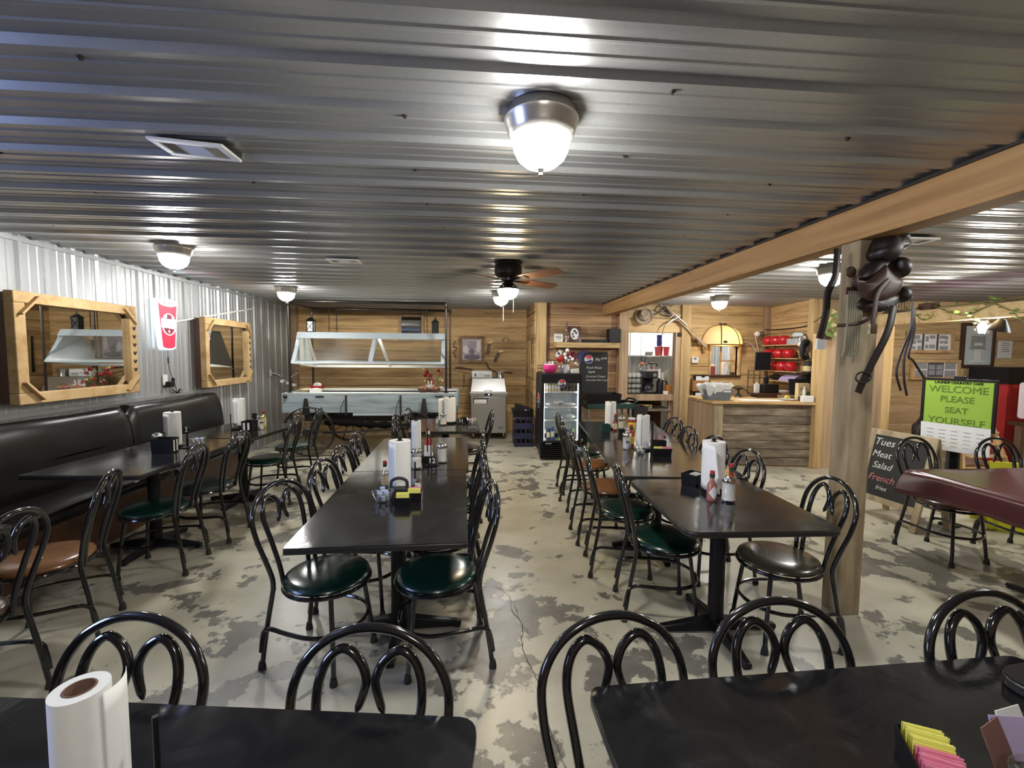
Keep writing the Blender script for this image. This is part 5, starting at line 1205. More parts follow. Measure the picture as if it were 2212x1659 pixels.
b = MB(); b.bar((3.25, 0, 2.38), (3.98, -.02, 1.70), .05, .055); b.build('beam_shaft', M_plank_z, t, bevel=.006)
b = MB()
for a, e in (((3.12, -.02, 2.33), (3.20, -.02, 2.41)), ((3.20, -.02, 2.41), (3.27, -.03, 2.33)), ((3.27, -.03, 2.33), (3.36, -.03, 2.22)), ((3.12, -.02, 2.33), (3.26, -.02, 2.25)), ((3.26, -.02, 2.25), (3.32, -.03, 2.24))): b.bar(a, e, .022, .022)
b.build('handle_loop', M_iron, t)
b = MB()
for a, e in (((3.38, -.06, 2.25), (3.58, -.07, 2.08)), ((3.30, -.06, 2.20), (3.36, -.06, 2.24)), ((3.30, -.06, 2.12), (3.48, -.07, 2.24)), ((3.22, -.06, 2.06), (3.36, -.06, 2.18)), ((3.40, -.06, 2.24), (3.60, -.07, 2.07))): b.bar(a, e, .010, .010)
b.build('wire_rack', M_white, t)
mb = MB(); mb.tube(cr([(3.52, -.02, 2.12), (3.4, -.02, 2.16), (3.25, -.03, 2.10), (3.19, -.03, 1.98), (3.18, -.03, 1.9)], 5), .009, 8); mb.build('curved_tine', M_plank_z, t)
mb = MB(); mb.tube(cr([(3.62, -.02, 2.03), (3.7, -.05, 1.92), (3.78, -.04, 1.86)], 5), .012, 8); mb.build('brace', M_pine_z, t); MB().sphere((3.79, -.02, 1.81), .03, 12).build('iron_ring', M_iron, t)
t = thing('thermostat', 'small white wall thermostat with a grey screen', 'thermostat', (3.85, 7.575, 1.477)); MB().box((-.06, -.022, -.055), (.06, 0, .055)).build('thermostat_body', M_white, t, bevel=.004); MB().box((-.024, -.0232, .004), (.024, -.0215, .04)).build('screen', M_greytub, t)
tag(MB().box((3.485, 7.47, 1.885), (3.55, 7.50, 1.945)).build('black_bracket', M_black), 'small black block at the top corner of the pantry opening', 'bracket')

# ------------------------------------------------------------------ kitchen pass window with awning
pw = struct(thing('window_2', 'x', 'x')); del pw['label'], pw['category']
x0, x1, z0, z1 = 4.14, 4.66, 1.21, 1.72
for nm, a, b, m in (('window_jamb', (x0 - .03, 7.55, z0 - .03), (x0, 7.72, z1), M_frame), ('window_jamb', (x1, 7.55, z0 - .03), (x1 + .03, 7.85, z1), M_frame), ('window_head', (x0 - .03, 7.55, z1), (x1 + .03, 7.75, z1 + .04), M_frame), ('window_sill', (x0 - .03, 7.54, z0 - .035), (x1 + .03, 7.78, z0), M_dkwood), ('window_mullion', ((x0 + x1) / 2 - .012, 7.70, z0), ((x0 + x1) / 2 + .018, 7.73, z1), M_frame), ('window_mullion', ((x0 + x1) / 2, 7.70, z0 + .24), (x1, 7.73, z0 + .265), M_frame)):
    MB().box(a, b).build(nm, m, pw, bevel=.003)
tag(MB().box((4.17, 7.80, 1.16), (4.36, 7.95, 1.36)).build('stock_box', P('maroon_print', (.28, .05, .05), .6, var=.6, scale=18), bevel=.003), 'maroon printed carton behind the pass window', 'box')
tag(MB().box((4.18, 7.81, 1.362), (4.35, 7.94, 1.40)).build('folded_box', M_paper), 'white folded box on the maroon carton behind the pass window', 'box')
tag(lump((0, 0, 0), .5, 3, 14, .1, (.14, .16, .26)).build('supply_bag', M_paper, loc=(4.60, 7.90, 1.32)), 'white sack behind the pass window', 'bag')
tag(MB().box((4.10, 7.76, .9), (5.0, 8.2, 1.155)).build('prep_counter', M_white), 'white counter behind the pass window', 'counter')
tag(lump((0, 0, 0), .5, 6, 10, .2, (.10, .06, .05)).build('dark_toy', M_blackrub, loc=(4.60, 7.66, 1.236)), 'small dark figurine on the pass window sill', 'ornament')
aw = thing('canvas_awning', 'glowing half-dome canvas awning with dark ribs over the pass window', 'awning', (4.32, 7.585, 1.745))
m, nt, b = nmat('lit_canvas'); b.inputs['Base Color'].default_value = (.78, .66, .44, 1); b.inputs['Roughness'].default_value = .9
tl = N(nt, 'ShaderNodeBsdfTranslucent'); tl.inputs[0].default_value = (.85, .70, .42, 1); mx = N(nt, 'ShaderNodeMixShader'); mx.inputs[0].default_value = .5
L(nt, mixc(nt, noise(nt, coords(nt), 9, 4), (.66, .54, .34), (.82, .72, .52)), b.inputs['Base Color']); L(nt, b.outputs[0], mx.inputs[1]); L(nt, tl.outputs[0], mx.inputs[2]); L(nt, mx.outputs[0], nt.nodes['Material Output'].inputs[0]); M_canvas = m
RX, RY, RZ = .36, .33, .345
def awp(a, e): return (-RX * math.cos(a) * (1 - .0 * e) * math.cos(e) ** .8, -RY * math.sin(a) * math.cos(e) ** .9, RZ * math.sin(e))
mb = MB(); mb.grid(lambda u, v: awp(PI * u, PI / 2 * v * .999), 30, 14); mb.build('canvas', M_canvas, aw)
for k, a in enumerate((.02, .36, .66, .98)):
    mb = MB(); mb.tube([awp(PI * a, PI / 2 * j / 14 * .999) for j in range(15)], .009, 6); mb.build('awning_rib', M_dkwood, aw)
mb = MB(); mb.tube([awp(PI * k / 24, 0) for k in range(25)], .009, 6); mb.build('lower_hoop', M_dkwood, aw)
mb = MB(); mb.tube(cr([(-.03, -.06, .35), (-.06, -.05, .375), (0, -.06, .36), (.06, -.05, .375), (.03, -.06, .35)], 5), .012, 6); mb.build('bow', M_leather, aw)
mb = MB(); mb.tube(cr([(-.355, -.04, .03), (-.375, -.05, -.05), (-.345, -.05, -.15)], 5), .012, 6); mb.build('side_tie', M_leather, aw)
MB().box((-.12, -.335, .03), (-.07, -.30, .065)).build('dark_clip', M_black, aw)
MB().sphere((.05, -.14, .07), .03, 12).build('bulb', EM('warm_bulb', (1, .70, .34), 60), aw)
# mail boxes on the wall
for k, (zb_, lab) in enumerate(((.93, 'upper wooden wall pocket holding a black clipboard'), (.64, 'lower wooden wall pocket with a white label'))):
    t = thing('wall_pocket', lab, 'wall pocket', (3.94, 7.56, zb_)); b = MB(); h = .19
    b.box((-.16, -.10, 0), (.16, 0, .012)); b.box((-.16, -.10, .012), (.16, -.088, h)); b.box((-.16, -.088, .012), (-.148, 0, h + .04)); b.box((.148, -.088, .012), (.16, 0, h + .04)); b.box((-.148, -.012, .012), (.148, 0, h + .08)); b.build('pocket_body', M_cardboard, t, bevel=.003)
    if k: MB().prism(rrect(-.065, -.045, .065, .045, .02), 0, .002).build('paper_label', M_paper, t).matrix_local = face((.02, -.101, .10), (1, 0, 0))
    c = thing('clipboard', 'black binder of papers standing in the %s wall pocket' % ('upper', 'lower')[k], 'binder', (3.94, 7.505, zb_ + .0135))
    MB().box((-.142, -.02, 0), (.142, .008, .268)).build('binder_cover', M_black, c, bevel=.004); MB().box((-.10, -.0235, .01), (.135, -.0201, .25)).build('paper_sheet', M_paper, c)
    lump((.03, -.0245, .24), .5, 4, 10, .2, (.07, .003, .03)).build('print_mark', M_black, c)

# ------------------------------------------------------------------ register counter
cn = thing('register_counter', 'weathered plank register counter with a wooden top', 'counter', (0, 0, 0))
b = MB(); rn = random.Random(4); z = .02
while z < .87:
    h = rn.uniform(.105, .14); zt = min(.885, z + h); n = 6; vs = []
    for i in range(n + 1):
        x = 3.46 + 1.20 * i / n; y = 5.955 - .16 * i / n; vs += [(x, y + .03, z + .003), (x, y - rn.uniform(0, .006), z + .003 + rn.uniform(0, .004)), (x, y - rn.uniform(0, .006), zt - .004 - rn.uniform(0, .004)), (x, y + .03, zt - .003)]
    fs = []
    for i in range(n): o = i * 4; fs += [(o + 1, o + 5, o + 6, o + 2), (o + 2, o + 6, o + 7, o + 3), (o, o + 4, o + 5, o + 1), (o + 3, o + 7, o + 4, o)]
    b.add(vs, fs, 0, rn.random()); z = zt
b.build('front_planks', M_grey_x, cn, smooth=False)
b = MB(); b.box((3.33, 5.93, 0), (3.46, 6.03, .885), 0, .6); b.build('corner_post', M_post_z, cn, bevel=.006)
b = MB(); b.box((3.34, 6.03, 0), (3.37, 6.75, .885)); b.build('end_panel', M_plank_z, cn)
b = MB(); b.prism([(3.28, 5.90), (4.66, 5.715), (4.66, 5.86), (5.16, 5.86), (5.16, 6.38), (4.66, 6.42), (3.36, 6.75), (3.28, 6.6)], .886, .925, 0, .7); b.build('counter_top', M_pine_x, cn, bevel=.006)
zc = .927
def on(name, mb, mat, label, cat, loc, rz=0, bev=.003, group=None): return tag(mb.build(name, mat, loc=loc, bevel=bev), label, cat, group)
t = tub('napkin_tub', 'grey plastic tub on the register counter corner', 'tub', (3.44, 6.10, zc), .40, .24, .15, M_greytub, -6, taper=.76)
MB().box((.05, -.1255, .115), (.15, -.122, .138)).build('white_sticker', M_paper, t)
rn = random.Random(3)
for k in range(9):
    a = rn.uniform(0, 6.28); x, y = -.16 + .32 * (k % 5) / 4, -.06 + .11 * (k // 5)
    s = MB(); s.grid(lambda u, v: (.075 * (.5 + .8 * v) * math.cos(2 * PI * u) * (1 + .12 * math.sin(8 * PI * u + k)), .06 * (.5 + .8 * v) * math.sin(2 * PI * u) * (1 + .12 * math.cos(6 * PI * u + k)), .16 * v + .012 * math.sin(10 * PI * u + k) * v), 20, 5)
    o = s.build('coffee_filter', M_paper, loc=(3.44 + x * .9, 6.10 + y, zc + .07)); o.rotation_euler = (rn.uniform(-.2, .2), (x) * 1.6, a)
    tag(o, 'crinkled white paper filter fanned out of the grey counter tub', 'paper filter', 'paper filters in the grey tub')
on('papers', MB().box((-.30, -.10, 0), (.30, .10, .006)), M_paper, 'white papers spread on the register counter', 'papers', (4.03, 5.98, zc)).rotation_euler = (0, 0, R(-8))
on('hand_sanitizer', MB().box((-.035, -.02, 0), (.035, .02, .135)).cyl((0, 0, .135), (0, 0, .16), .012), M_white, 'white pump bottle on the back ledge of the register', 'bottle', (4.27, 6.44, zc + .0695))
on('back_ledge', MB().box((-.25, -.12, .045), (.15, .12, .068)).box((-.2, -.1, 0), (.1, .1, .045)), M_dkwood, 'low dark shelf block behind the register papers', 'ledge', (4.47, 6.48, zc))
t = thing('plant_stand', 'small dark wire mushroom-shaped holder on the register counter', 'holder', (4.02, 6.5, zc))
MB().lathe([(.06, 0), (.05, .01), (.018, .05), (.015, .10), (.07, .13), (.075, .14), (0, .145)], n=16).build('holder_body', M_iron, t); mb = MB(); mb.tube(cr([(-.2, 0, 0), (-.15, 0, .1), (0, .02, .16), (.12, 0, .1), (.18, 0, .02)], 6), .006, 6); mb.build('wire_arc', M_iron, t)
pos = thing('pos_screen', 'black touchscreen register tilted back on the counter', 'register', (4.82, 6.22, zc)); pos.rotation_euler = (0, 0, R(-16))
b = MB(); b.T = Matrix.Translation((0, -.02, .06)) @ Matrix.Rotation(R(-18), 4, 'X'); b.box((-.16, -.012, 0), (.16, .012, .24)); b.build('screen', M_black, pos, bevel=.004); b = MB(); b.box((-.1, -.08, 0), (.1, .1, .012)); b.bar((0, .06, .01), (0, .02, .18), .08, .02); b.build('stand', M_black, pos)
on('receipt_printer', MB().box((-.12, -.09, 0), (.12, .09, .13)), M_black, 'black receipt printer beside the register screen', 'printer', (4.47, 6.47, zc + .0695), bev=.008)
on('lemon_plate', MB().lathe([(0, 0), (.09, 0), (.115, .015), (0, .016)], n=18), M_paper, 'white plate with a yellow wedge before the register', 'plate', (4.49, 6.05, zc))
on('lemon_wedge', lump((0, 0, 0), .5, 2, 10, .1, (.09, .05, .05)), P('lemon', (.75, .62, .10), .5), 'yellow wedge on the white plate before the register', 'fruit', (4.48, 6.05, zc + .043))
t = thing('dispenser_caddy', 'dark caddy holding small bottles on the register counter', 'caddy', (4.605, 5.87, zc)); MB().box((-.06, -.05, 0), (.06, .05, .06)).build('caddy_box', M_dkwood, t)
MB().lathe([(0, 0), (.02, 0), (.02, .09), (.009, .12), (.006, .15), (0, .15)], n=12).build('dropper_bottle', M_white, loc=(4.59, 5.86, zc + .062)); tag(bpy.data.objects['dropper_bottle'], 'white dropper bottle standing in the register caddy', 'bottle')
t = thing('gift_bag', 'cream paper bag marked with brown letters at the counter end', 'bag', (4.74, 6.09, zc)); b = MB(); b.hexa([(-.085, -.04, 0), (.085, -.04, 0), (.085, .04, 0), (-.085, .04, 0), (-.09, -.03, .24), (.09, -.03, .235), (.09, .03, .24), (-.09, .03, .24)]); b.build('bag_body', M_cream, t)
text('bag_lettering', 'CCC', .06, M_dkwood, t, face((-.005, -.0365, .15), (1, 0, 0), (0, .03, 1)))
on('round_tin', MB().lathe([(0, 0), (.062, 0), (.065, .03), (.06, .035), (0, .036)], n=20), P('olive_tin', (.10, .12, .06), .5), 'olive round tin lid standing at the counter end', 'tin', (4.70, 5.955, zc + .066)).rotation_euler = (R(80), 0, 0)
on('white_box', MB().box((-.08, -.03, 0), (.08, .03, .085)), M_paper, 'small printed white box before the cream bag', 'box', (4.57, 5.775, zc))
on('green_box', MB().box((-.05, -.03, 0), (.05, .03, .11)), P('christmas_green', (.03, .12, .06), .5), 'green box with a pale star beside the white box', 'box', (4.80, 5.99, zc))

# ------------------------------------------------------------------ red pots on the nook shelves
ns = thing('nook_shelves', 'three narrow wooden shelves on the wall behind the register', 'shelves', (0, 0, 0))
for z in (1.315, 1.525, 1.745): MB().box((4.98, 6.55, z - .016), (5.15, 7.44, z)).build('shelf_board', M_frame, ns)
MB().box((5.15, 6.6, 1.1), (5.175, 6.66, 1.9)).build('shelf_post', M_frame, ns); MB().box((5.15, 7.32, 1.1), (5.175, 7.38, 1.9)).build('shelf_post', M_frame, ns)
rp = None
for z, ys, nm in ((1.315, (7.36, 7.165, 6.97, 6.775), 'bottom'), (1.525, (7.30, 7.06, 6.83), 'middle'), (1.745, (7.34, 7.148, 6.955), 'top')):
    for k, y in enumerate(ys):
        lab = 'glossy red pot, %s from the corner on the %s nook shelf' % (('first', 'second', 'third', 'fourth')[k], nm)
        if rp is None:
            rp = thing('red_pot', lab, 'pot', (0, 0, 0), 0, 'red pots on the nook shelves'); q = rp
            MB().lathe([(0, 0), (.055, 0), (.083, .03), (.095, .075), (.085, .115), (.06, .14), (.04, .15), (0, .152)], n=22).build('pot_body', M_red, rp)
            MB().sphere((-.085, 0, .08), .028, 10).build('spout_knob', M_red, rp)
        else: q = dup(rp, None, None, lab)
        place(q, (5.05, y, z + .001), R(10 * k - 10))
on('checker_box', MB().box((-.06, -.13, 0), (.06, .13, .09)), P('checker_print', (.40, .42, .42), .6, var=.9, scale=40), 'black-and-white printed box on the top nook shelf', 'box', (5.06, 6.70, 1.746))
on('pale_towels', lump((0, 0, 0), .5, 2, 14, .1, (.12, .24, .09)), P('pale_aqua', (.55, .62, .60), .8), 'pale folded towels on the printed box on the top shelf', 'towels', (5.06, 6.66, 1.892))
wr = thing('flag_wreath', 'round dark wreath with red, white and blue ribbons at the shelf end', 'wreath', (5.03, 6.44, 1.66)); wr.rotation_euler = (0, 0, R(-60))
mb = MB(); mb.tube([(.0, .13 * math.cos(2 * PI * k / 24), .13 * math.sin(2 * PI * k / 24)) for k in range(24)], .032, 10, 0, True); mb.build('wreath_ring', M_blackrub, wr)
for k, (y, z, s, c) in enumerate(((.05, .16, .1, M_paper), (-.06, .15, .11, M_paper), (.02, .09, .09, M_redmat), (.08, .06, .09, M_navy), (-.09, .08, .08, M_paper), (.12, .12, .08, M_navy), (-.03, .02, .07, M_blueplastic), (.05, -.02, .08, M_blueplastic))): lump((-.045, y, z), .5, k, 10, .2, (.05, s, s)).build('ribbon_bow', c, wr)
for y, z in ((.13, -.10), (.06, -.14)):
    b = MB()
    for k in range(7): b.bar((-.05, y - .02 * 1 + .01 * k * .0 - .011 * k * .5, z + .016 * k), (-.05, y + .035 - .011 * k * .5, z + .016 * k + .01), .004, .013, k % 2, (1, 0, 0))
    b.build('ribbon_tail', [M_redmat, M_paper], wr)
t = thing('jar_with_label', 'dark jar with a pale label on a ledge at the shelf end', 'jar', (5.06, 6.40, 1.29)); MB().lathe([(0, 0), (.065, 0), (.07, .02), (.07, .15), (.05, .18), (.055, .19), (0, .192)], n=18).build('jar_body', M_blackrub, t); MB().lathe([(.0708, .04), (.0708, .12)], n=18, cap=False).build('jar_label', M_cream, t)
on('dark_ledge', MB().box((-.12, -.09, 0), (.12, .09, .02)).box((-.05, -.05, -.06), (.05, .05, 0)), M_iron, 'dark bracket ledge under the labelled jar', 'ledge', (5.06, 6.42, 1.268))
on('low_shelf', MB().box((-.10, -.38, 0), (.10, .38, .015)), M_frame, 'low shelf of papers under the red pots', 'shelf', (5.02, 6.95, 1.14))
on('paper_stack', MB().hexa([(-.09, -.2, 0), (.09, -.2, 0), (.09, .12, 0), (-.09, .12, 0), (-.05, -.24, .07), (.09, -.2, .11), (.09, .1, .11), (-.05, .1, .07)]), M_purple, 'lavender papers on the low shelf under the red pots', 'papers', (5.02, 6.78, 1.156))
on('dark_bag', lump((0, 0, 0), .5, 6, 12, .2, (.14, .3, .09)), M_black, 'black crumpled bag on the low shelf under the red pots', 'bag', (5.03, 7.08, 1.205))
mo = thing('wall_monitor', 'black screen on a wall arm beside the red pots', 'monitor', (4.74, 7.05, 1.47)); mo.rotation_euler = (0, 0, R(-12)); MB().box((-.10, -.02, -.15), (.14, .02, .15)).build('screen', M_black, mo, bevel=.006); mb = MB(); mb.cyl((.02, .02, 0), (.1, .42, 0), .012, 8); mb.build('arm', M_iron, mo)
sb = thing('security_camera', 'white round security camera near the ceiling corner', 'camera', (4.93, 7.50, 1.94)); MB().sphere((-.03, -.06, 0), .05, 16).build('camera_ball', M_white, sb); MB().lathe([(0, 0), (.032, 0), (.032, .012), (0, .014)], (.03, -.10, .02), 14).build('lens', M_black, sb); mb = MB(); mb.cyl((0, -.03, 0), (.0, .08, .0), .015, 8); mb.build('mount', M_white, sb)
for k, pts in enumerate(([(4.66, 7.55, 1.80), (4.80, 7.54, 1.79), (4.92, 7.54, 1.70), (5.0, 7.53, 1.5)], [(4.90, 7.5, 1.90), (4.96, 7.52, 1.75), (5.02, 7.53, 1.5)])):
    mb = MB(); mb.tube(cr(pts, 6), .006, 6); tag(mb.build('white_cable', M_paper), ('white cable running from the awning to the nook shelves', 'white cable dropping from the security camera')[k], 'cable')
mb = MB(); mb.tube(cr([(5.08, 7.5, 2.02), (5.13, 7.1, 2.01), (5.13, 6.6, 2.03), (5.1, 6.38, 2.08), (4.9, 6.0, 2.12)], 8), .007, 6); tag(mb.build('dark_cable', M_black), 'dark cable sagging along the nook wall to the post', 'cable')
eq = thing('wire_holder', 'grey metal wire frame with cables behind the register', 'equipment frame', (4.52, 6.90, .95)); b = MB()
for x in (-.1, 0, .1): b.box((x - .006, -.006, 0), (x + .006, .006, .38))
for z in (.1, .24, .36): b.box((-.12, -.005, z), (.16, .005, z + .01))
b.build('frame_bars', M_steel, eq); MB().lathe([(0, 0), (.03, 0), (.04, .12), (0, .13)], (.18, -.05, .14), 12).build('black_handset', M_black, eq); MB().sphere((.16, -.04, .06), .055, 12).build('black_speaker', M_black, eq)
on('phone_base', MB().box((-.10, -.05, 0), (.12, .06, .03)), M_paper, 'white notepad on the back ledge of the register', 'notepad', (4.70, 6.52, .996))
on('steel_plate', MB().box((-.07, -.012, -.025), (.07, 0, .025)), M_iron, 'dark bolted bracket on top of the plank partition', 'bracket', (4.73, 5.715, 1.84))

# ================================================================== POST: SADDLE AND TACK
sd = thing('saddle', 'dark brown leather saddle hung high on the timber post', 'saddle', (2.36, 2.44, 2.02))
def sheetf(name, fn, nu, nv, mat, parent, th=.008):
    mb = MB(); mb.grid(fn, nu, nv); return mb.build(name, mat, parent, solid=th)
# puffy leather pieces, each a closed cushion with its own outline, depth and thickness
def puff(name, outline, y, th, mat, parent, rings=5):
    p = []
    n = len(outline)
    for q in cr([(x, 0, z) for x, z in outline + outline[:1]], 4)[:-1]: p.append((q.x, q.z))
    cx, cz = sum(q[0] for q in p) / len(p), sum(q[1] for q in p) / len(p); k = len(p); vs = []; fs = []
    lv = [(math.cos(PI / 2 * j / rings), math.sin(PI / 2 * j / rings)) for j in range(rings)]
    seq = [(s, -h) for s, h in lv[::-1]] + [(s, h) for s, h in lv[1:]]
    for s_, h in seq:
        for x, z in p: vs.append((cx + (x - cx) * s_ ** .6, y + th * h, cz + (z - cz) * s_ ** .6))
    for j in range(len(seq) - 1):
        for i in range(k): fs.append((j * k + i, j * k + (i + 1) % k, (j + 1) * k + (i + 1) % k, (j + 1) * k + i))
    vs += [(cx, y - th, cz), (cx, y + th, cz)]; a = len(vs) - 2
    for i in range(k): fs.append((i, a, (i + 1) % k)); fs.append(((len(seq) - 1) * k + (i + 1) % k, a + 1, (len(seq) - 1) * k + i))
    mb = MB(); mb.add(vs, [f[::-1] for f in fs]); return mb.build(name, mat, parent)
puff('saddle_swell', [(-0.139, 0.141), (-0.13, 0.173), (-0.109, 0.205), (-0.082, 0.222), (-0.058, 0.22), (-0.035, 0.213), (0.005, 0.219), (0.048, 0.194), (0.061, 0.173), (0.053, 0.157), (0.028, 0.141), (0.001, 0.124), (-0.009, 0.097), (-0.053, 0.065), (-0.1, 0.074), (-0.135, 0.084), (-0.149, 0.115)], -0.060, 0.085, M_leatherdk, sd)
puff('cantle', [(-0.006, 0.086), (0.034, 0.108), (0.064, 0.093), (0.079, 0.061), (0.082, 0.024), (0.066, -0.009), (0.035, 0.001), (0.004, 0.027)], -0.040, 0.075, M_leatherdk, sd)
puff('stirrup_cover', [(0.072, -0.06), (0.107, -0.054), (0.133, -0.075), (0.144, -0.102), (0.131, -0.13), (0.096, -0.147), (0.064, -0.12)], -0.020, 0.050, M_leatherdk, sd)
puff('lower_skirt', [(-0.179, -0.124), (-0.086, -0.128), (-0.006, -0.105), (0.041, -0.115), (0.036, -0.163), (0.024, -0.195), (-0.005, -0.208), (-0.035, -0.191), (-0.058, -0.205), (-0.127, -0.207), (-0.204, -0.189), (-0.21, -0.156)], -0.060, 0.030, M_leatherdk, sd)
puff('skirt_flap', [(-0.106, 0.05), (-0.07, 0.012), (-0.033, -0.016), (0.006, -0.037), (0.002, -0.07), (-0.021, -0.104), (-0.065, -0.134), (-0.121, -0.152), (-0.183, -0.152), (-0.221, -0.134), (-0.239, -0.108), (-0.26, -0.08), (-0.268, -0.055), (-0.212, -0.047), (-0.169, -0.016)], -0.115, 0.028, M_leather, sd)
puff('seat_jockey', [(-0.161, 0.065), (-0.11, 0.082), (-0.052, 0.073), (-0.073, 0.041), (-0.127, -0.008), (-0.171, -0.035), (-0.206, -0.025), (-0.198, 0.017)], -0.070, 0.050, M_leatherdk, sd)
puff('side_strap', [(-0.293, -0.034), (-0.272, -0.013), (-0.262, -0.033), (-0.208, -0.045), (-0.211, -0.079), (-0.256, -0.08), (-0.285, -0.065)], -0.110, 0.012, M_leather, sd)
mb = MB(); mb.sphere((0.007, -.09, 0.206), .040, 16, 0, (1, 1, .8)); mb.tube([(0.007, -.08, 0.186), (-0.023, -.07, 0.106)], [.022, .034], 12); mb.build('saddle_horn', M_leatherdk, sd)
mb = MB(); mb.sphere((-0.246, -.05, 0.017), .032, 14, 0, (1, .4, 1)); mb.build('concho', M_leather, sd)
def strap(pts, w, name, mat, parent, th=.006):
    p = cr(pts, 6); mb = MB(); mb.tube(p, w, 8, 0, False, (1, .28)); return mb.build(name, mat, parent)
strap([(-.10, -.14, -.04), (-.17, -.15, -.12), (-.19, -.155, -.24), (-.195, -.155, -.28)], .018, 'latigo', M_leather, sd)
b = MB(); b.box((-.215, -.165, -.335), (-.175, -.150, -.28)); b.build('buckle', M_chrome, sd)
strap([(-.05, -.13, -.18), (-.10, -.15, -.33), (-.18, -.15, -.50), (-.235, -.15, -.62), (-.25, -.15, -.66)], .022, 'cinch_strap', M_leatherdk, sd)
mb = MB(); mb.tube([(-.23 + .045 * math.cos(2 * PI * k / 16), -.155, -.575 + .03 * math.sin(2 * PI * k / 16)) for k in range(16)], .005, 6, 0, True); mb.build('cinch_ring', M_iron, sd)
for k, (dx, dz) in enumerate(((.0, 0), (-.012, .03), (.012, .10))):
    mb = MB(); mb.tube(cr([(.09, -.10, -.15), (.092 + dx, -.11, -.30), (.055 + dx * 2, -.11, -.45), (.06 + dx * 4, -.11, -.58 + dz), (.085 + dx * 5 + .02 * k, -.11, -.68 + dz)], 6), .006, 6); mb.build('tie_string', M_leatherdk, sd)
ci = thing('rope_cinch', 'pale corded girth hanging down the front of the timber post', 'girth', (2.185, 2.385, 0)); 
for k in range(7): mb = MB(); x = -.085 + .014 * k; mb.tube([(x, .0, 1.93), (x - .006, -.006, 1.60), (x - .012, 0, 1.30 + .26)], .008, 6); mb.build('cord', P('cord_%d' % k, (.30, .27, .18), .9), ci)
MB().box((-.10, -.006, 1.91), (.02, .008, 1.95)).build('top_band', M_leather, ci); MB().sphere((-.04, -.012, 1.97), .035, 12).build('round_concho', M_leatherdk, ci)
mb = MB(); mb.tube(cr([(2.05, 2.42, 2.17), (2.03, 2.40, 2.02), (1.99, 2.40, 1.92), (1.985, 2.40, 1.80), (1.955, 2.40, 1.66)], 6), .022, 8, 0, False, (1, .35)); b = mb
tag(b.build('leather_strap', M_leatherdk), 'dark wide leather strap hanging at the aisle side of the post', 'strap')
st_ = MB(); st_.box((1.93, 2.385, 1.60), (1.985, 2.40, 1.655)); tag(st_.build('strap_end', M_paper), 'pale end tab of the hanging leather strap', 'strap tab')
mb = MB(); mb.tube(cr([(2.05, 2.39, 1.735), (2.12, 2.375, 1.74), (2.20, 2.375, 1.76), (2.26, 2.37, 1.80)], 5), .010, 6, 0, False, (1, .4)); tag(mb.build('cross_strap', M_leather), 'thin brown strap crossing the post below the saddle', 'strap')

# ================================================================== RIGHT ROOM
bz = 2.147
t = thing('potted_vine', 'trailing pothos vine along the timber over the side room', 'vine', (0, 0, 0))
st = MB(); lf = MB(); rn = random.Random(21)
vines = [[(5.60, 5.6, bz + .02), (5.62, 5.2, bz + .03), (5.60, 4.8, bz + .02), (5.57, 4.4, bz + .03), (5.60, 4.0, bz + .04), (5.6, 3.4, bz + .03)], [(5.56, 5.0, bz + .01), (5.545, 4.8, 2.08), (5.545, 4.65, 2.04), (5.545, 4.45, 2.12), (5.55, 4.3, bz + .02)], [(5.55, 4.62, 2.04), (5.545, 4.56, 1.98), (5.54, 4.52, 1.93)], [(5.55, 4.4, bz), (5.54, 4.2, 2.04), (5.54, 4.0, 2.02), (5.54, 3.8, 2.1)], [(5.55, 5.3, bz), (5.545, 5.15, 2.02), (5.545, 5.05, 2.05)], [(5.56, 4.2, 2.0), (5.54, 4.1, 1.92), (5.5, 4.0, 1.85)]]
for v in vines:
    p = cr(v, 6); st.tube(p, .006, 6)
    for q in p[::3]:
        for j in range(1):
            a = rn.uniform(0, 6.28); sz = rn.uniform(.035, .075); d = Vector((-abs(math.cos(a)) * .7, math.sin(a), rn.uniform(-.2, .6))).normalized() * sz; sdv = d.cross(Vector((.3, .2, 1))).normalized() * sz * .45; q2 = q + Vector((-.01, 0, .01))
            lf.add([q2, q2 + d * .35 + sdv, q2 + d * .75 + sdv * .8, q2 + d * 1.15, q2 + d * .75 - sdv * .8, q2 + d * .35 - sdv], [(0, 1, 2, 3), (0, 3, 4, 5)])
st.build('stems', M_vine, t); lf.build('leaves', M_leaf, t, smooth=False)
t = thing('hanging_plant', 'variegated leafy plant beside the post near the partition top', 'plant', (4.62, 5.55, 1.95)); lf = MB(); rn = random.Random(31)
for k in range(34):
    q = Vector((rn.uniform(-.10, .12), rn.uniform(-.06, .06), rn.uniform(-.12, .22))); a = rn.uniform(0, 6.28); d = Vector((math.cos(a), -.6, math.sin(a))).normalized() * .10; sdv = d.cross(Vector((0, 1, .2))).normalized() * .035
    lf.add([q, q + d * .4 + sdv, q + d, q + d * .4 - sdv], [(0, 1, 2, 3)], k % 3 == 0)
lf.build('leaves', [M_leaf, M_cream], t, smooth=False); MB().lathe([(0, -.17), (.05, -.17), (.07, -.08), (0, -.07)], n=14).build('plant_pot', M_dkwood, t)
t = thing('wire_cage', 'small dark wire cage standing on the timber over the side room', 'wire cage', (5.62, 5.55, bz)); b = MB(); b.box((-.07, -.16, 0), (.07, .16, .02)); b.box((-.06, -.14, .17), (.06, .14, .18))
for k in range(8): b.box((-.06, -.14 + .04 * k, .02), (-.057, -.137 + .04 * k, .17)); b.box((.057, -.14 + .04 * k, .02), (.06, -.137 + .04 * k, .17))
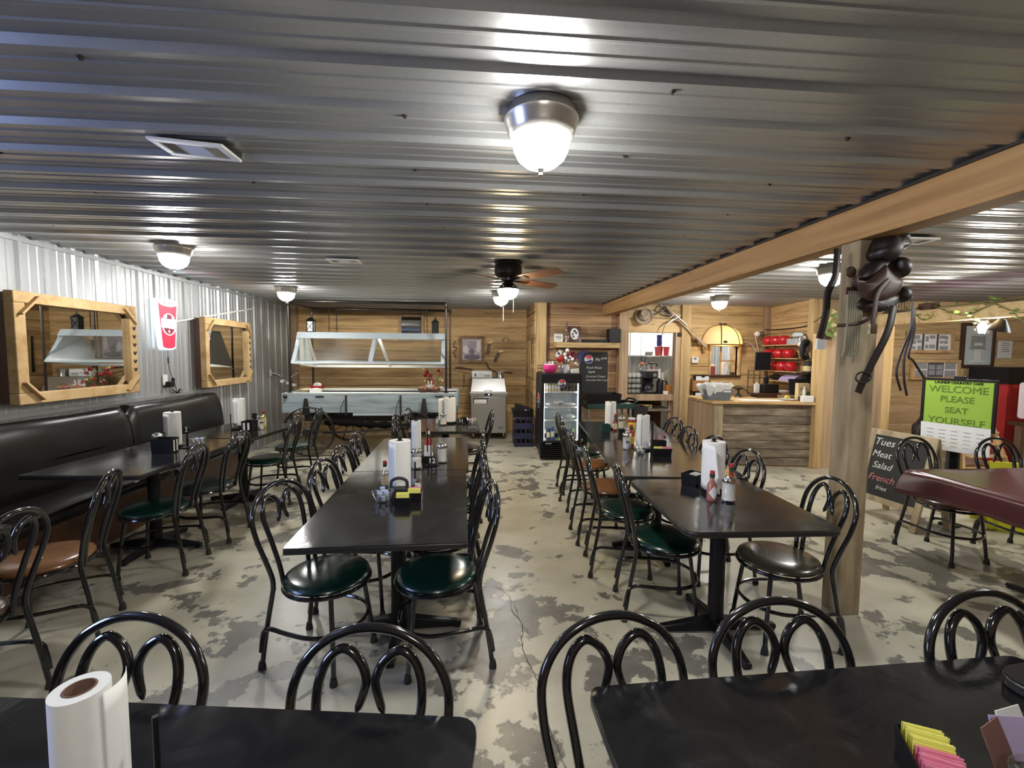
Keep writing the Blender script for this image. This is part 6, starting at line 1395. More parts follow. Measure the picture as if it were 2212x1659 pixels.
for k in range(4): b.tube([(-.06, -.14, .04 + .035 * k), (.06, -.14, .04 + .035 * k), (.06, .14, .04 + .035 * k), (-.06, .14, .04 + .035 * k)], .0015, 4, 0, True)
b.build('cage', M_iron, t)
on('driftwood', lump((0, 0, 0), .5, 3, 12, .3, (.05, .28, .09)), M_dkwood, 'piece of dark bark on the timber over the side room', 'bark', (5.6, 5.15, bz + .046))
t = thing('hanging_lamp', 'bare glass jar lamp with black shade hanging from the side room timber', 'lamp', (5.63, 4.55, 1.83)); MB().lathe([(0, -.0), (.05, .0), (.075, .05), (.075, .10), (.045, .135), (.04, .15)], n=20).build('glass_jar', M_glass, t)
MB().sphere((0, 0, .07), .042, 14).build('bulb', EM('bright_bulb', (1, .95, .86), 260), t); MB().lathe([(.042, .13), (.042, .16), (0, .162)], n=14).build('lamp_cap', M_iron, t)
mb = MB(); mb.T = Matrix.Translation((.05, -.12, .05)) @ Matrix.Rotation(R(18), 4, 'X'); mb.lathe([(.03, .1), (.11, -.02), (.107, -.02), (.028, .1)], n=18, cap=False); mb.build('black_shade', M_black, t)
# framed photos
pics = picture('photo_frame', 'upper pine frame with three columns of black-and-white photos', 6.70, 7.48, 1.625, 1.965, 6.46, M_frame, .045, .05, content=M_paper)
pic2 = picture('photo_frame', 'lower pine frame of six black-and-white photos', 6.80, 7.62, 1.205, 1.52, 6.46, M_frame, .045, .05, content=M_paper)
def tiles(parent, rects, mat):
    for x, z, w, h in rects: MB().box((x - w / 2, -.0275, z - h / 2), (x + w / 2, -.0252, z + h / 2)).build('photo_print', mat, parent)
tiles(pics, ((-.125, 0, .035, .25), (.12, 0, .035, .25)), M_mat_dark)
tiles(pics, ((-.24, .075, .11, .06), (-.28, -.0, .065, .07), (-.19, .01, .08, .05), (-.28, -.09, .07, .05), (-.185, -.09, .06, .07), (-.06, .05, .05, .08), (.03, .08, .09, .05), (-.06, -.07, .05, .06), (.03, -.07, .1, .06), (.2, .08, .1, .05), (.27, .07, .05, .05), (.19, -.0, .06, .04), (.26, .0, .06, .05), (.2, -.09, .08, .06), (.275, -.09, .06, .06)), M_photo)
tiles(pic2, ((0, 0, .27, .24),), M_mat_dark)
for r_ in ((-.245, .06, .19, .10), (-.245, -.06, .19, .10), (.25, .06, .19, .10), (.25, -.06, .19, .10), (-.065, .04, .11, .075), (.065, .04, .11, .075), (-.065, -.045, .11, .075), (.065, -.045, .11, .075)): MB().box((r_[0] - r_[2] / 2, -.0292, r_[1] - r_[3] / 2), (r_[0] + r_[2] / 2, -.0276, r_[1] + r_[3] / 2)).build('photo_print', M_photo, pic2)
p3 = picture('tall_mirror', 'tall dark-framed glass picture of a pale cash-register-like shape', 7.63, 8.20, 1.40, 2.10, 6.46, M_leather, .045, .04, content=P('pale_mirror', (.55, .62, .62), .15))
b = MB(); b.T = face((0, -.0235, 0), (1, 0, 0)); b.prism([(-.13, .15), (.13, .15), (.12, .10), (.13, .08), (.12, -.03), (.15, -.06), (-.15, -.06), (-.12, -.03), (-.13, .08), (-.12, .10)], 0, .002); b.prism([(-.06, -.06), (.06, -.06), (.06, -.22), (.15, -.27), (-.15, -.27), (-.06, -.22)], 0, .002, 1); b.prism([(-.08, .0), (.08, .0), (.06, .04), (-.06, .04)], .002, .003, 1); b.build('painted_shape', [P('sage_grey', (.30, .34, .31), .4), M_white], p3)
on('certificate', MB().box((-.12, -.02, -.14), (.12, 0, .14)), M_paper, 'white certificate sheet on the side room planks', 'certificate', (8.40, 6.46, 1.69))
for z, w in ((.10, .12), (.07, .16), (.03, .10), (.0, .14), (-.03, .14)): MB().box((-w / 2, -.0215, z - .004), (w / 2, -.0199, z + .004)).build('text_line', M_mat_dark, bpy.data.objects['certificate'])
# chalkboard A-frame
af = thing('sidewalk_chalkboard', 'weathered wood A-frame chalkboard with chalk writing', 'chalkboard', (4.03, 3.84, 0)); af.rotation_euler = (0, 0, R(-84))
# local x runs along the board (towards the camera), local -y is its face
tl = R(13)
for sy, lean in ((-1, tl), (1, -tl)):
    Tm = Matrix.Translation((0, sy * .0, .0)) @ Matrix.Translation((0, -sy * 0, .84)) @ Matrix.Rotation(sy * tl, 4, 'X')
    for nm, a, b_ in (('stile', (-.30, -.012, -.86), (-.245, .012, 0)), ('stile', (.245, -.012, -.86), (.30, .012, 0)), ('rail', (-.245, -.012, -.055), (.245, .012, 0)), ('rail', (-.245, -.012, -.70), (.245, .012, -.645))):
        mb = MB(); mb.T = Tm; mb.box(a, b_); mb.build(nm, M_post_z, af, bevel=.003)
    mb = MB(); mb.T = Tm; mb.box((-.245, -.005, -.645), (.245, .005, -.055)); pnl = mb.build('slate_panel', M_slate, af)
    if sy < 0:
        for s, x, z, sz, m_ in (('Tues', -.15, -.12, .10, M_chalk), ('Meat', -.15, -.24, .09, M_chalk), ('Salad', -.12, -.35, .09, M_chalk), ('French', -.10, -.47, .09, M_chalkred), ('fries', -.08, -.56, .06, M_chalk)):
            text('chalk_writing', s, sz, m_, af, Tm @ face((x, -.0058, z), (1, 0, 0)), shear=.25)
# easel sign
es = thing('welcome_sign', 'black sign stand with a lime green seat-yourself notice', 'sign', (4.36, 3.68, 0)); es.rotation_euler = (0, 0, R(-76))
b = MB(); zt_, zb2 = 1.345, .93
for a, e in (((-.27, -.01, zb2 - .02), (.27, .01, zb2)), ((-.27, -.01, zt_), (.27, .01, zt_ + .022)), ((-.27, -.01, zb2), (-.245, .01, zt_)), ((.245, -.01, zb2), (.27, .01, zt_)), ((-.03, -.012, zt_ + .02), (.05, .012, zt_ + .045))): b.box(a, e)
b.build('sign_frame', M_black, es, bevel=.003)
MB().box((-.245, -.004, zb2), (.245, .004, zt_)).build('green_notice', M_gsign, es)
for s, z, sz in (('LAUNDF COUNTRY CAFE', 1.327, .030), ('WELCOME', 1.265, .088), ('PLEASE', 1.175, .080), ('SEAT', 1.075, .076), ('YOURSELF', .972, .088)):
    text('sign_lettering', s, sz, M_black if sz < .04 else M_gsigntext, es, face((0, -.0055, z), (1, 0, 0)), bold=.0012, sp=1.0)
b = MB(); b.hexa([(-.245, -.016, .70), (.255, -.018, .70), (.255, -.014, .70), (-.245, -.012, .70), (-.255, -.016, .945), (.25, -.016, .945), (.25, -.013, .945), (-.255, -.013, .945)]); sh2 = b.build('white_menu_sheet', M_paper, es)
for r in range(5):
    for k in range(5): MB().box((-.20 + .09 * k, -.0185, .745 + .035 * r), (-.15 + .09 * k, -.0172, .751 + .035 * r)).build('printed_line', P('grey_text', (.45, .45, .45), .8) if 'grey_text' not in bpy.data.materials else bpy.data.materials['grey_text'], sh2)
b = MB(); b.box((-.03, .012, .02), (.03, .045, 1.3)); b.build('sign_pole', M_black, es); MB().box((-.06, -.03, 0), (.06, .09, .025)).build('sign_foot', M_black, es, bevel=.006)
# cast iron implement
im = thing('corn_sheller', 'dark cast-iron hand-crank machine with a bent handle behind the chalkboard', 'antique machine', (5.75, 5.25, 0))
lump((.05, 0, .60), .5, 4, 18, .12, (.30, .24, .42)).build('machine_body', M_iron, im); mb = MB(); mb.tube([(.0 + .20 * math.cos(2 * PI * k / 24), -.14, .60 + .20 * math.sin(2 * PI * k / 24)) for k in range(24)], .022, 8, 0, True)
for k in range(5): mb.bar((0, -.14, .6), (.2 * math.cos(k * 1.257), -.14, .6 + .2 * math.sin(k * 1.257)), .025, .015)
mb.build('flywheel', M_iron, im); mb = MB(); mb.tube(cr([(-.08, -.12, .55), (-.07, -.12, .80), (-.05, -.12, .95), (.04, -.13, 1.02)], 5), .026, 8); mb.build('crank_handle', M_iron, im); b = MB()
for x in (-.15, .2): b.bar((x, .0, 0), (x * .5, 0, .5), .05, .05)
b.build('leg_frame', M_dkwood, im)
# step shelf
ld = thing('step_shelf', 'pale wooden ladder-style step shelf in the side room', 'shelf ladder', (6.62, 5.32, 0)); 
for s in (-1, 1): mb = MB(); mb.bar((s * .27 + (.12 if s > 0 else -.02), -.12, 0), (s * .14, .10, 1.02), .028, .07); mb.build('side_rail', M_pine_z, ld)
for k in range(6): z = .10 + .155 * k; w = .36 - .028 * k; MB().box((-w / 1.35 + .03 * (1 - k / 5), -.16 + .03 * k, z), (w / 1.25 + .06 * (1 - k / 5), .05 + .03 * k, z + .022)).build('tread', M_frame, ld, bevel=.003)
# bright corner at the frame edge
rc = thing('display_cabinet', 'red display cabinet with a black top box at the photo edge', 'cabinet', (8.05, 6.05, 0)); MB().box((-.33, -.2, 0), (.5, .3, 1.18)).build('cabinet_body', M_redmat, rc); MB().box((-.36, -.22, 1.18), (.6, .3, 1.42)).build('black_top', M_black, rc)
ts = thing('clothes_display', 'white bib-like garment with printed sheet hanging in front of the red cabinet', 'garment', (7.72, 5.55, 0)); b = MB(); b.T = face((0, 0, 0), (1, 0, 0)); b.prism([(-.16, 1.22), (.16, 1.22), (.14, 1.28), (.17, 1.43), (.15, 1.43), (.10, 1.32), (.05, 1.30), (0, 1.31), (-.05, 1.30), (-.10, 1.32), (-.15, 1.43), (-.17, 1.43), (-.14, 1.28)], 0, .02); b.build('bib', P('pale_blue_cloth', (.6, .68, .72), .8), ts)
MB().prism(rrect(-.22, .72, .22, 1.22, .04), 0, .02).build('printed_sheet', M_white, ts).matrix_local = face((0, -.002, 0), (1, 0, 0))
for k in range(9): MB().box((-.13 + .10 * (k % 3), -.0245, 1.10 - .06 * (k // 3)), (-.06 + .10 * (k % 3), -.0221, 1.13 - .06 * (k // 3))).build('print_mark', M_photo, ts)
MB().box((-.03, .0, .0), (.03, .02, .75)).build('stand_pole', M_white, ts)
dt = thing('display_table', 'dark-topped glass display table under the printed sheet', 'table', (7.95, 5.35, 0)); MB().box((-.45, -.3, .62), (.55, .3, .67)).build('table_top', M_dkwood, dt); MB().box((-.40, -.25, .05), (.50, .25, .62)).build('glass_case', M_guard, dt)
MB().box((-.32, -.26, .30), (.0, -.252, .58)).build('paper_notice', M_cream, dt)
on('neon_tube', MB().cyl((0, 0, .5), (0, 0, 1.30), .018, 10), EM('pink_neon', (1, .45, .75), 6), 'pink lit tube upright at the photo edge', 'neon light', (7.42, 4.75, 0), bev=0)
MB().box((-.10, -.08, 0), (.10, .08, .5)).build('lamp_stand', M_black, bpy.data.objects['neon_tube'])
on('dark_stool', MB().lathe([(.16, 0), (.16, .02), (.03, .06), (.03, .55), (.15, .58), (.15, .62), (0, .62)], n=18), M_blackrub, 'dark stool behind the welcome sign', 'stool', (5.35, 4.55, 0), bev=0)
# wet floor sign
wf = thing('floor_sign', 'bright yellow folding floor caution sign under the side table', 'caution sign', (4.86, 3.66, 0)); wf.rotation_euler = (0, 0, R(-30))
for s in (-1, 1):
    b = MB(); b.hexa([(-.15, s * .16 - .006, 0), (.15, s * .16 - .006, 0), (.15, s * .16 + .006, 0), (-.15, s * .16 + .006, 0), (-.10, s * .01 - .006, .60), (.10, s * .01 - .006, .60), (.10, s * .01 + .006, .60), (-.10, s * .01 + .006, .60)]); b.build('sign_leg', M_signyellow, wf, bevel=.003)
def lean(z): return -.1685 + .15 * z / .6
MB().hexa([(-.10, lean(.34) - .002, .34), (.10, lean(.34) - .002, .34), (.10, lean(.34), .34), (-.10, lean(.34), .34), (-.10, lean(.40) - .002, .40), (.10, lean(.40) - .002, .40), (.10, lean(.40), .40), (-.10, lean(.40), .40)]).build('black_panel', M_black, wf)
text('caution_lettering', 'Caution', .05, M_signyellow, wf, face((0, lean(.37) - .003, .37), (1, 0, 0), (0, .25, 1)), bold=.0008)
text('caution_lettering', 'Piso Mojado', .048, M_black, wf, face((0, lean(.29) - .002, .29), (1, 0, 0), (0, .25, 1)), bold=.0008)

# ================================================================== THINGS ON THE TABLES
zt = .7505
def towel_holder(x, y, label, z=zt, rz=0, arm=.2, rod=.30):
    t = thing('towel_holder', label, 'paper towel holder', (x, y, z), R(rz), 'black paper towel holders')
    MB().lathe([(0, 0), (.078, 0), (.08, .004), (.078, .014), (.02, .018), (0, .018)], n=24).build('holder_base', M_black, t)
    MB().lathe([(.008, .016), (.008, rod), (.013, rod + .005), (.013, rod + .015), (0, rod + .018)], n=10).build('center_rod', M_black, t)
    mb = MB(); mb.tube(cr([(.074, 0, .012), (.086, 0, .03), (.087, 0, .10), (.087, 0, arm)], 4), .005, 8); mb.build('tension_arm', M_black, t); return t
def towel_roll(x, y, label, r=.058, z=zt, rz=0, loose=.6, flare=0., h=.275, full=True):
    t = thing('paper_towel_roll', label, 'paper towel roll', (x, y, z + .020), R(rz), 'white paper towel rolls')
    MB().lathe([(.021, .002), (r, .002), (r + .0006, h * .5), (r, h), (.021, h)], n=36, cap=False).build('towel_roll', M_paper, t)
    MB().lathe([(.0205, .001), (.0205, h + .001), (.0185, h + .001), (.0185, .001)], n=20, cap=False).build('cardboard_core', P('core_card', (.16, .09, .06), .8) if 'core_card' not in bpy.data.materials else bpy.data.materials['core_card'], t)
    mb = MB(); a0 = R(150); n = 14
    def fn(u, v):
        zz = .004 + (h - .01) * v; k = u ** 1.6 * loose * (1 + flare * (1 - v))
        a = a0 + 1.0 * u; rr = r + .002
        p = Vector((rr * math.cos(a), rr * math.sin(a), 0)); tn = Vector((-math.sin(a), math.cos(a), 0))
        q = p + tn * .05 * k + p.normalized() * .045 * k
        return (q.x, q.y, zz - .004 * math.sin(7 * v) * u)
    mb.grid(fn, n, 8); mb.build('loose_sheet', M_paper, t, solid=.0008); return t
towel_holder(-.445, 2.63, 'towel holder on the near middle-row table', rz=15, arm=.16); towel_roll(-.445, 2.63, 'towel roll on the near middle-row table, wider at the foot', .062, rz=40, loose=.45, flare=.6)
towel_holder(-.452, 3.40, 'towel holder on the number twelve table', rz=-10, arm=.24); towel_roll(-.452, 3.40, 'slim nearly used towel roll on the number twelve table', .036, rz=60, loose=.25)
towel_holder(-.30, 5.16, 'towel holder on the far small table', rz=20); towel_roll(-.30, 5.16, 'towel roll with a loose flap on the far small table', .066, rz=-25, loose=1.3)
towel_holder(1.425, 2.53, 'towel holder on the worn table by the post', rz=-120); towel_roll(1.425, 2.53, 'big towel roll flaring out on the worn table by the post', .064, rz=15, loose=.9, flare=1.1)
towel_holder(1.43, 3.67, 'towel holder behind the packet caddy on the long table', rz=0, arm=.25); towel_roll(1.43, 3.67, 'towel roll behind the packet caddy on the long table', .052, rz=10, loose=.7)
towel_holder(1.47, 4.73, 'towel holder beside the yellow can', rz=90); towel_roll(1.47, 4.73, 'towel roll beside the yellow can on the table near the cooler', .058, rz=30, loose=.5)
towel_holder(-2.545, 3.93, 'towel holder on the near booth table', rz=-100, arm=.14); towel_roll(-2.545, 3.93, 'towel roll beside the number two stand', .060, rz=60, loose=.3)
towel_holder(-2.46, 4.82, 'towel holder on the far booth table', rz=180, arm=.16); towel_roll(-2.46, 4.82, 'towel roll beside the yellow bottle on the far booth table', .056, z=zt + .025, rz=60, loose=.2)
towel_holder(-.605, .70, 'towel holder on the nearest foreground table', rz=34, arm=.20, rod=.2); towel_roll(-.605, .70, 'large close, nearly used towel roll on the nearest foreground table', .0365, rz=-160, loose=.45, h=.272)
def shaker(x, y, label, h=.085, r=.021, content=True, z=zt):
    t = thing('shaker', label, 'shaker', (x, y, z), 0, 'glass shakers'); MB().lathe([(0, 0), (r, 0), (r * .95, h * .72), (r * .8, h * .8)], n=14).build('glass_body', M_glass, t)
    MB().lathe([(r * .84, h * .76), (r * .88, h * .8), (r * .8, h * .95), (0, h)], n=14).build('metal_cap', M_chrome, t)
    if content: MB().lathe([(0, .003), (r * .88, .003), (r * .84, h * .6), (0, h * .6)], n=12).build('contents', M_sugar, t)
    return t
def sugar(x, y, label, fill=.7, z=zt):
    t = thing('sugar_dispenser', label, 'sugar dispenser', (x, y, z), 0, 'glass sugar dispensers')
    MB().lathe([(0, 0), (.040, 0), (.042, .012), (.036, .03), (.036, .105), (.038, .115)], n=20).build('glass_body', M_glass, t); MB().lathe([(0, .005), (.0355, .012), (.0335, .03), (.0335, .03 + .08 * fill), (0, .032 + .08 * fill)], n=18).build('sugar_fill', M_sugar, t)
    MB().lathe([(.040, .112), (.041, .124), (.034, .137), (0, .142)], n=20).build('chrome_lid', M_chrome, t); MB().box((-.012, -.02, .134), (.012, .014, .1445)).build('pour_flap', M_chrome, t); return t
def hot(x, y, label, h=.155, r=.022, mat=M_hot, cap=M_redmat, lab=None, z=zt, diamond=False):
    t = thing('sauce_bottle', label, 'sauce bottle', (x, y, z)); MB().lathe([(0, 0), (r, 0), (r * 1.02, h * .05), (r, h * .5), (r * .5, h * .66), (r * .42, h * .8)], n=16).build('bottle_body', mat, t)
    MB().lathe([(r * .55, h * .78), (r * .55, h * .9), (0, h * .9)], n=12).build('bottle_neck_band', P('neck_green', (.02, .05, .02), .4) if 'neck_green' not in bpy.data.materials else bpy.data.materials['neck_green'], t); MB().lathe([(r * .5, h * .9), (r * .48, h), (0, h)], n=12).build('bottle_cap', cap, t)
    if lab:
        if diamond:
            mb = MB(); mb.grid(lambda u, v: ((r + .0012) * math.sin((u - .5) * 2.2 * min(1, 2 * min(v, 1 - v)) ** .8), -(r + .0012) * math.cos((u - .5) * 2.2 * min(1, 2 * min(v, 1 - v)) ** .8), h * (.06 + .44 * v)), 8, 8); mb.build('bottle_label', lab, t)
        else: MB().lathe([(r * 1.03, h * .12), (r * 1.03, h * .45)], n=16, cap=False).build('bottle_label', lab, t)
    return t
pkt = {}
def packet(M0, mat, label, grp):
    k = mat.name
    if k not in pkt:
        mb = MB(); mb.hexa([(-.032, -.0014, 0), (.032, -.0014, 0), (.032, .0014, 0), (-.032, .0014, 0), (-.032, -.0007, .06), (.032, -.0007, .06), (.032, .0007, .06), (-.032, .0007, .06)]); o = mb.build('sweetener_packet', mat); pkt[k] = o
    else: o = pkt[k].copy(); COL.objects.link(o)
    o.matrix_world = M0; return tag(o, label, 'packet', grp)
def caddy(x, y, label, w=.105, d=.07, h=.058, z=zt, rz=0, handle=False, name='packet_caddy', mat=M_black):
    t = tub(name, label, 'packet caddy', (x, y, z), w, d, h, mat, rz, taper=.92, group='packet caddies')
    if handle: mb = MB(); mb.tube(cr([(-.012, 0, .05), (-.012, 0, .075), (0, 0, .085), (.012, 0, .075), (.012, 0, .05)], 4), .0035, 6); mb.build('carry_loop', mat, t)
    return t
M_pky, M_pkp, M_pkw, M_pkb = P('yellow_packet', (.78, .74, .16), .6), P('pink_packet', (.75, .24, .33), .6), P('white_packet', (.75, .74, .70), .6), P('brown_packet', (.20, .10, .08), .5)
def fill(x, y, z, rz, rows):
    """rows: (material, local x, local y start, count, step, label, group)"""
    B = Matrix.Translation((x, y, z)) @ Matrix.Rotation(R(rz), 4, 'Z'); rn = random.Random(int(x * 100))
    for m, px, py, n, st, lab, grp in rows:
        for k in range(n): packet(B @ Matrix.Translation((px + rn.uniform(-.003, .003), py + st * k, .006 + rn.uniform(0, .006))) @ Matrix.Rotation(R(rn.uniform(-2, 2)), 4, 'Z') @ Matrix.Rotation(R(rn.uniform(-2, 2)), 4, 'X'), m, lab, grp)
def creamers(x, y, z, mat_lid, label, grp, n=7, r=.035):
    rn = random.Random(int(x * 77 + y * 13)); p = None
    for k in range(n):
        ly = k // 4; a = k * PI / 2 + ly * .8 + .3; q = (.0205, .025, 0)[min(ly, 2)]
        if p is None:
            p = thing('creamer_cup', label, 'creamer cup', (0, 0, 0), 0, grp); MB().lathe([(0, 0), (.010, 0), (.013, .020), (0, .020)], n=12).build('cup', M_white, p); MB().lathe([(.0142, .0201), (.0142, .0218), (0, .022)], n=12).build('foil_lid', mat_lid, p); o = p
        else: o = dup(p, None, None, label)
        o.location = (x + q * math.cos(a), y + q * math.sin(a), z - .012 + .0235 * ly); o.rotation_euler = (rn.uniform(-.06, .06) * ly, rn.uniform(-.06, .06) * ly, rn.uniform(0, 6))
def bowl(x, y, label, r=.062, h=.055, z=zt, mat=M_glass):
    t = thing('creamer_bowl', label, 'bowl', (x, y, z), 0, 'small clear bowls'); MB().lathe([(0, 0), (r * .6, 0), (r * .72, h * .3), (r, h), (r * .97, h), (r * .68, h * .3), (0, .005)], n=22).build('bowl_body', mat, t); return t
M_bluelid, M_pinklid, M_tanlid = P('blue_foil', (.42, .52, .78), .3), P('pink_foil', (.75, .45, .55), .3), P('tan_foil', (.50, .36, .26), .35)
# near middle-row table
bowl(-.505, 2.43, 'clear bowl of blue-lidded creamers on the near middle-row table'); creamers(-.505, 2.43, zt + .02, M_bluelid, 'blue-lidded creamer in the clear bowl on the near middle-row table', 'blue creamers', 9, .045)
caddy(-.385, 2.345, 'black packet caddy with yellow packets, nearest part of the near table setting', .085, .05, .05); fill(-.385, 2.345, zt, 0, ((M_pky, -.0, -.016, 5, .007, 'yellow packet in the front caddy on the near middle-row table', 'yellow packets near middle table'),))
caddy(-.335, 2.43, 'black packet caddy behind with pink and yellow packets on the near table', .085, .065, .05); fill(-.335, 2.43, zt, 0, ((M_pkp, 0, .006, 3, .007, 'pink packet in the back caddy on the near middle-row table', 'pink packets near middle table'), (M_pky, 0, -.022, 3, .008, 'yellow packet in the back caddy on the near middle-row table', 'yellow packets back caddy')))
t = thing('menu_clip', 'dark loop-handled card holder among the packets on the near table', 'card holder', (-.43, 2.505, zt)); mb = MB(); mb.tube(cr([(-.045, 0, .05), (-.04, 0, .09), (0, 0, .105), (.04, 0, .09), (.045, 0, .05)], 5), .009, 8); mb.box((-.05, -.03, 0), (.05, .03, .05)); mb.build('holder', M_blackrub, t)
hot(-.545, 2.69, 'pepper-sauce bottle beside the towel roll on the near middle-row table', .16, .022, M_glass, M_redmat, M_cream); shaker(-.335, 2.57, 'salt shaker beside the packets on the near middle-row table')
# number twelve table
sugar(-.415, 3.13, 'sugar dispenser at the joint of the two middle-row tables', .5); sugar(-.25, 3.30, 'full sugar dispenser beside the number twelve stand', .95)
def number(x, y, s, label, z=zt, rz=0, stem=.09, rr=.05):
    t = thing('table_number', label, 'table number', (x, y, z), R(rz), 'black table number stands'); MB().lathe([(0, 0), (.045, 0), (.046, .006), (.01, .012), (.006, stem), (0, stem)], n=18).build('stand', M_black, t)
    MB().prism(rrect(-.032, stem - .01, .032, stem + .052, .014), -.005, .005).build('number_plate', M_black, t).matrix_local = face((0, 0, 0), (1, 0, 0))
    text('numeral', s, .052, M_paper, t, face((0, -.0058, stem + .021), (1, 0, 0)), bold=.0015); return t
number(-.315, 3.20, '12', 'black stand with a white number twelve', stem=.012); mb = MB(); mb.tube([(-.325, 3.24, zt + .01), (-.325, 3.24, zt + .19)], .004, 8); tag(mb.build('card_stem', M_black), 'thin black card stem behind the number twelve', 'card stem')
hot(-.375, 3.52, 'ketchup bottle behind the slim towel roll', .19, .03, M_redmat, M_white, M_paper); caddy(-.35, 3.30, 'black packet caddy behind the number twelve', .09, .06, .05); fill(-.35, 3.30, zt, 0, ((M_pkw, 0, -.01, 4, .007, 'white packet in the caddy behind the number twelve', 'white packets by number twelve'),))
caddy(-.60, 3.46, 'low packet tray on the wagon side of the slim towel roll', .08, .06, .04); fill(-.60, 3.46, zt, 0, ((M_pkp, 0, -.015, 4, .008, 'pink packet in the low tray by the slim towel roll', 'pink packets low tray'),)); shaker(-.47, 3.22, 'salt shaker in front of the slim towel roll')
# far small table
sugar(-.365, 5.02, 'sugar dispenser in front of the far table towel roll', .6); number(-.17, 5.10, '11', 'black stand with a white number eleven', stem=.012); bowl(-.05, 5.13, 'clear bowl of pink-lidded creamers on the far small table', .065, .06); creamers(-.05, 5.13, zt + .02, M_pinklid, 'pink-lidded creamer in the bowl on the far small table', 'pink creamers', 7, .042)
shaker(-.44, 5.12, 'salt shaker on the far small table'); caddy(-.13, 5.26, 'black packet caddy behind the number eleven', .09, .06, .05)
# booth tables
t = caddy(-2.475, 3.72, 'tall black caddy with white packet strips on the near booth table', .15, .11, .115, rz=4); 
for k in (-.02, .02): MB().box((.0765, k - .008, .012), (.079, k + .008, .10)).build('white_strip', M_paper, t)
sugar(-2.575, 3.79, 'sugar dispenser behind the tall booth caddy', .3); number(-2.415, 3.90, '2', 'tall black stand with a white number two', stem=.13, rz=-20); bowl(-2.40, 4.03, 'clear bowl of pale creamers on the near booth table'); creamers(-2.40, 4.03, zt + .02, M_bluelid, 'pale-lidded creamer in the bowl on the near booth table', 'booth creamers', 8, .045)
t = caddy(-2.32, 4.74, 'black caddy with white packet strips on the far booth table', .11, .11, .10, rz=-6)
for k in (-.025, .02): MB().box((k - .010, -.0575, .012), (k + .010, -.0545, .085)).build('white_strip', M_paper, t)
sugar(-2.27, 4.87, 'sugar dispenser beside the yellow bottle', .8); shaker(-2.225, 4.79, 'salt shaker beside the far booth caddy'); hot(-2.31, 5.02, 'yellow squeeze bottle on the far booth table', .17, .026, M_yellow, M_redmat, M_cream); number(-2.36, 4.93, '1', 'black table stand behind the far booth caddy', stem=.10, rz=160)
# worn table by the post
caddy(1.36, 2.64, 'black packet caddy beside the flaring towel roll', .12, .10, .075, rz=35); fill(1.36, 2.64, zt, 35, ((M_pkw, .02, -.035, 6, .010, 'white packet in the caddy beside the flaring towel roll', 'white packets by flaring roll'),))
hot(1.322, 2.35, 'pepper-sauce bottle with a diamond label and red cap', .165, .026, P('clear_pepper', (.38, .14, .10), .15), M_redmat, M_paper, diamond=True); sugar(1.402, 2.32, 'full fluted sugar dispenser on the worn table', 1.1); hot(1.475, 2.42, 'tall dark sauce bottle behind the sugar dispenser', .185, .024, M_hot, M_redmat, M_dkwood)
# long table
t = caddy(1.50, 3.455, 'black packet caddy in front of the towel roll on the long table', .15, .10, .06, rz=-8); caddy(1.515, 3.548, 'upper black caddy section with a wire loop on the long table', .12, .06, .10, rz=-8, handle=True); fill(1.50, 3.455, zt, -8, ((M_pky, -.03, -.03, 4, .008, 'yellow packet in the long-table caddy', 'yellow packets long table'), (M_pkp, .035, -.03, 4, .008, 'pink packet in the long-table caddy', 'pink packets long table')))
bowl(1.35, 3.51, 'clear bowl of creamers beside the long-table caddy', .055, .05); creamers(1.35, 3.51, zt + .018, M_paper, 'white-lidded creamer in the long-table bowl', 'long table creamers', 6, .035)
hot(1.375, 3.81, 'red ketchup bottle behind the long-table towel roll', .19, .03, M_redmat, M_redmat, M_yellow); hot(1.60, 3.62, 'small sauce bottle behind the pink packets', .13, .02, M_cream, M_redmat, None); shaker(1.275, 3.60, 'dark pepper shaker on the long table', .09, .018, False); sugar(1.30, 3.70, 'pale sugar dispenser on the long table', .8)
mb = MB(); mb.tube([(1.535, 3.74, zt), (1.535, 3.74, zt + .22)], .005, 8); mb.lathe([(.03, 0), (.03, .006), (0, .008)], (1.535, 3.74, zt), 14); tag(mb.build('card_stem', M_black), 'thin black card stem behind the long-table caddy', 'card stem')
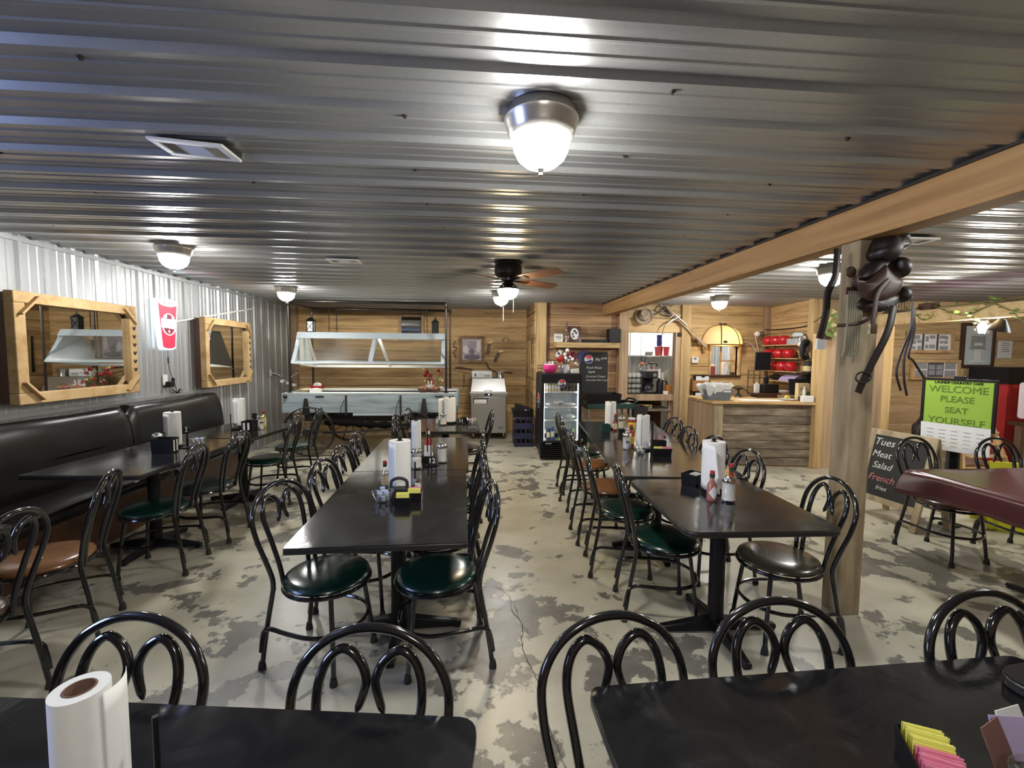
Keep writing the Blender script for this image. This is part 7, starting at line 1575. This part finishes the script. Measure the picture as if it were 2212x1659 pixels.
# table near the cooler
t = thing('yellow_can', 'yellow seasoning can with a white lid', 'can', (1.665, 4.60, zt)); MB().lathe([(0, 0), (.036, 0), (.037, .004), (.037, .12), (.034, .125)], n=18).build('can_body', M_yellow, t); MB().lathe([(.038, .118), (.038, .135), (0, .137)], n=18).build('lid', M_white, t); MB().lathe([(.0375, .09), (.0375, .117)], n=18, cap=False).build('red_band', M_redmat, t)
sugar(1.575, 4.665, 'sugar dispenser beside the yellow can', .6); hot(1.415, 4.36, 'clear slim sauce bottle nearest on the cooler-end table', .17, .022, M_glass, M_dkwood, None); hot(1.475, 4.58, 'dark sauce bottle with a red cap behind the slim clear one', .18, .022, M_hot, M_redmat, M_cream); bowl(1.565, 4.40, 'clear bowl of creamers on the cooler-end table', .058, .06); creamers(1.565, 4.40, zt + .02, M_paper, 'white-lidded creamer in the cooler-end bowl', 'cooler table creamers', 6, .036)
caddy(1.345, 4.50, 'dark green packet box on the cooler-end table', .09, .09, .085, mat=M_green); on('black_cup', MB().lathe([(0, 0), (.03, 0), (.035, .06), (0, .06)], n=16), M_black, 'small black cup before the dark sauce bottle', 'cup', (1.475, 4.36, zt), bev=0); shaker(1.74, 4.55, 'salt shaker on the pantry side of the yellow can')
# foreground table caddy
fx, fy, frz = .872, .725, -28
caddy(fx, fy, 'black packet caddy at the foreground, packed with yellow and pink packets', .085, .135, .055, rz=frz)
fill(fx, fy, zt, frz, ((M_pky, 0, .058, 9, -.0065, 'yellow packet in the foreground caddy', 'yellow packets in the foreground caddy'), (M_pkp, 0, -.004, 8, -.0065, 'pink packet in the foreground caddy', 'pink packets in the foreground caddy')))
rp2 = lump((0, 0, 0), .5, 3, 12, .06, (.055, .05, .045)); on('red_creamer', rp2, M_redmat, 'red pot-shaped creamer beside the foreground pink packets', 'creamer', (.885, .625, zt + .05), bev=0)
bowl(1.03, .645, 'clear bowl of brown creamers on the foreground table', .07, .06); creamers(1.03, .645, zt + .03, M_tanlid, 'brown-lidded creamer in the foreground bowl', 'brown creamers', 9, .05)
for k, (x, y, a, m, lab) in enumerate(((1.035, .735, 20, M_pkb, 'brown printed sauce packet standing behind the foreground bowl'), (1.075, .745, -10, M_purple, 'purple-grey printed packet standing behind the foreground bowl'), (1.11, .765, 10, M_paper, 'white paper packet at the back of the foreground bowl'))):
    mb = MB(); mb.hexa([(-.035, -.003, 0), (.035, -.003, 0), (.035, .003, 0), (-.035, .003, 0), (-.035, -.001, .075), (.035, -.001, .075), (.035, .001, .075), (-.035, .001, .075)]); o = on('sauce_packet', mb, m, lab, 'packet', (x, y, zt + .012), bev=0); o.rotation_euler = (R(-22), 0, R(a))
